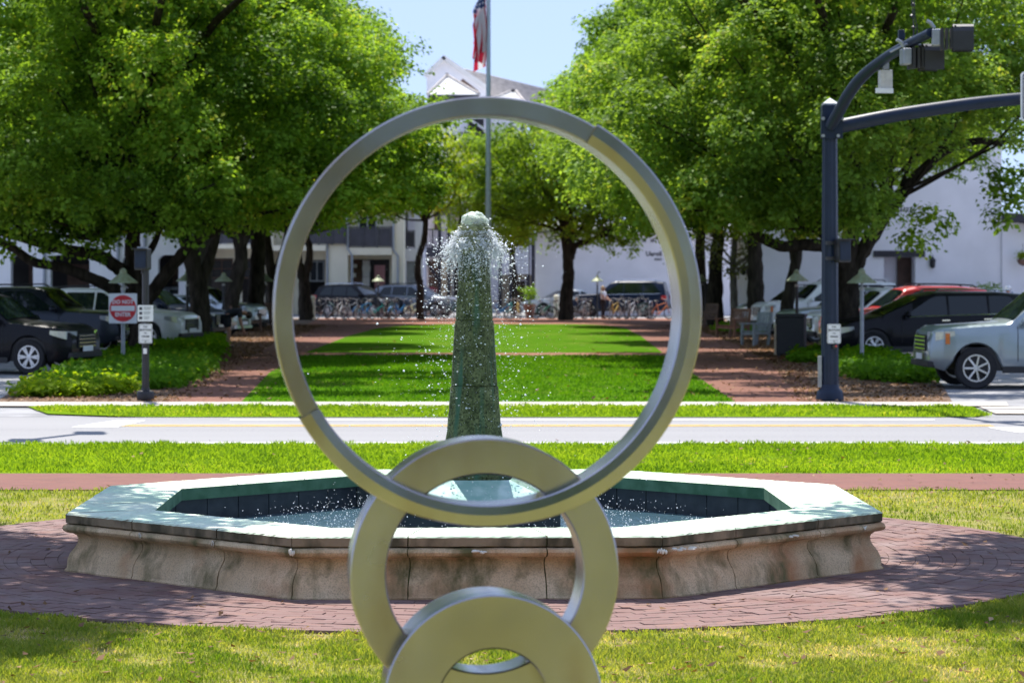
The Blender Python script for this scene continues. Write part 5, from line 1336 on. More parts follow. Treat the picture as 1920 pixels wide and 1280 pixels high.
# ------------------------------------------------------------------ groundcover and small plants
def cover(name, pts, h, r_, size, mat_, label, per=26):
    """Low leafy mounds over the given (x, depth) points."""
    cl = np.array([(x, y, terr(y) + h * rng.uniform(0.3, 1.0)) for x, y in pts])
    b, t, w, s_, c, u = leaf_cloud(cl, per, r_, size, 0.36, 5, np.array([np.mean(cl[:, 0]), np.mean(cl[:, 1]), -3.0]), 0.45, 0.2)
    b[:, 2] = np.maximum(b[:, 2], 0.01); t[:, 2] = np.maximum(t[:, 2], 0.02)
    o = link(bpy.data.objects.new(name, quads_mesh(name, b, t, w, s_, mat_, np.clip(c, 0, .62), u))); o['kind'] = 'stuff'; o['label'] = label
    return o
def poly_pts(n, poly, f=None):
    xs, ys = [p[0] for p in poly], [p[1] for p in poly]; out = []
    while len(out) < n:
        x, y = random.uniform(min(xs), max(xs)), random.uniform(min(ys), max(ys)); ins = False
        for (x0, y0), (x1, y1) in zip(poly, poly[1:] + poly[:1]):
            if (y0 > y) != (y1 > y) and x < (x1 - x0) * (y - y0) / (y1 - y0) + x0: ins = not ins
        if ins: out.append((x, y))
    return out
def pp(px, py): d = gd(py); return (gx(px, d), d)
cover('groundcover', poly_pts(2600, [pp(70, 738), pp(120, 712), pp(190, 680), pp(262, 655), pp(340, 640), pp(410, 640), pp(402, 668), pp(372, 705), pp(330, 728), pp(262, 732), pp(150, 742)]), 0.2, 0.15, 0.125, MAT['cover'], 'thick dark green groundcover round the foot of the do not enter sign')
cover('groundcover', poly_pts(420, [pp(34, 746), pp(70, 730), pp(140, 727), pp(240, 726), pp(244, 738), pp(150, 745)]), 0.2, 0.12, 0.11, MAT['cover_y'], 'sunlit yellow green front edge of the left groundcover')
cover('groundcover', poly_pts(1000, [pp(1582, 700), pp(1590, 668), pp(1640, 668), pp(1690, 690), pp(1750, 718), pp(1700, 720), pp(1620, 712)]), 0.22, 0.14, 0.125, MAT['cover'], 'green groundcover between the navy pole and the silver SUV')
cover('groundcover', poly_pts(160, [pp(1490, 680), pp(1500, 664), pp(1545, 664), pp(1540, 682)]), 0.16, 0.12, 0.13, MAT['cover'], 'thin groundcover beside the black litter bin')
cover('groundcover', poly_pts(120, [pp(1340, 628), pp(1350, 616), pp(1440, 618), pp(1430, 630)]), 0.2, 0.14, 0.15, MAT['cover'], 'low plants under the brown chairs')
# ------------------------------------------------------------------ cars
def ip(pts, x):
    """Piecewise linear through (x, y) points."""
    if x <= pts[0][0]: return pts[0][1]
    for (a, b), (c, d) in zip(pts, pts[1:]):
        if x <= c: return b + (d - b) * (x - a) / (c - a) if c > a else d
    return pts[-1][1]

SHAPES = {
    # length, width, height, wheel radius, axle positions; top line and belt line as (distance from the nose, height)
    'suv': dict(L=4.75, W=1.90, r=0.37, ax=(0.92, 3.72), zb=0.26, top=[(0, .78), (.08, .93), (.30, 1.03), (1.30, 1.12), (1.42, 1.14), (2.05, 1.64), (2.35, 1.70), (3.6, 1.70), (4.3, 1.64), (4.45, 1.56), (4.66, 1.10), (4.72, .95), (4.75, .62)],
                belt=[(0, .76), (.3, .98), (1.3, 1.05), (4.6, 1.12), (4.75, .9)], cabin=(1.42, 4.62), glass=(1.62, 4.30), ws=(1.42, 2.05), bw=(4.45, 4.66)),
    'bigsuv': dict(L=5.2, W=2.02, r=0.39, ax=(0.84, 3.92), zb=0.32, top=[(0, .85), (.05, 1.06), (.22, 1.16), (1.42, 1.24), (1.52, 1.26), (2.12, 1.82), (2.4, 1.90), (4.4, 1.90), (4.95, 1.85), (5.1, 1.3), (5.2, .8)],
                   belt=[(0, .85), (.22, 1.08), (1.4, 1.16), (5.0, 1.22), (5.2, 1.0)], cabin=(1.52, 5.05), glass=(1.72, 4.85), ws=(1.52, 2.12), bw=(4.95, 5.1)),
    'van': dict(L=5.15, W=1.99, r=0.35, ax=(0.95, 4.0), zb=0.22, top=[(0, .66), (.10, .84), (.40, .98), (1.05, 1.10), (1.15, 1.12), (2.2, 1.64), (2.6, 1.72), (4.2, 1.73), (4.85, 1.67), (5.0, 1.50), (5.1, .95), (5.15, .6)],
                belt=[(0, .65), (.4, .92), (1.1, 1.0), (2.0, 1.07), (4.9, 1.16), (5.15, .9)], cabin=(1.15, 5.02), glass=(1.75, 4.80), ws=(1.15, 2.2), bw=(4.95, 5.1)),
    'truck': dict(L=5.2, W=1.95, r=0.38, ax=(0.95, 4.05), zb=0.34, top=[(0, .82), (.05, 1.03), (.25, 1.12), (1.35, 1.18), (1.45, 1.20), (2.0, 1.70), (2.25, 1.76), (4.6, 1.74), (4.95, 1.68), (5.1, 1.2), (5.2, .75)],
                  belt=[(0, .82), (.25, 1.05), (1.4, 1.12), (5.0, 1.16), (5.2, .95)], cabin=(1.45, 5.02), glass=(1.62, 4.75), ws=(1.45, 2.0), bw=(4.95, 5.1)),
    'sedan': dict(L=4.7, W=1.84, r=0.33, ax=(0.9, 3.68), zb=0.2, top=[(0, .55), (.1, .72), (.4, .82), (1.25, .95), (1.35, .97), (2.1, 1.38), (2.5, 1.45), (3.2, 1.43), (3.9, 1.12), (4.0, 1.08), (4.6, 1.02), (4.68, .85), (4.7, .5)],
                  belt=[(0, .55), (.4, .78), (1.3, .90), (4.0, 1.0), (4.7, .8)], cabin=(1.35, 3.98), glass=(1.75, 3.55), ws=(1.35, 2.1), bw=(3.2, 3.9)),
}
def make_car(label, shape, paint, nose, ang, group=None, rack=False, cat='car', chrome=True, dark_lower=False):
    """A parked car; nose = (x, depth) of the middle of its front, ang = heading of the nose (degrees from +x)."""
    S = SHAPES[shape]; L, W, r = S['L'], S['W'], S['r']
    a = R(ang); z0 = terr(nose[1])
    t = root('parked_car', label, cat, (nose[0], nose[1], z0), a, group)      # local +x points out of the nose, body runs to -x
    P = MAT[paint]
    us = sorted(set([0, .03, .08, .15, .25, .4] + [i * 0.08 for i in range(5, int(L / 0.08))] + [L - .25, L - .15, L - .08, L - .03, L] + [q for q, _ in S['top']]))
    us = [u for i, u in enumerate(us) if i == 0 or u - us[i - 1] > 0.012]
    def plan(u):                                                    # width factor, rounded at both ends
        e = min(u, L - u); k = 0.42 if u < L / 2 else 0.25
        return 1.0 - (0.20 if u < L / 2 else 0.12) * max(0, 1 - e / k) ** 1.8
    c0, c1 = S['cabin']
    def station(u):
        w = W / 2 * plan(u); top = ip(S['top'], u); belt = min(ip(S['belt'], u), top - 0.02); zb = S['zb'] + (0.10 * max(0, 1 - u / .3) + 0.14 * max(0, 1 - (L - u) / .4))
        arch = 0
        for axu in S['ax']:
            q = (r + .065) ** 2 - (u - axu) ** 2
            if q > 0: zb = max(zb, r + math.sqrt(q)); arch = 1
        za = max(zb + .03, .5 + S['zb'] * .3); zs = max(za + .03, belt - .12)
        if c0 < u < c1:
            h = top - belt; tw = w * (0.97 - 0.21 * h / 0.62 * (1 if shape != 'van' else .9)); rw = tw
            prof = [(w * .95, zb), (w * .99, min(zb + .05, za)), (w, za), (w * .995, zs), (w * .965, belt), (tw + (w * .965 - tw) * .10, belt + h * .86), (tw - .06, top - .015), (tw * .6, top + .012), (0, top + .02)]
        else:
            prof = [(w * .95, zb), (w * .99, min(zb + .05, za)), (w, za), (w * .995, max(za + .02, min(zs, top - .06))), (w * .97, max(za + .03, top - .045)), (w * .90, max(za + .035, top - .012)), (w * .75, max(za + .04, top)), (w * .4, max(za + .045, top + .012)), (0, max(za + .05, top + .018))]
        return prof
    rows = []
    for u in us:
        p = station(u); rows.append([(-u, y, z) for y, z in p] + [(-u, -y, z) for y, z in reversed(p[:-1])])
    m = MB(); m.grid(rows); n = len(rows[0]); m.f += [tuple(range(n)), tuple(reversed(range((len(rows) - 1) * n, len(rows) * n)))]; m.m += [0, 0]
    m.build('body', P, t, smooth=True)
    MB().bx(-L + .45, -.55, -W / 2 + .06, W / 2 - .06, S['zb'] + .02, .78 if shape != 'sedan' else .62).build('underbody', MAT['trim_black'], t)
    def surf(u, z):
        p = station(u)
        for (ya, za), (yb, zb) in zip(p, p[1:]):
            if zb > za and za <= z <= zb: return ya + (yb - ya) * (z - za) / (zb - za)
        return p[4][0]
    # side windows: three panes per side following the cabin's lean
    g0, g1 = S['glass']; cuts_ = [g0, g0 + (g1 - g0) * .36, g0 + (g1 - g0) * .70, g1]
    for sgn in (1, -1):
        for i in range(3):
            ua, ub = cuts_[i] + (.03 if i else 0), cuts_[i + 1] - .03; rows2 = []
            for k in range(9):
                u = ua + (ub - ua) * k / 8; bl = ip(S['belt'], u) + .035; tp = min(ip(S['top'], u) - .10, ip(S['top'], u) - .10)
                if i == 0: tp = min(tp, bl + .03 + (u - ua) * 0.62)
                if i == 2: tp = min(tp, bl + .05 + (ub - u) * 1.3)
                tp = max(tp, bl + .02)
                rows2.append([(-u, sgn * (surf(u, bl + (tp - bl) * j / 3) + .006), bl + (tp - bl) * j / 3) for j in range(4)])
            MB().grid(rows2).build('side_window', MAT['glass'], t, smooth=True)
        if chrome:
            pts = [(-(g0 + (g1 - g0) * k / 10), sgn * (surf(g0 + (g1 - g0) * k / 10, ip(S['belt'], g0 + (g1 - g0) * k / 10) + .02) + .008), ip(S['belt'], g0 + (g1 - g0) * k / 10) + .02) for k in range(11)]
            MB().tube(pts, .012, 5).build('belt_trim', MAT['chrome'], t)
    def cross_glass(name, ua, ub, inset):
        rows2 = []
        for k in range(7):
            u = ua + (ub - ua) * (.06 + .86 * k / 6); p = station(u); y6 = p[5][0] - inset; zt = p[7][1]; row = []
            for j in range(9):
                f = -1 + 2 * j / 8; y = y6 * f; zz = ip([(0, p[8][1]), (p[7][0], p[7][1]), (max(p[6][0], p[7][0] + .01), p[6][1]), (max(p[5][0], p[6][0] + .02), p[5][1])], abs(y))
                row.append((-u, y, zz))
            rows2.append(row)
        # push out along the slope
        nrm = Vector((ip(S['top'], ub) - ip(S['top'], ua), 0, (ub - ua))); nrm.normalize(); nrm = Vector((nrm.x, 0, abs(nrm.z))) * .012
        rows2 = [[tuple(Vector(q) + nrm) for q in row] for row in rows2]
        MB().grid(rows2).build(name, MAT['glass'], t, smooth=True)
    cross_glass('windscreen', S['ws'][0], S['ws'][1], .05); cross_glass('rear_window', S['bw'][0], S['bw'][1], .08)
    for axu in S['ax']:
        for sgn in (1, -1):
            wr = MB().lathe([(r * .68, -.10), (r * .93, -.115), (r, -.085), (r, .085), (r * .93, .115), (r * .68, .10), (r * .64, .06), (r * .64, -.06)], (0, 0, 0), 28, 'Y', close=False).build('wheel', MAT['tyre'], t, smooth=True)
            wr.location = (-axu, sgn * (W / 2 - .125), r)
            b = MB(); rr = r * .66
            b.lathe([(rr, .085), (rr, .10), (rr * .90, .10), (rr * .86, .06), (rr * .86, -.05), (rr, -.05)], (0, 0, 0), 28, 'Y', close=False)
            nsp = 7 if shape == 'bigsuv' else 6
            for k in range(nsp):
                an = 2 * PI * k / nsp; wd = rr * (.30 if shape == 'bigsuv' else .12)
                for da in ((0,) if shape == 'bigsuv' else (-.13, .13)):
                    c, s_ = math.cos(an + da * .3), math.sin(an + da * .3); c2, s2 = math.cos(an + da), math.sin(an + da)
                    b.bar((rr * .15 * c, .075, rr * .15 * s_), (rr * .95 * c2, .085, rr * .95 * s2), wd, .035)
            b.lathe([(0.001, .095), (rr * .22, .092), (rr * .26, .07), (rr * .26, .02)], (0, 0, 0), 16, 'Y')
            ro = b.build('rim', MAT['rim'], wr, smooth=False); ro.scale = (1, sgn, 1)
            MB().lathe([(0.001, .02), (rr * .84, .018), (rr * .84, -.02)], (0, 0, 0), 20, 'Y', close=False).build('brake_disc', MAT['trim_black'], wr).scale = (1, sgn, 1)
    zh = ip(S['top'], .1) - .13
    for sgn in (1, -1):
        rows2 = []
        for k in range(6):
            u = .02 + .42 * k / 5; p_w = W / 2 * plan(u)
            rows2.append([(-u + .012, sgn * (p_w * (.99 if k else .80) + .006 if k else W / 2 * plan(0) * .62), zh + .10 * (1 - .35 * k / 5) - .19 * (1 - .55 * k / 5) * j / 2 + k * .012) for j in range(3)])
        MB().grid(rows2).build('headlight', MAT['lamp_clear'], t, smooth=True)
        if shape == 'bigsuv': MB().bx(-.34, -.26, sgn * (W / 2 * plan(.3) + .012), sgn * (W / 2 * plan(.3) - .03), zh - .12, zh + .08).build('marker_lamp', MAT['lamp_amber'], t)
        u = L - .06; MB().bx(-L + .30, -L + .02, sgn * (W / 2 * plan(L - .1) - .12), sgn * (W / 2 * plan(L - .2) + .012), .92, 1.14 if shape != 'sedan' else 1.0).build('tail_light', MAT['lamp_red'], t)
        bl = ip(S['belt'], g0) + .04; b = MB(); b.ball((-g0 - .02, sgn * (W / 2 + .11), bl + .06), (.085, .12, .085), 10, 7); b.bar((-g0 - .02, sgn * (W / 2 - .05), bl), (-g0 - .02, sgn * (W / 2 + .06), bl + .03), .05)
        b.build('wing_mirror', P, t, smooth=True)
        for uh in (cuts_[1] - .18, cuts_[2] - .14):
            MB().bar((-uh, sgn * (W / 2 + .018), ip(S['belt'], uh) - .10), (-uh - .20, sgn * (W / 2 + .018), ip(S['belt'], uh) - .095), .03).build('door_handle', MAT['chrome'] if chrome else P, t)
        for us_ in (g0 - .10, cuts_[1], cuts_[2]):
            zt = ip(S['belt'], us_); MB().tube([(-us_, sgn * (surf(us_, z) + .003), z) for z in np.linspace(S['zb'] + .2 if all(abs(us_ - q) > r + .1 for q in S['ax']) else zt - .25, zt, 6)], .007, 4).build('door_seam', MAT['trim_black'], t)
        MB().bx(-S['ax'][1] + r + .1, -S['ax'][0] - r - .1, sgn * (W / 2 - .03), sgn * (W / 2 + .012), S['zb'] - .02, S['zb'] + .10).build('sill', MAT['trim_black'], t)
        if rack or shape in ('suv', 'bigsuv', 'van', 'truck'):
            ua, ub = S['ws'][1] + .35, S['bw'][0] - .35; pts = [(-u, sgn * (W / 2 * .66), ip(S['top'], u) + (.02 if u in (ua, ub) else .075)) for u in (ua, ua + .12, (ua + ub) / 2, ub - .12, ub)]
            MB().tube(pts, .02, 6).build('roof_rail', MAT['chrome'] if paint in ('paint_black', 'paint_navy') else MAT['trim_black'], t)
    wn_ = W / 2 * plan(0) * .60
    b = MB(); zt = zh + .04
    b.bx(.002, .03, -wn_, wn_, zt - .30, zt); b.build('grille', MAT['trim_black'], t)
    b = MB()
    for k in range(4): b.bx(.03, .04, -wn_ * .96, wn_ * .96, zt - .27 + k * .075, zt - .25 + k * .075)
    b.build('grille_bars', MAT['chrome'], t)
    MB().bx(-.10, .045, -W / 2 * .84, W / 2 * .84, S['zb'] + .08, S['zb'] + .20).build('front_bumper', MAT['trim_black'] if shape in ('suv', 'truck', 'bigsuv') else P, t, bevel=.02)
    MB().bx(.04, .055, -.26, .26, S['zb'] + .22, S['zb'] + .33).build('number_plate', MAT['sign_white'], t)
    MB().bx(-L - .03, -L + .12, -W / 2 * .86, W / 2 * .86, S['zb'] + .10, S['zb'] + .34).build('rear_bumper', MAT['trim_black'] if shape in ('suv', 'truck', 'bigsuv') else P, t, bevel=.02)
    return t
GL, GR, GC = 'cars parked under the oaks on the left', 'cars parked on the right of the lawn', 'cars parked beyond the bicycles'
# left car park: noses to the right
make_car('black SUV cut off by the left edge, its headlight beside the groundcover', 'suv', 'paint_black', (-9.15, 58.2), -14, GL, chrome=False)
make_car('dark slate blue truck-like SUV behind the black one, beside the do not enter sign', 'truck', 'paint_darkgrey', (-9.85, 69.5), -10, GL, chrome=False)
make_car('white SUV with a dark grille, partly behind the do not enter sign', 'suv', 'paint_white', (-9.05, 76.5), -16, GL)
make_car('dark car between the near left oak and the leaning oak', 'suv', 'paint_navy', (-9.2, 85.5), -14, GL, chrome=False)
make_car('pale car with a light blue windscreen behind the leaning oak trunks', 'sedan', 'paint_silver', (-9.3, 94.0), -14, GL, chrome=False)
make_car('pale silver car glimpsed between the oak trunks further back on the left', 'suv', 'paint_silver', (-9.6, 104.0), -14, GL, chrome=False)
# right car park: noses to the left
make_car('ice blue SUV with seven spoke wheels, cut off by the right edge', 'bigsuv', 'paint_iceblue', (7.80, 51.6), 182.5, GR, chrome=False)
van = make_car('black minivan with chrome window trim behind the navy mast pole', 'van', 'paint_black', (7.95, 68.2), 187, GR)
red = make_car('bright red SUV whose roof shows above the black minivan', 'suv', 'paint_red', (8.62, 74.5), 188, GR, chrome=False)
make_car('white SUV with its pale roof showing left of the red one', 'suv', 'paint_white', (8.7, 79.6), 188, GR, chrome=False)
make_car('silver crossover behind the black litter bin, one alloy wheel showing', 'suv', 'paint_silver', (8.35, 84.5), 189, GR)
make_car('dark blue sedan between the silver crossover and the white SUV', 'sedan', 'paint_blue', (9.6, 90.5), 188, GR, chrome=False)
make_car('tall white van with a sloping windscreen behind the slender leaning oak', 'bigsuv', 'paint_white', (8.75, 97.0), 190, GR, chrome=False)
make_car('pale car half hidden by the thick straight oak trunk', 'suv', 'paint_silver', (8.9, 106.0), 190, GR, chrome=False)
van.scale.z = 0.955; red.scale.z = 1.035
# beyond the bicycles
make_car('black SUV seen from behind the bicycles, before the cream building', 'suv', 'paint_black', (-6.3, 146.5), -28, GC, chrome=False)
make_car('grey blue pickup like SUV left of the column, behind the crooked young tree', 'suv', 'paint_grey', (-3.0, 147.5), -20, GC, chrome=False)
make_car('navy blue SUV with a chrome window line before the white pavilion', 'bigsuv', 'paint_navy', (3.35, 147.0), 170, GC, rack=True)
make_car('small car with a white roof at the corner of the white pavilion', 'sedan', 'paint_white', (0.6, 151.5 - 3.0), 195, GC, chrome=False)

# ------------------------------------------------------------------ mast arm traffic pole
d = gd(752); X = lambda px: gx(px, d); Z = lambda py: gz(py, d)
mast = root('mast_pole', 'navy fluted traffic pole with two mast arms reaching right over the road', 'traffic pole', (X(1556), d, 0.02))
x0 = X(1556)
m = MB()
def fluted(r0, r1, z0, z1, n=8, flute=.12):
    vs = []; k = n * 4
    for r_, z in ((r0, z0), (r1, z1)):
        for j in range(k):
            a = 2 * PI * j / k + PI / 8; f = r_ * (1 - flute * (0.5 - 0.5 * math.cos(a * n))); vs.append((f * math.cos(a), f * math.sin(a), z))
    m.add(vs, [(j, (j + 1) % k, (j + 1) % k + k, j + k) for j in range(k)])
fluted(.152, .128, .25, Z(250)); m.build('shaft', MAT['navy_pole'], mast)
MB().lathe([(.24, 0), (.24, .06), (.225, .10), (.22, .15), (.165, .20), (.155, .26), (.145, .27)], n=16).build('base', MAT['navy_pole'], mast, smooth=True)
m = MB(); zt = Z(250)
m.bx(-.145, .145, -.145, .145, Z(262), Z(200)); m.build('mast_head', MAT['navy_pole'], mast, bevel=.012)
MB().lathe([(.185, Z(200)), (.185, Z(197)), (.02, Z(187)), (.001, Z(186))], n=4, ph=PI / 4).build('finial_cap', MAT['grey_metal'], mast)
MB().bx(-.165, .20, -.17, -.146, Z(263), Z(223)).build('clamp_plate', MAT['navy_pole'], mast)
for px, py in ((1541, 226), (1541, 258), (1569, 258), (1582, 226)):
    MB().lathe([(.03, -.05), (.03, .0), (.015, .012)], (X(px) - x0 if px < 1580 else .185, -.17, Z(py)), 8, 'Y').build('bolt', MAT['grey_metal'], mast)
def dd(px, py, off): return (gx(px, d + off) - x0, off, gz(py, d + off))
MB().tube(spline([dd(1572, 240, -.05), dd(1660, 222, -.05), (gx(1760, d) - x0, -.05, Z(206)), (gx(1860, d) - x0, -.05, Z(193)), (gx(1990, d) - x0, -.05, Z(182)), (gx(2200, d) - x0, -.05, Z(172))], 5), lerp_list([.125, .118, .112, .108, .10, .09], 5), 14).build('long_arm', MAT['navy_pole'], mast, smooth=True)
arm2 = [dd(1558, 238, -.2), dd(1573, 212, -.5), dd(1592, 178, -.9), dd(1618, 145, -1.4), dd(1655, 115, -2.1), dd(1695, 90, -2.9), dd(1745, 64, -3.8)]
MB().tube(spline(arm2, 5), lerp_list([.10, .10, .098, .094, .088, .082, .075], 5), 14).build('short_arm', MAT['navy_pole'], mast, smooth=True)
MB().bx(-.20, -.145, -.06, .06, .22, .75).build('hand_hole_cover', MAT['grey_metal'], mast)
def signal_head(label, pos, rz, parent_to=None):
    t = root('traffic_signal', label, 'traffic signal', pos, rz, 'signal heads on the short mast arm')
    b = MB(); b.bx(-.24, -.10, -.13, .13, -.14, .12)
    b.build('housing', MAT['grey_metal'], t, bevel=.02)
    for k in range(3): MB().bx(-.10 + .07 * k, -.06 + .07 * k, -.18, .18, -.20 + .01 * k, .13).build('cooling_fin', MAT['trim_black'], t)
    v = MB(); prof = [(-.20, -.22), (-.20, .08), (-.17, .15), (-.10, .19), (.10, .19), (.17, .15), (.20, .08), (.20, -.22)]
    rows = [[(x, y * s_, z * s_) for y, z in prof] for x, s_ in ((.08, 1.0), (.40, 1.0))] + [[(.40, y * .9, z * .93) for y, z in prof], [(.12, y * .9, z * .93) for y, z in prof]]
    v.grid(rows); v.build('visor', MAT['black_metal'], t, smooth=False)
    MB().bx(.10, .13, -.18, .18, -.20, .17).build('face_plate', MAT['trim_black'], t)
    MB().lathe([(.001, .135), (.12, .14), (.14, .12)], (0, 0, -.02), 16, 'X').build('lens', MAT['window'], t)
    MB().tube([(-.2, 0, .14), (-.25, 0, .22), (-.32, 0, .26)], .03, 7).build('bracket', MAT['grey_metal'], t)
    return t
dh = d - 3.2
signal_head('lower grey backed signal head hanging under the short mast arm', (gx(1718, dh), dh, gz(106, dh)), R(8))
signal_head('upper signal head with a dark visor at the tip of the short mast arm', (gx(1776, dh - .6), dh - .6, gz(70, dh - .6)), R(-6))
t = root('detector_box', 'pale grey detector box hanging under the curved mast arm', 'box', (gx(1660, d - 2), d - 2, gz(148, d - 2)), R(10))
MB().bx(-.10, .10, -.08, .08, -.20, .14).build('box_body', MAT['box_grey'], t, bevel=.01)
MB().bx(-.19, .10, -.11, -.07, -.24, -.16).build('label_strip', MAT['sign_white'], t)
MB().bx(-.05, .05, -.04, .04, .16, .26).build('bracket', MAT['grey_metal'], t)
t = root('span_cable', 'dark cable with insulators dropping to the short mast arm from above', 'cable', (gx(1712, dh), dh, gz(85, dh)))
zt = 1.6; m = MB().tube(spline([(0, 0, 0), (.01, 0, .3), (-.02, 0, .8), (.02, 0, zt)], 4), .012, 6); m.tube(spline([(.03, .02, 0), (.07, .02, .25), (.02, .02, .6), (.06, 0, zt)], 4), .009, 6)
m.build('wires', MAT['black_metal'], t)
for k in range(4): MB().lathe([(.01, -.03), (.035, -.01), (.035, .01), (.01, .03)], (random.uniform(-.03, .03), 0, .1 + .18 * k), 8).build('insulator', MAT['black_metal'], t)
MB().tube([(-.35, .1, -.1), (-.1, .02, .02), (.12, 0, 0), (.2, .05, -.05)], .02, 6).build('clamp', MAT['grey_metal'], t)
t = root('arm_sensor', 'small dark sensor standing on the curved mast arm', 'sensor', (gx(1690, d - 2.8), d - 2.8, gz(66, d - 2.8)))
MB().bx(-.05, .05, -.06, .06, -.08, .08).build('sensor_body', MAT['navy_pole'], t, bevel=.01); MB().tube([(0, 0, -.08), (.01, 0, -.22)], .014, 6).build('stem', MAT['navy_pole'], t)
t = root('overhead_sign', 'white dark bordered road sign on the long mast arm, cut by the right edge', 'sign', (gx(1913, d - .2) + .75, d - .24, gz(183, d)), 0)
h = mm(93, d) / 2
def rrect(w, h, r_, n=5):
    out = []
    for cx, cz, a0 in ((w - r_, h - r_, 0), (-w + r_, h - r_, 90), (-w + r_, -h + r_, 180), (w - r_, -h + r_, 270)):
        for k in range(n + 1): out.append((cx + r_ * math.cos(R(a0 + 90 * k / n)), cz + r_ * math.sin(R(a0 + 90 * k / n))))
    return out
MB().prism(rrect(.75, h, .07), -.015, .015).build('sign_panel', MAT['sign_white'], t)
MB().prism(rrect(.72, h - .03, .05), -.018, -.0155).build('border', MAT['sign_ink'], t); MB().prism(rrect(.70, h - .05, .045), -.021, -.0185).build('sign_field', MAT['sign_white'], t)

# a second mast pole stands just outside the left edge; only its shadow falls across the road in view
t2 = root('mast_pole', 'navy mast pole just outside the left edge, its arm above the road', 'traffic pole', (-9.6, 34.0, 0.02))
m_old = m; m = MB(); fluted(.15, .12, .2, 6.6); m.build('shaft', MAT['navy_pole'], t2); m = m_old
MB().lathe([(.24, 0), (.24, .1), (.165, .2), (.15, .28)], n=16).build('base', MAT['navy_pole'], t2, smooth=True)
MB().tube(spline([(0, 0, 6.0), (.9, 2.2, 6.6), (2.1, 5.2, 7.0), (2.9, 7.4, 7.1)], 5), .09, 10).build('arm', MAT['navy_pole'], t2, smooth=True)
for k_, (x_, y_) in enumerate(((2.2, 5.5), (2.8, 7.1))): MB().bx(x_ - .16, x_ + .22, y_ - .14, y_ + .14, 6.62, 7.55).build('signal', MAT['black_metal'], t2)
def ped_head(label, x, dep, z, rz, w=.24, h=.36):
    t = root('pedestrian_signal', label, 'pedestrian signal', (x, dep, z), rz)
    MB().prism(rrect(w / 2, h / 2, .03, 3), -.10, .10).build('housing', MAT['black_metal'], t, bevel=.01)
    MB().prism(rrect(w / 2 - .02, h / 2 - .04, .02, 3), -.115, -.1005).build('screen_door', MAT['navy_pole'], t)
    MB().bx(-w / 2, w / 2, -.22, -.10, h / 2 - .015, h / 2).build('visor', MAT['black_metal'], t)
    return t
t = ped_head('dark pedestrian signal on the side of the navy mast pole', gx(1577, d), d - .12, Z(470), R(25), .24, .40)
MB().bx(-.28, -.08, .02, .08, .10, .16).build('bracket', MAT['black_metal'], t)
MB().bx(-.28, -.08, .02, .08, -.16, -.10).build('bracket', MAT['black_metal'], t)
def button_sign(label, x, dep, z, lean=0.0):
    t = root('crossing_sign', label, 'sign', (x, dep, z))
    MB().prism(rrect(.115, .165, .025), -.004, .004).build('sign_panel', MAT['sign_white'], t)
    b = MB(); o_, i_ = rrect(.105, .155, .02), rrect(.100, .150, .018)
    n_ = len(o_); b.add([(x_, -.006, z_) for x_, z_ in o_] + [(x_, -.006, z_) for x_, z_ in i_], [(k, (k + 1) % n_, (k + 1) % n_ + n_, k + n_) for k in range(n_)]); b.build('border', MAT['sign_ink'], t)
    for s_, sz, zz in (('PUSH', .030, .115), ('BUTTON', .046, .060), ('TO', .034, .005), ('CROSS', .044, -.05)): text(s_, sz, t, (0, -.006, zz), MAT['sign_ink'])
    MB().bx(-.07, .07, -.0065, -.0045, -.115, -.110).build('rule', MAT['sign_ink'], t); MB().lathe([(.001, -.008), (.014, -.008), (.014, -.004)], (0, 0, -.135), 10, 'Y').build('bolt', MAT['grey_metal'], t)
    return t
button_sign('white push button sign on the navy mast pole', gx(1561.5, d), d - .18, Z(625))
t = root('push_button', 'small red lit push button below the sign on the navy mast pole', 'button', (gx(1564, d), d - .155, Z(648)))
MB().lathe([(.05, .02), (.05, -.03), (.03, -.035)], n=12, axis='Y').build('button_case', MAT['black_metal'], t); MB().ball((0.01, -.04, 0), (.02, .01, .02), 8, 6).build('button_lamp', MAT['lamp_red'], t)

# left pedestrian pole
xl = gx(273, d)
t = root('signal_post', 'black crossing signal post left of the brick walk', 'signal post', (xl, d, 0.02))
m = MB(); fluted(.062, .058, .2, Z(505)); m.build('shaft', MAT['black_metal'], t)
MB().lathe([(.145, 0), (.15, .03), (.15, .12), (.135, .155), (.075, .165), (.068, .21)], n=18).build('base', MAT['black_metal'], t, smooth=True)
MB().bx(-.03, .03, -.08, -.055, Z(665), Z(655)).build('access_plate', MAT['sign_white'], t)
t = ped_head('dark pedestrian signal on top of the black crossing post', gx(268, d), d - .02, Z(486), R(-15), .235, .37)
MB().lathe([(.03, -.25), (.03, -.18)], n=8).build('collar', MAT['black_metal'], t); MB().bx(-.08, .08, -.05, .05, .185, .215).build('top_bracket', MAT['grey_metal'], t)
t = root('crossing_sign', 'white instruction sign with three black symbols, upper of two on the crossing post', 'sign', (gx(274, d), d - .085, Z(587)))
MB().prism(rrect(.132, .137, .012, 3), -.004, .004).build('sign_panel', MAT['sign_white'], t)
for k, zz in enumerate((.08, 0, -.08)):
    MB().bx(-.105, -.055, -.007, -.0045, zz - .024, zz + .024).build('symbol', MAT['sign_ink'], t)
    for j in range(3): MB().bx(-.03, .10 - .02 * (j == 2) - .015 * k, -.006, -.0045, zz + .018 - .018 * j, zz + .026 - .018 * j).build('text_line', MAT['grey_metal'], t)
button_sign('white push button sign, lower of two on the black crossing post', gx(274, d), d - .085, Z(625))

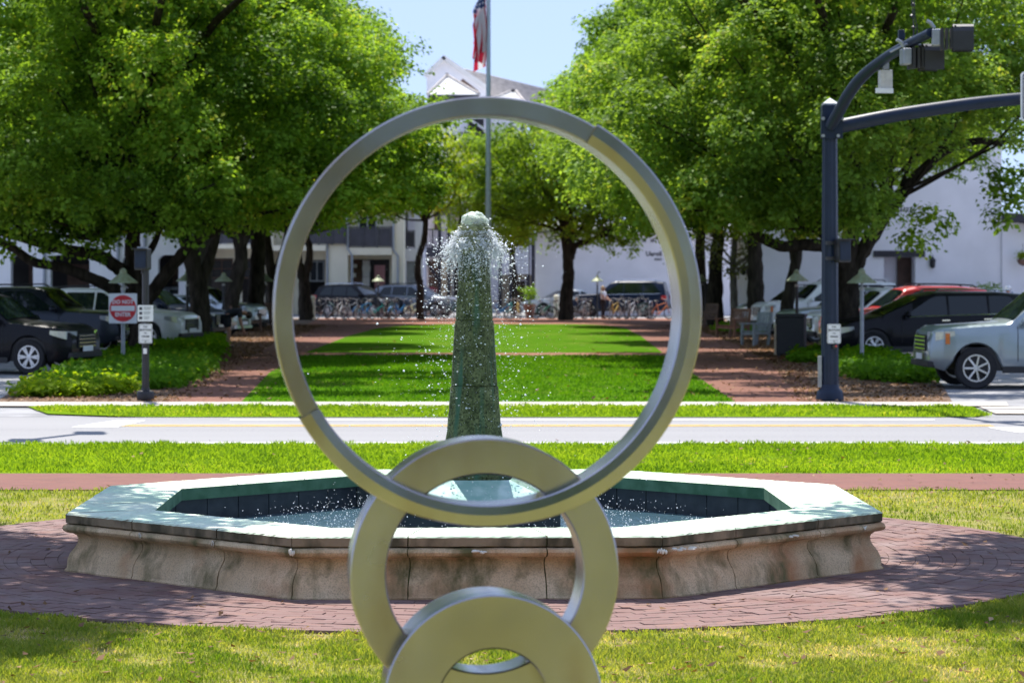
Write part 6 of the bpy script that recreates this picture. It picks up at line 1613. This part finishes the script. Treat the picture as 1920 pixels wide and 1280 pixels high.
# ------------------------------------------------------------------ path lamps with hooded shades
LAMPS = 'hooded path lamps round the lawn'
def path_lamp(px, d_, label, pole_m='grey_metal', hook=False, hz=2.22):
    t = root('path_lamp', label, 'lamp', (gx(px, d_), d_, terr(d_)), 0, LAMPS)
    MB().tube([(0, 0, -.05), (0, 0, hz - .42)], .045, 10).build('post', MAT[pole_m], t, smooth=True)
    MB().tube([(0, 0, hz - .42), (0, 0, hz - .12)], .028, 8).build('stem', MAT[pole_m], t)
    MB().lathe([(.06, -.02), (.06, .03), (.045, .05)], (0, 0, hz - .44), 10).build('collar', MAT['box_grey'], t)
    n = 12; rows = []
    for r_, z in ((.335, hz - .31), (.33, hz - .285), (.20, hz - .18), (.085, hz - .09), (.075, hz - .02), (.03, hz + .02), (.005, hz + .03)):
        rows.append([(r_ * (1 - .05 * (j % 2)) * math.cos(PI * j / n), r_ * (1 - .05 * (j % 2)) * math.sin(PI * j / n), z + .008 * (j % 2)) for j in range(2 * n + 1)])
    m = MB(); m.grid(rows); m.build('lamp_shade', MAT['copper'], t)
    MB().ball((0, 0, hz - .22), (.055, .055, .07), 10, 7).build('bulb', MAT['sign_white'], t, smooth=True)
    if hook: MB().tube(spline([(0, 0, hz), (.02, 0, hz + .12), (.07, 0, hz + .20), (.15, 0, hz + .17)], 4), .025, 7).build('hook', MAT['black_metal'], t)
    return t
path_lamp(231, 61.5, 'hooded path lamp above the do not enter sign')
path_lamp(351, 83, 'hooded path lamp in front of the leaning oak', 'black_metal')
path_lamp(419, 101, 'shaded path lamp between the oaks beside the pale car', 'black_metal')
path_lamp(499, 116, 'path lamp whose sunlit shade shows left of the ring, between two trunks', 'black_metal')
path_lamp(709, 142, 'path lamp behind the bicycles, before the cream building', 'black_metal')
path_lamp(1120, 142, 'path lamp with a hook on top, before the white pavilion', 'black_metal', True)
path_lamp(1316, 122, 'path lamp just right of the ring, beside a small dark sign', 'black_metal')
path_lamp(1494, 77, 'path lamp above the black litter bin', 'black_metal')
path_lamp(1616, 61, 'path lamp between the navy mast pole and the black minivan', 'grey_metal')
t = root('lot_sign', 'small dark sign board on a thin post right of the ring', 'sign', (gx(1322, 121), 121, terr(121)))
MB().tube([(0, 0, -.05), (0, 0, 1.9)], .03, 8).build('post', MAT['black_metal'], t); MB().bx(0.0, .45, -.045, -.02, 1.45, 1.85).build('board', MAT['trim_black'], t)
dS = 61.3
t = root('do_not_enter_sign', 'square white and red DO NOT ENTER sign on a lamp post', 'sign', (gx(230.5, dS), dS, gz(578, dS)), R(2))
MB().prism(rrect(.318, .338, .02, 3), -.006, .006).build('sign_panel', MAT['sign_white'], t)
MB().lathe([(.300, -.009), (.300, -.0065)], (0, 0, 0), 48, 'Y').build('red_disc', MAT['sign_red'], t)
MB().bx(-.265, .265, -.013, -.0095, -.058, .058).build('white_bar', MAT['sign_white'], t)
text('DO NOT', .125, t, (0, -.011, .142), MAT['sign_white'], sx=.95); text('ENTER', .125, t, (0, -.011, -.142), MAT['sign_white'], sx=.95)
for zz in (.30, -.30): MB().lathe([(.012, -.012), (.012, -.006)], (0, 0, zz), 8, 'Y').build('bolt', MAT['grey_metal'], t)

# ------------------------------------------------------------------ flagpole and flag
d = 124.0; xp = gx(915.5, d)
t = root('flagpole', 'tall pale flagpole rising behind the obelisk', 'flagpole', (xp, d, terr(d)))
MB().tube([(0, 0, 0), (0, 0, 6), (0, 0, 12), (0, 0, 17.8)], [.135, .125, .10, .07], 14).build('pole', MAT['pole_grey'], t, smooth=True)
MB().lathe([(.26, 0), (.26, .06), (.17, .12), (.15, .3)], n=16).build('base', MAT['pole_grey'], t); MB().ball((0, 0, 17.9), .11, 12, 8).build('ball', MAT['pole_grey'], t, smooth=True)
MB().tube([(.11, -.10, 1.2), (.10, -.10, 9), (.09, -.1, 17.6)], .012, 5).build('halyard', MAT['grey_metal'], t)
# limp flag: hoist along the pole, the fly hanging down in folds
zt = gz(-60, d) - terr(d); hoist, fly = 2.2, 4.2; rows, uv = [], []
nu, nv = 34, 14
for i in range(nu + 1):
    u = i / nu; row = []
    for j in range(nv + 1):
        v = j / nv                                             # 0 bottom of hoist .. 1 top
        drop = (u ** 0.85) * fly * .93; gather = 1 - .72 * min(1, u * 3.0) ** .7
        zz = zt - hoist * (1 - v) * max(gather, .24) - drop * (1 - .10 * v) - hoist * .12 * min(1, u * 3) * (1 - v)
        ph = v * 6.5 * PI * .62 + u * 1.3
        xx = -.10 - .54 * min(1, u * 2.6) * (0.55 + 0.55 * math.sin(ph * .9 + 1.0)) - .05 * math.sin(u * 7); yy = -.14 + .16 * min(1, u * 3) * math.cos(ph * 1.6)
        if v > .86: xx += (v - .86) * 2.6 * min(1, u * 4) * max(0, 1 - u * 1.3)
        row.append((xx, yy, zz))
        uv.append((u, v))
    rows.append(row)
fm = MB(); fm.grid(rows); me = bpy.data.meshes.new('flag'); me.from_pydata(fm.v, [], fm.f); me.materials.append(MAT['flag'])
ul = me.uv_layers.new(name='UVMap')
for lp in me.loops: ul.data[lp.index].uv = uv[lp.vertex_index]
me.polygons.foreach_set('use_smooth', [True] * len(me.polygons))
fo = link(bpy.data.objects.new('flag', me)); fo.location = (xp, d, terr(d)); tag(fo, 'limp red, white and blue striped flag hanging beside the flagpole', 'flag')

# ------------------------------------------------------------------ benches, bins, bollards, pots
def garden_chair(px, py, label, m_, rz, w=1.25, d_=None):
    dep = gd(py) if d_ is None else d_
    t = root('garden_bench', label, 'bench', (gx(px, dep), dep, terr(dep)), R(rz), 'wooden benches beside the brick walks')
    M_ = MAT[m_]; hw = w / 2
    for x in (-hw + .04, hw - .04):
        MB().bar((x, -.27, 0), (x, -.27, .64), .07).build('leg', M_, t); MB().bar((x, .22, 0), (x, .33, 1.0), .07).build('leg', M_, t)
        MB().box((x, -.02, .655), (.09, .66, .035)).build('armrest', M_, t); MB().box((x, -.02, .38), (.05, .52, .07)).build('side_rail', M_, t)
    for k in range(5): MB().box((0, -.24 + .108 * k, .435 - .012 * k), (w - .10, .09, .025), (R(-4), 0, 0)).build('seat_slat', M_, t)
    n = max(5, int(w / .16))
    for k in range(n):
        x = -hw + .10 + (w - .2) * k / (n - 1); h = .50 + .06 * math.sin(PI * k / (n - 1))
        MB().bar((x, .235, .43), (x, .33, .43 + h), .085, .022).build('back_slat', M_, t)
    MB().bar((-hw + .05, .335, .96), (hw - .05, .335, .96), .03, .08).build('back_rail', M_, t); MB().bar((-hw + .05, -.27, .36), (hw - .05, -.27, .36), .03, .07).build('front_rail', M_, t)
    return t
garden_chair(1417, 648, 'weathered grey slatted chair, nearest to the black litter bin', 'teak_grey', -62, .72)
garden_chair(1374, 634, 'brown slatted bench left of the grey chair', 'teak', -66, 1.3)
garden_chair(1322, 614, 'brown slatted bench half hidden by the ring on its right side', 'teak', -70, 1.2)
garden_chair(1455, 662 - 38, 'brown bench back glimpsed behind the thick oak trunk', 'teak', -60, 1.2)
garden_chair(503, 612, 'dark brown slatted bench in the shade left of the ring', 'teak', 60, 1.2)
garden_chair(462, 622, 'low dark bench in the shade right of the bending person', 'teak', 62, 1.2)
d = gd(668); t = root('litter_bin', 'square black litter bin with a tan edge panel beside the right walk', 'bin', (gx(1484, d), d, 0), R(-12))
w = mm(52, d) / 2; h = mm(80, d)
MB().bx(-w, w, -.30, .30, .06, h - .09).build('bin_body', MAT['trim_black'], t, bevel=.015); MB().bx(-w - .02, w + .02, -.32, .32, h - .085, h).build('lid', MAT['black_metal'], t, bevel=.015)
MB().bx(-w - .055, -w - .005, -.28, .28, .05, h - .28).build('side_panel', MAT['wall_tan'], t); MB().bx(-w - .04, -w - .005, -.2, .2, h - .26, h - .13).build('slot', MAT['dark_open'], t)
for sx_ in (-1, 1):
    for sy in (-1, 1): MB().bx(sx_ * (w - .09), sx_ * (w - .02), sy * .2, sy * .28, 0, .06).build('foot', MAT['black_metal'], t)
d = gd(638); t = root('litter_bin', 'round grey green litter bin beside the bending person', 'bin', (gx(398, d), d, terr(d)))
MB().lathe([(.20, 0), (.25, .04), (.28, .55), (.285, .60)], n=20).build('bin_body', MAT['bin_green'], t, smooth=True); MB().lathe([(.30, .58), (.30, .63), (.22, .70), (.20, .74), (.10, .75)], n=20).build('lid', MAT['grey_metal'], t, smooth=True)
def bollard(px, d_, label):
    t = root('bollard', label, 'bollard', (gx(px, d_), d_, terr(d_)), 0, 'pale bollards by the bicycles')
    h = 1.22; MB().lathe([(.14, -.03), (.14, .0), (.14, h - .22), (.125, h - .19)], n=14).build('post', MAT['wall_cream'], t, smooth=True)
    MB().lathe([(.125, h - .19), (.16, h - .17), (.16, h - .11), (.10, h - .03), (.001, h)], n=14).build('cap', MAT['wall_cream'], t, smooth=True)
bollard(586, 137, 'cream bollard left of the bicycles'); bollard(1043.5, 143, 'white bollard right of the column, left of the forked oak')
def pot_plant(px, d_, z, w, h, n, label, pot=True, m_='leaf'):
    t = root('potted_plant', label, 'plant', (gx(px, d_), d_, z))
    MB().lathe([(.2 * w, 0), (.34 * w, .42 * h), (.36 * w, .45 * h), (.30 * w, .46 * h)], n=16).build('pot', MAT['terracotta'], t, smooth=True)
    cl = np.array([(random.gauss(0, .22 * w), random.gauss(0, .22 * w), h * random.uniform(.5, 1.0)) for _ in range(n)]); b, tp, ww, s_, c, u = leaf_cloud(cl, 12, .09, .12, .35, 9, np.array([0, 0, 0]))
    o = link(bpy.data.objects.new('foliage', quads_mesh('foliage', b, tp, ww, s_, MAT[m_], np.clip(c, 0, .62), u)), t); o['kind'] = 'stuff'
    return t
pot_plant(1850, 111.6, terr(111), 1.3, 1.75, 90, 'bushy green shrub in a pot against the white hall wall')
pot_plant(993, 141.5, terr(141), .95, 1.6, 40, 'tall terracotta pot with a plant right of the column')
t = root('hanging_basket', 'small hanging basket at the right edge on the white hall wall', 'basket', (gx(1918, 112.3), 112.3, gz(488, 112.3)))
MB().lathe([(.001, -.24), (.18, -.15), (.25, 0), (.25, .03)], n=14).build('basket', MAT['terracotta'], t, smooth=True)
b, tp, ww, s_, c, u = leaf_cloud(np.array([(random.gauss(0, .13), random.gauss(0, .13), .12 + random.uniform(-.05, .2)) for _ in range(24)]), 12, .07, .11, .35, 4, np.zeros(3))
o = link(bpy.data.objects.new('foliage', quads_mesh('foliage', b, tp, ww, s_, MAT['leaf_y'], np.clip(c, 0, .62), u)), t); o['kind'] = 'stuff'
MB().tube([(0, 0, .02), (0, 0, .7)], .01, 5).build('chain', MAT['black_metal'], t)
t = root('flower_basket', 'basket of dark red flowers hanging beside the timber brace', 'basket', (gx(806, 160), 160, gz(552, 160)))
MB().lathe([(.001, -.3), (.25, -.2), (.34, 0)], n=12).build('basket', MAT['timber_brown'], t, smooth=True)
b, tp, ww, s_, c, u = leaf_cloud(np.array([(random.gauss(0, .22), random.gauss(0, .2), random.uniform(-.15, .35)) for _ in range(40)]), 12, .08, .12, .4, 4, np.zeros(3))
o = link(bpy.data.objects.new('blossom', quads_mesh('blossom', b, tp, ww, s_, MAT['flower_red'], np.clip(c, 0, .62), u)), t); o['kind'] = 'stuff'
MB().tube([(0, 0, 0), (0, 0, 1.2)], .012, 5).build('chain', MAT['black_metal'], t)
# ------------------------------------------------------------------ bicycles and racks
def bicycle(px, label, colour, rz, d_=139.0, fender=None, basket=False, lean=0.0, tyre='trim_black', step=False):
    t = root('bicycle', label, 'bicycle', (gx(px, d_), d_, terr(d_)), R(rz), 'bicycles parked along the far brick walk')
    t.rotation_euler = (R(lean), 0, R(rz))
    C = MAT['bike_' + colour]; K = MAT['trim_black']; S_ = MAT['bike_silver']; r = .335
    for x in (-.52, .54):
        w = MB(); rows = []
        for i in range(25):
            a = 2 * PI * i / 24; rows.append([((r - .02 + .022 * math.cos(b)) * math.cos(a), .022 * math.sin(b), (r - .02 + .022 * math.cos(b)) * math.sin(a)) for b in [2 * PI * j / 6 for j in range(7)]])
        w.grid(rows); wo = w.build('wheel', MAT[tyre], t, smooth=True); wo.location = (x, 0, r)
        sp = MB()
        for i in range(12):
            a = 2 * PI * i / 12; sp.bar((.02 * math.cos(a + .6), .02 * (1 if i % 2 else -1), .02 * math.sin(a + .6)), ((r - .04) * math.cos(a), 0, (r - .04) * math.sin(a)), .003)
        rows = []
        for i in range(25):
            a = 2 * PI * i / 24; rows.append([((r - .045 + .012 * math.cos(b)) * math.cos(a), .012 * math.sin(b), (r - .045 + .012 * math.cos(b)) * math.sin(a)) for b in [2 * PI * j / 4 for j in range(5)]])
        sp.grid(rows); sp.tube([(0, -.05, 0), (0, .05, 0)], .025, 8); sp.build('spokes', S_ if tyre == 'bike_silver' or fender else MAT['rail'], wo)
        if fender:
            fr = MB(); rows = []
            for i in range(13):
                a = R(20 + 150 * i / 12); rows.append([((r + .03) * math.cos(a), y, (r + .03) * math.sin(a) + (0 if abs(y) < .02 else -.012)) for y in (-.045, -.02, .02, .045)])
            fr.grid(rows); fr.build('mudguard', MAT['bike_' + fender], wo, smooth=True)
    bb = (-.06, 0, .30); st = (-.22, 0, .80); hd = (.36, 0, .86 if not step else .84); hb = (.40, 0, .70)
    f = MB(); f.tube([bb, st], .026, 7); f.tube([bb, hb], .032, 7); f.tube([(-.19, 0, .70) if not step else (-.12, 0, .48), hd] if not step else [(-.12, 0, .46), (.1, 0, .52), hb], .019, 7); f.tube([hd, hb], .022, 7)
    for y in (-.05, .05): f.tube([bb, (-.52, y, r)], .011, 6); f.tube([(-.20, 0, .74), (-.52, y, r)], .010, 6)
    f.build('frame', C, t, smooth=True)
    fk = MB()
    for y in (-.055, .055): fk.tube(spline([(.40, y * .4, .70), (.44, y, .62), (.54, y, r)], 3), .012, 6)
    fk.build('fork', S_ if colour in ('blue', 'black') else C, t, smooth=True)
    h = MB(); h.tube([hd, (.33, 0, 1.0)], .014, 6); h.tube(spline([(.16, -.32, 1.03), (.28, -.24, 1.06), (.34, 0, 1.0), (.28, .24, 1.06), (.16, .32, 1.03)], 4), .013, 6); h.build('handlebar', S_, t, smooth=True)
    g = MB()
    for y in (-.32, .32): g.tube([(.14, y, 1.028), (.24, y * .86, 1.05)], .02, 6)
    g.build('grips', K, t)
    s_ = MB(); s_.ball((-.26, 0, .93), (.14, .09, .045), 10, 6); s_.ball((-.15, 0, .93), (.10, .035, .03), 8, 5); s_.build('saddle', K, t, smooth=True); MB().tube([st, (-.25, 0, .92)], .013, 6).build('seat_post', S_, t)
    c = MB(); c.lathe([(.09, -.01), (.09, .01)], (-.06, .05, .30), 14, 'Y'); c.bar((-.06, .07, .30), (.05, .08, .18), .018); c.bar((-.06, -.07, .30), (-.17, -.08, .42), .018); c.box((.05, .12, .18), (.09, .08, .02)); c.box((-.17, -.12, .42), (.09, .08, .02)); c.build('cranks', S_, t)
    if basket:
        b = MB()
        for k in range(4): z = .80 + .07 * k; b.tube([(.46, -.16, z), (.72, -.18, z), (.72, .18, z), (.46, .16, z), (.46, -.16, z)], .008, 4)
        for x, y in ((.46, -.16), (.6, -.17), (.72, -.18), (.72, 0), (.72, .18), (.6, .17), (.46, .16)): b.tube([(x, y, .78), (x, y, 1.02)], .007, 4)
        b.build('basket', K, t)
    return t
B = bicycle
B(604, 'black bicycle nearest the cream bollard', 'black', 62, 138.5); B(620, 'dark bicycle second from the cream bollard', 'darkgreen', 118, 139.5, lean=6)
B(636, 'grey bicycle with a high handlebar, left of the silver one', 'silver', 70, 139); B(650, 'black bicycle behind the silver forked ones', 'black', 105, 140.2)
B(660, 'silver bicycle with bright rims left of the blue mudguards', 'silver', 48, 137.6, tyre='bike_silver'); B(684, 'bicycle with bright blue mudguards and a silver fork', 'blue', 48, 137.5, 'blue')
B(703, 'teal bicycle between the two blue ones', 'teal', 20, 138, 'teal', True, step=True); B(722, 'black bicycle right of the teal one', 'black', 112, 139)
B(734, 'dark green bicycle leaning behind the second blue one', 'darkgreen', 66, 139.6, lean=-5); B(749, 'bicycle with a large blue front mudguard, left of the crooked tree', 'blue', 52, 137.5, 'blue', step=True)
B(776, 'cream green bicycle at the foot of the crooked young tree', 'cream', 58, 138.6, 'cream', True); B(806, 'black bicycle right of the crooked young tree', 'black', 40, 138)
B(826, 'black bicycle seen through the spray left of the column', 'black', 75, 139); B(846, 'dark bicycle tight against the left side of the column', 'darkgreen', 60, 139.5)
B(938, 'bright blue bicycle just right of the column', 'blue', 25, 137.8, 'blue', step=True); B(955, 'teal bicycle right of the blue one by the column', 'teal', 70, 139)
B(972, 'yellow bicycle beside the terracotta pot', 'yellow', 100, 139.5); B(1020, 'green bicycle with a wide handlebar and basket right of the pot', 'green', 35, 139, None, True, step=True)
B(1050, 'teal green bicycle behind the forked oak trunk', 'green', 12, 139.5, 'green'); B(1086, 'black bicycle right of the forked oak', 'black', 68, 139.3)
B(1104, 'black bicycle left of the blonde person', 'black', 110, 138.4); B(1152, 'yellow framed bicycle right of the blonde person', 'yellow', 60, 138.6)
B(1166, 'black bicycle right of the yellow framed one', 'black', 112, 139.4); B(1184, 'silver grey bicycle in the middle of the right hand rack', 'silver', 64, 138.8)
B(1202, 'dark bicycle left of the metal rack hoop', 'darkgreen', 40, 138.2); B(1238, 'orange bicycle beside the edge of the ring', 'orange', 30, 137.4)
def hoop(px, label, d_=138.6):
    t = root('bike_rack', label, 'bike rack', (gx(px, d_), d_, terr(d_)), R(75), 'hoop racks among the bicycles')
    MB().tube(spline([(-.35, 0, 0), (-.35, 0, .7), (-.30, 0, .84), (-.18, 0, .90), (.18, 0, .90), (.30, 0, .84), (.35, 0, .7), (.35, 0, 0)], 4), .03, 8).build('hoop', MAT['grey_metal'], t, smooth=True)
    for x in (-.35, .35): MB().lathe([(.08, 0), (.08, .012)], (x, 0, 0), 10).build('flange', MAT['grey_metal'], t)
hoop(1220, 'silver hoop rack beside the orange bicycle'); hoop(1096, 'silver hoop rack right of the forked oak'); hoop(1146, 'silver hoop rack right of the blonde person'); hoop(690, 'silver hoop rack among the blue bicycles'); hoop(1175, 'silver hoop rack between the yellow and the dark bicycles')

# ------------------------------------------------------------------ people
def skin_body(name, joints, edges, mat_, parent, sub=2, rootv=0):
    """One continuous surface grown round a skeleton of (position, radius) joints."""
    names = list(joints); me = bpy.data.meshes.new(name)
    me.from_pydata([joints[n][0] for n in names], [(names.index(a), names.index(b)) for a, b in edges], [])
    me.materials.append(mat_)
    o = link(bpy.data.objects.new(name, me), parent)
    md = o.modifiers.new('skin', 'SKIN'); md.use_smooth_shade = True
    if not me.skin_vertices: raise RuntimeError('no skin layer')
    for i, n in enumerate(names):
        r_ = joints[n][1]; me.skin_vertices[0].data[i].radius = (r_, r_) if not hasattr(r_, '__len__') else r_
        me.skin_vertices[0].data[i].use_root = (i == rootv)
    sb = o.modifiers.new('smooth', 'SUBSURF'); sb.levels = sub; sb.render_levels = sub
    return o
def person(label, x, dep, rz, pose, top_m, leg_m, hair_m, hat=None, long_hair=False, face_dir=(0, -1, 0), shorts=True):
    t = root('person', label, 'person', (x, dep, terr(dep)), R(rz))
    J = {k: (Vector(p), r_) for k, (p, r_) in pose.items()}
    E = [('pelvis', 'waist'), ('waist', 'chest'), ('chest', 'neck'), ('neck', 'head'), ('head', 'crown')]
    for s in 'LR': E += [('chest', 'sh' + s), ('sh' + s, 'el' + s), ('el' + s, 'wr' + s), ('wr' + s, 'palm' + s), ('pelvis', 'hip' + s), ('hip' + s, 'kn' + s), ('kn' + s, 'an' + s), ('an' + s, 'toe' + s)]
    for s in 'LR':                                            # five fingers from each palm
        pl, wr = J['palm' + s][0], J['wr' + s][0]; dv = (pl - wr).normalized(); sd = dv.cross(Vector((0, 1, 0.01))).normalized()
        for k, (off, ln) in enumerate(((-.033, .062), (-.012, .075), (.010, .070), (.030, .055))):
            J['f%d%s' % (k, s)] = (pl + sd * off * .8 + dv * .035, .010); J['g%d%s' % (k, s)] = (pl + sd * off + dv * (.03 + ln) + Vector((0, -.012, 0)), .008); E += [('palm' + s, 'f%d%s' % (k, s)), ('f%d%s' % (k, s), 'g%d%s' % (k, s))]
        J['th' + s] = (pl + sd * -.045 + dv * .02, .010); E.append(('palm' + s, 'th' + s))
    skin_body('body', J, E, MAT['skin'], t, 1)
    def grow(names, edges, name, m_, k=1.18, rad=0.012):
        skin_body(name, {n: (J[n][0], J[n][1] * k + rad if not hasattr(J[n][1], '__len__') else tuple(q * k + rad for q in J[n][1])) for n in names}, edges, MAT[m_], t, 1)
    mid = {}
    for s in 'LR':
        J['sleeve' + s] = (J['sh' + s][0].lerp(J['el' + s][0], .7), J['sh' + s][1] * .95); J['thigh' + s] = (J['hip' + s][0].lerp(J['kn' + s][0], .72), J['hip' + s][1] * .92); J['shin' + s] = (J['kn' + s][0].lerp(J['an' + s][0], .92), J['an' + s][1] * 1.15)
    J['collar'] = (J['chest'][0].lerp(J['neck'][0], .55), .075)
    grow(['pelvis', 'waist', 'chest', 'collar', 'shL', 'shR', 'sleeveL', 'sleeveR'], [('pelvis', 'waist'), ('waist', 'chest'), ('chest', 'collar'), ('chest', 'shL'), ('chest', 'shR'), ('shL', 'sleeveL'), ('shR', 'sleeveR')], 'shirt', top_m)
    if shorts: grow(['pelvis', 'hipL', 'hipR', 'thighL', 'thighR'], [('pelvis', 'hipL'), ('pelvis', 'hipR'), ('hipL', 'thighL'), ('hipR', 'thighR')], 'shorts', leg_m, 1.16, .014)
    else: grow(['pelvis', 'hipL', 'hipR', 'knL', 'knR', 'shinL', 'shinR'], [('pelvis', 'hipL'), ('pelvis', 'hipR'), ('hipL', 'knL'), ('hipR', 'knR'), ('knL', 'shinL'), ('knR', 'shinR')], 'trousers', leg_m, 1.1, .012)
    for s in 'LR':
        a, b = J['an' + s][0], J['toe' + s][0]; m = MB(); m.tube([a + Vector((0, 0, -.02)) - (b - a) * .25, a.lerp(b, .4) + Vector((0, 0, -.02)), b], [.050, .048, .036], 10, flat=.9); m.build('shoe', MAT['trim_black'], t, smooth=True)
    hd, cr = J['head'][0], J['crown'][0]; upv = (cr - hd).normalized(); c = hd.lerp(cr, .45); fd = Vector(face_dir); fd = (fd - upv * fd.dot(upv)).normalized(); sd = upv.cross(fd)
    f = MB(); f.tube([c + fd * .085 + upv * .02, c + fd * .115 - upv * .015], [.012, .018], 6); f.build('nose', MAT['skin'], t, smooth=True)
    for s in (-1, 1):
        MB().ball(c + fd * .088 + sd * .032 * s + upv * .025, (.012, .012, .009), 8, 6).build('eye', MAT['hair_dark'], t, smooth=True)
        MB().ball(c + sd * .085 * s, (.015, .02, .03), 8, 6).build('ear', MAT['skin'], t, smooth=True)
    MB().bar(c + fd * .092 - upv * .055 - sd * .025, c + fd * .092 - upv * .055 + sd * .025, .009).build('mouth', MAT['cloth_pink'], t)
    h = MB(); h.ball(c + upv * .035 - fd * .022, (.102, .108, .105), 14, 9)
    if long_hair:
        for k in range(9):
            a = -1.2 + 2.4 * k / 8; o_ = -fd * (.085 * math.cos(a)) + sd * (.10 * math.sin(a)); h.tube(spline([c + o_ * .8 + upv * .06, c + o_ * 1.15 - Vector((0, 0, .08)), c + o_ * 1.2 - Vector((0, 0, .28))], 3), [.035, .038, .038, .036, .034, .03, .015], 7)
    h.build('hair', MAT[hair_m], t, smooth=True)
    if hat:
        m = MB(); m.ball(c + upv * .075, (.112, .116, .085), 14, 9); m.tube([c + upv * .05 + fd * .06, c + upv * .045 + fd * .19], [.085, .06], 10, flat=.12); m.build('cap', MAT[hat], t, smooth=True)
    return t
def standing(h=1.0, arm=0.0):
    s = h / 1.70
    p = {'pelvis': ((0, 0, .93), .125), 'waist': ((0, 0, 1.10), .118), 'chest': ((0, 0, 1.30), (.15, .115)), 'neck': ((0, .01, 1.46), .055), 'head': ((0, 0, 1.54), .075), 'crown': ((0, 0, 1.64), .075)}
    for k, sx_ in (('L', -1), ('R', 1)):
        p['sh' + k] = ((sx_ * .19, 0, 1.39), .058); p['el' + k] = ((sx_ * (.24 + arm * .05), -.02 - .1 * arm, 1.12), .043); p['wr' + k] = ((sx_ * (.24 - arm * .1), -.08 - .22 * arm, .90 + .16 * arm), .032); p['palm' + k] = ((sx_ * (.235 - arm * .12), -.11 - .29 * arm, .82 + .20 * arm), .034)
        p['hip' + k] = ((sx_ * .095, 0, .88), .10); p['kn' + k] = ((sx_ * .11, -.02, .49), .065); p['an' + k] = ((sx_ * .11, .02, .09), .042); p['toe' + k] = ((sx_ * .125, -.14, .035), .034)
    return {k: ((a[0] * s, a[1] * s, a[2] * s), (r_ * s if not hasattr(r_, '__len__') else tuple(q * s for q in r_))) for k, (a, r_) in p.items()}
person('person with long blonde hair in a white top standing among the bicycles', gx(1131, 140), 140.0, 70, standing(1.68, .8), 'cloth_white', 'cloth_black', 'hair_blonde', None, True, shorts=False)
person('person in a white cap and pink top behind the black minivan', gx(1890, 98), 98.0, -40, standing(1.72, .4), 'cloth_pink', 'cloth_black', 'hair_dark', 'cloth_white')
# bending over: hips back, trunk forward to the right, arms hanging
bend = {'pelvis': ((-.08, 0, .88), .125), 'waist': ((.06, 0, 1.00), .118), 'chest': ((.27, 0, 1.07), (.14, .125)), 'neck': ((.44, 0, 1.03), .055), 'head': ((.52, 0, .98), .075), 'crown': ((.60, 0, .91), .075)}
for k, sy in (('L', .17), ('R', -.17)):
    bend['sh' + k] = ((.33, sy, 1.05), .058); bend['el' + k] = ((.34, sy * 1.25, .77), .043); bend['wr' + k] = ((.42, sy * 1.0, .55), .032); bend['palm' + k] = ((.45, sy * .9, .47), .034)
    bend['hip' + k] = ((-.07, sy * .55, .84), .105); bend['kn' + k] = ((.03, sy * .65, .46), .066); bend['an' + k] = ((-.03, sy * .65, .09), .043); bend['toe' + k] = ((.14, sy * .75, .035), .034)
d = gd(652); person('person in a dark top and shorts bending forward beside the grey green bin', gx(428, d), d, 8, bend, 'cloth_black', 'cloth_black', 'hair_dark', None, False, (.6, 0, -.8))

bpy.context.view_layer.update()
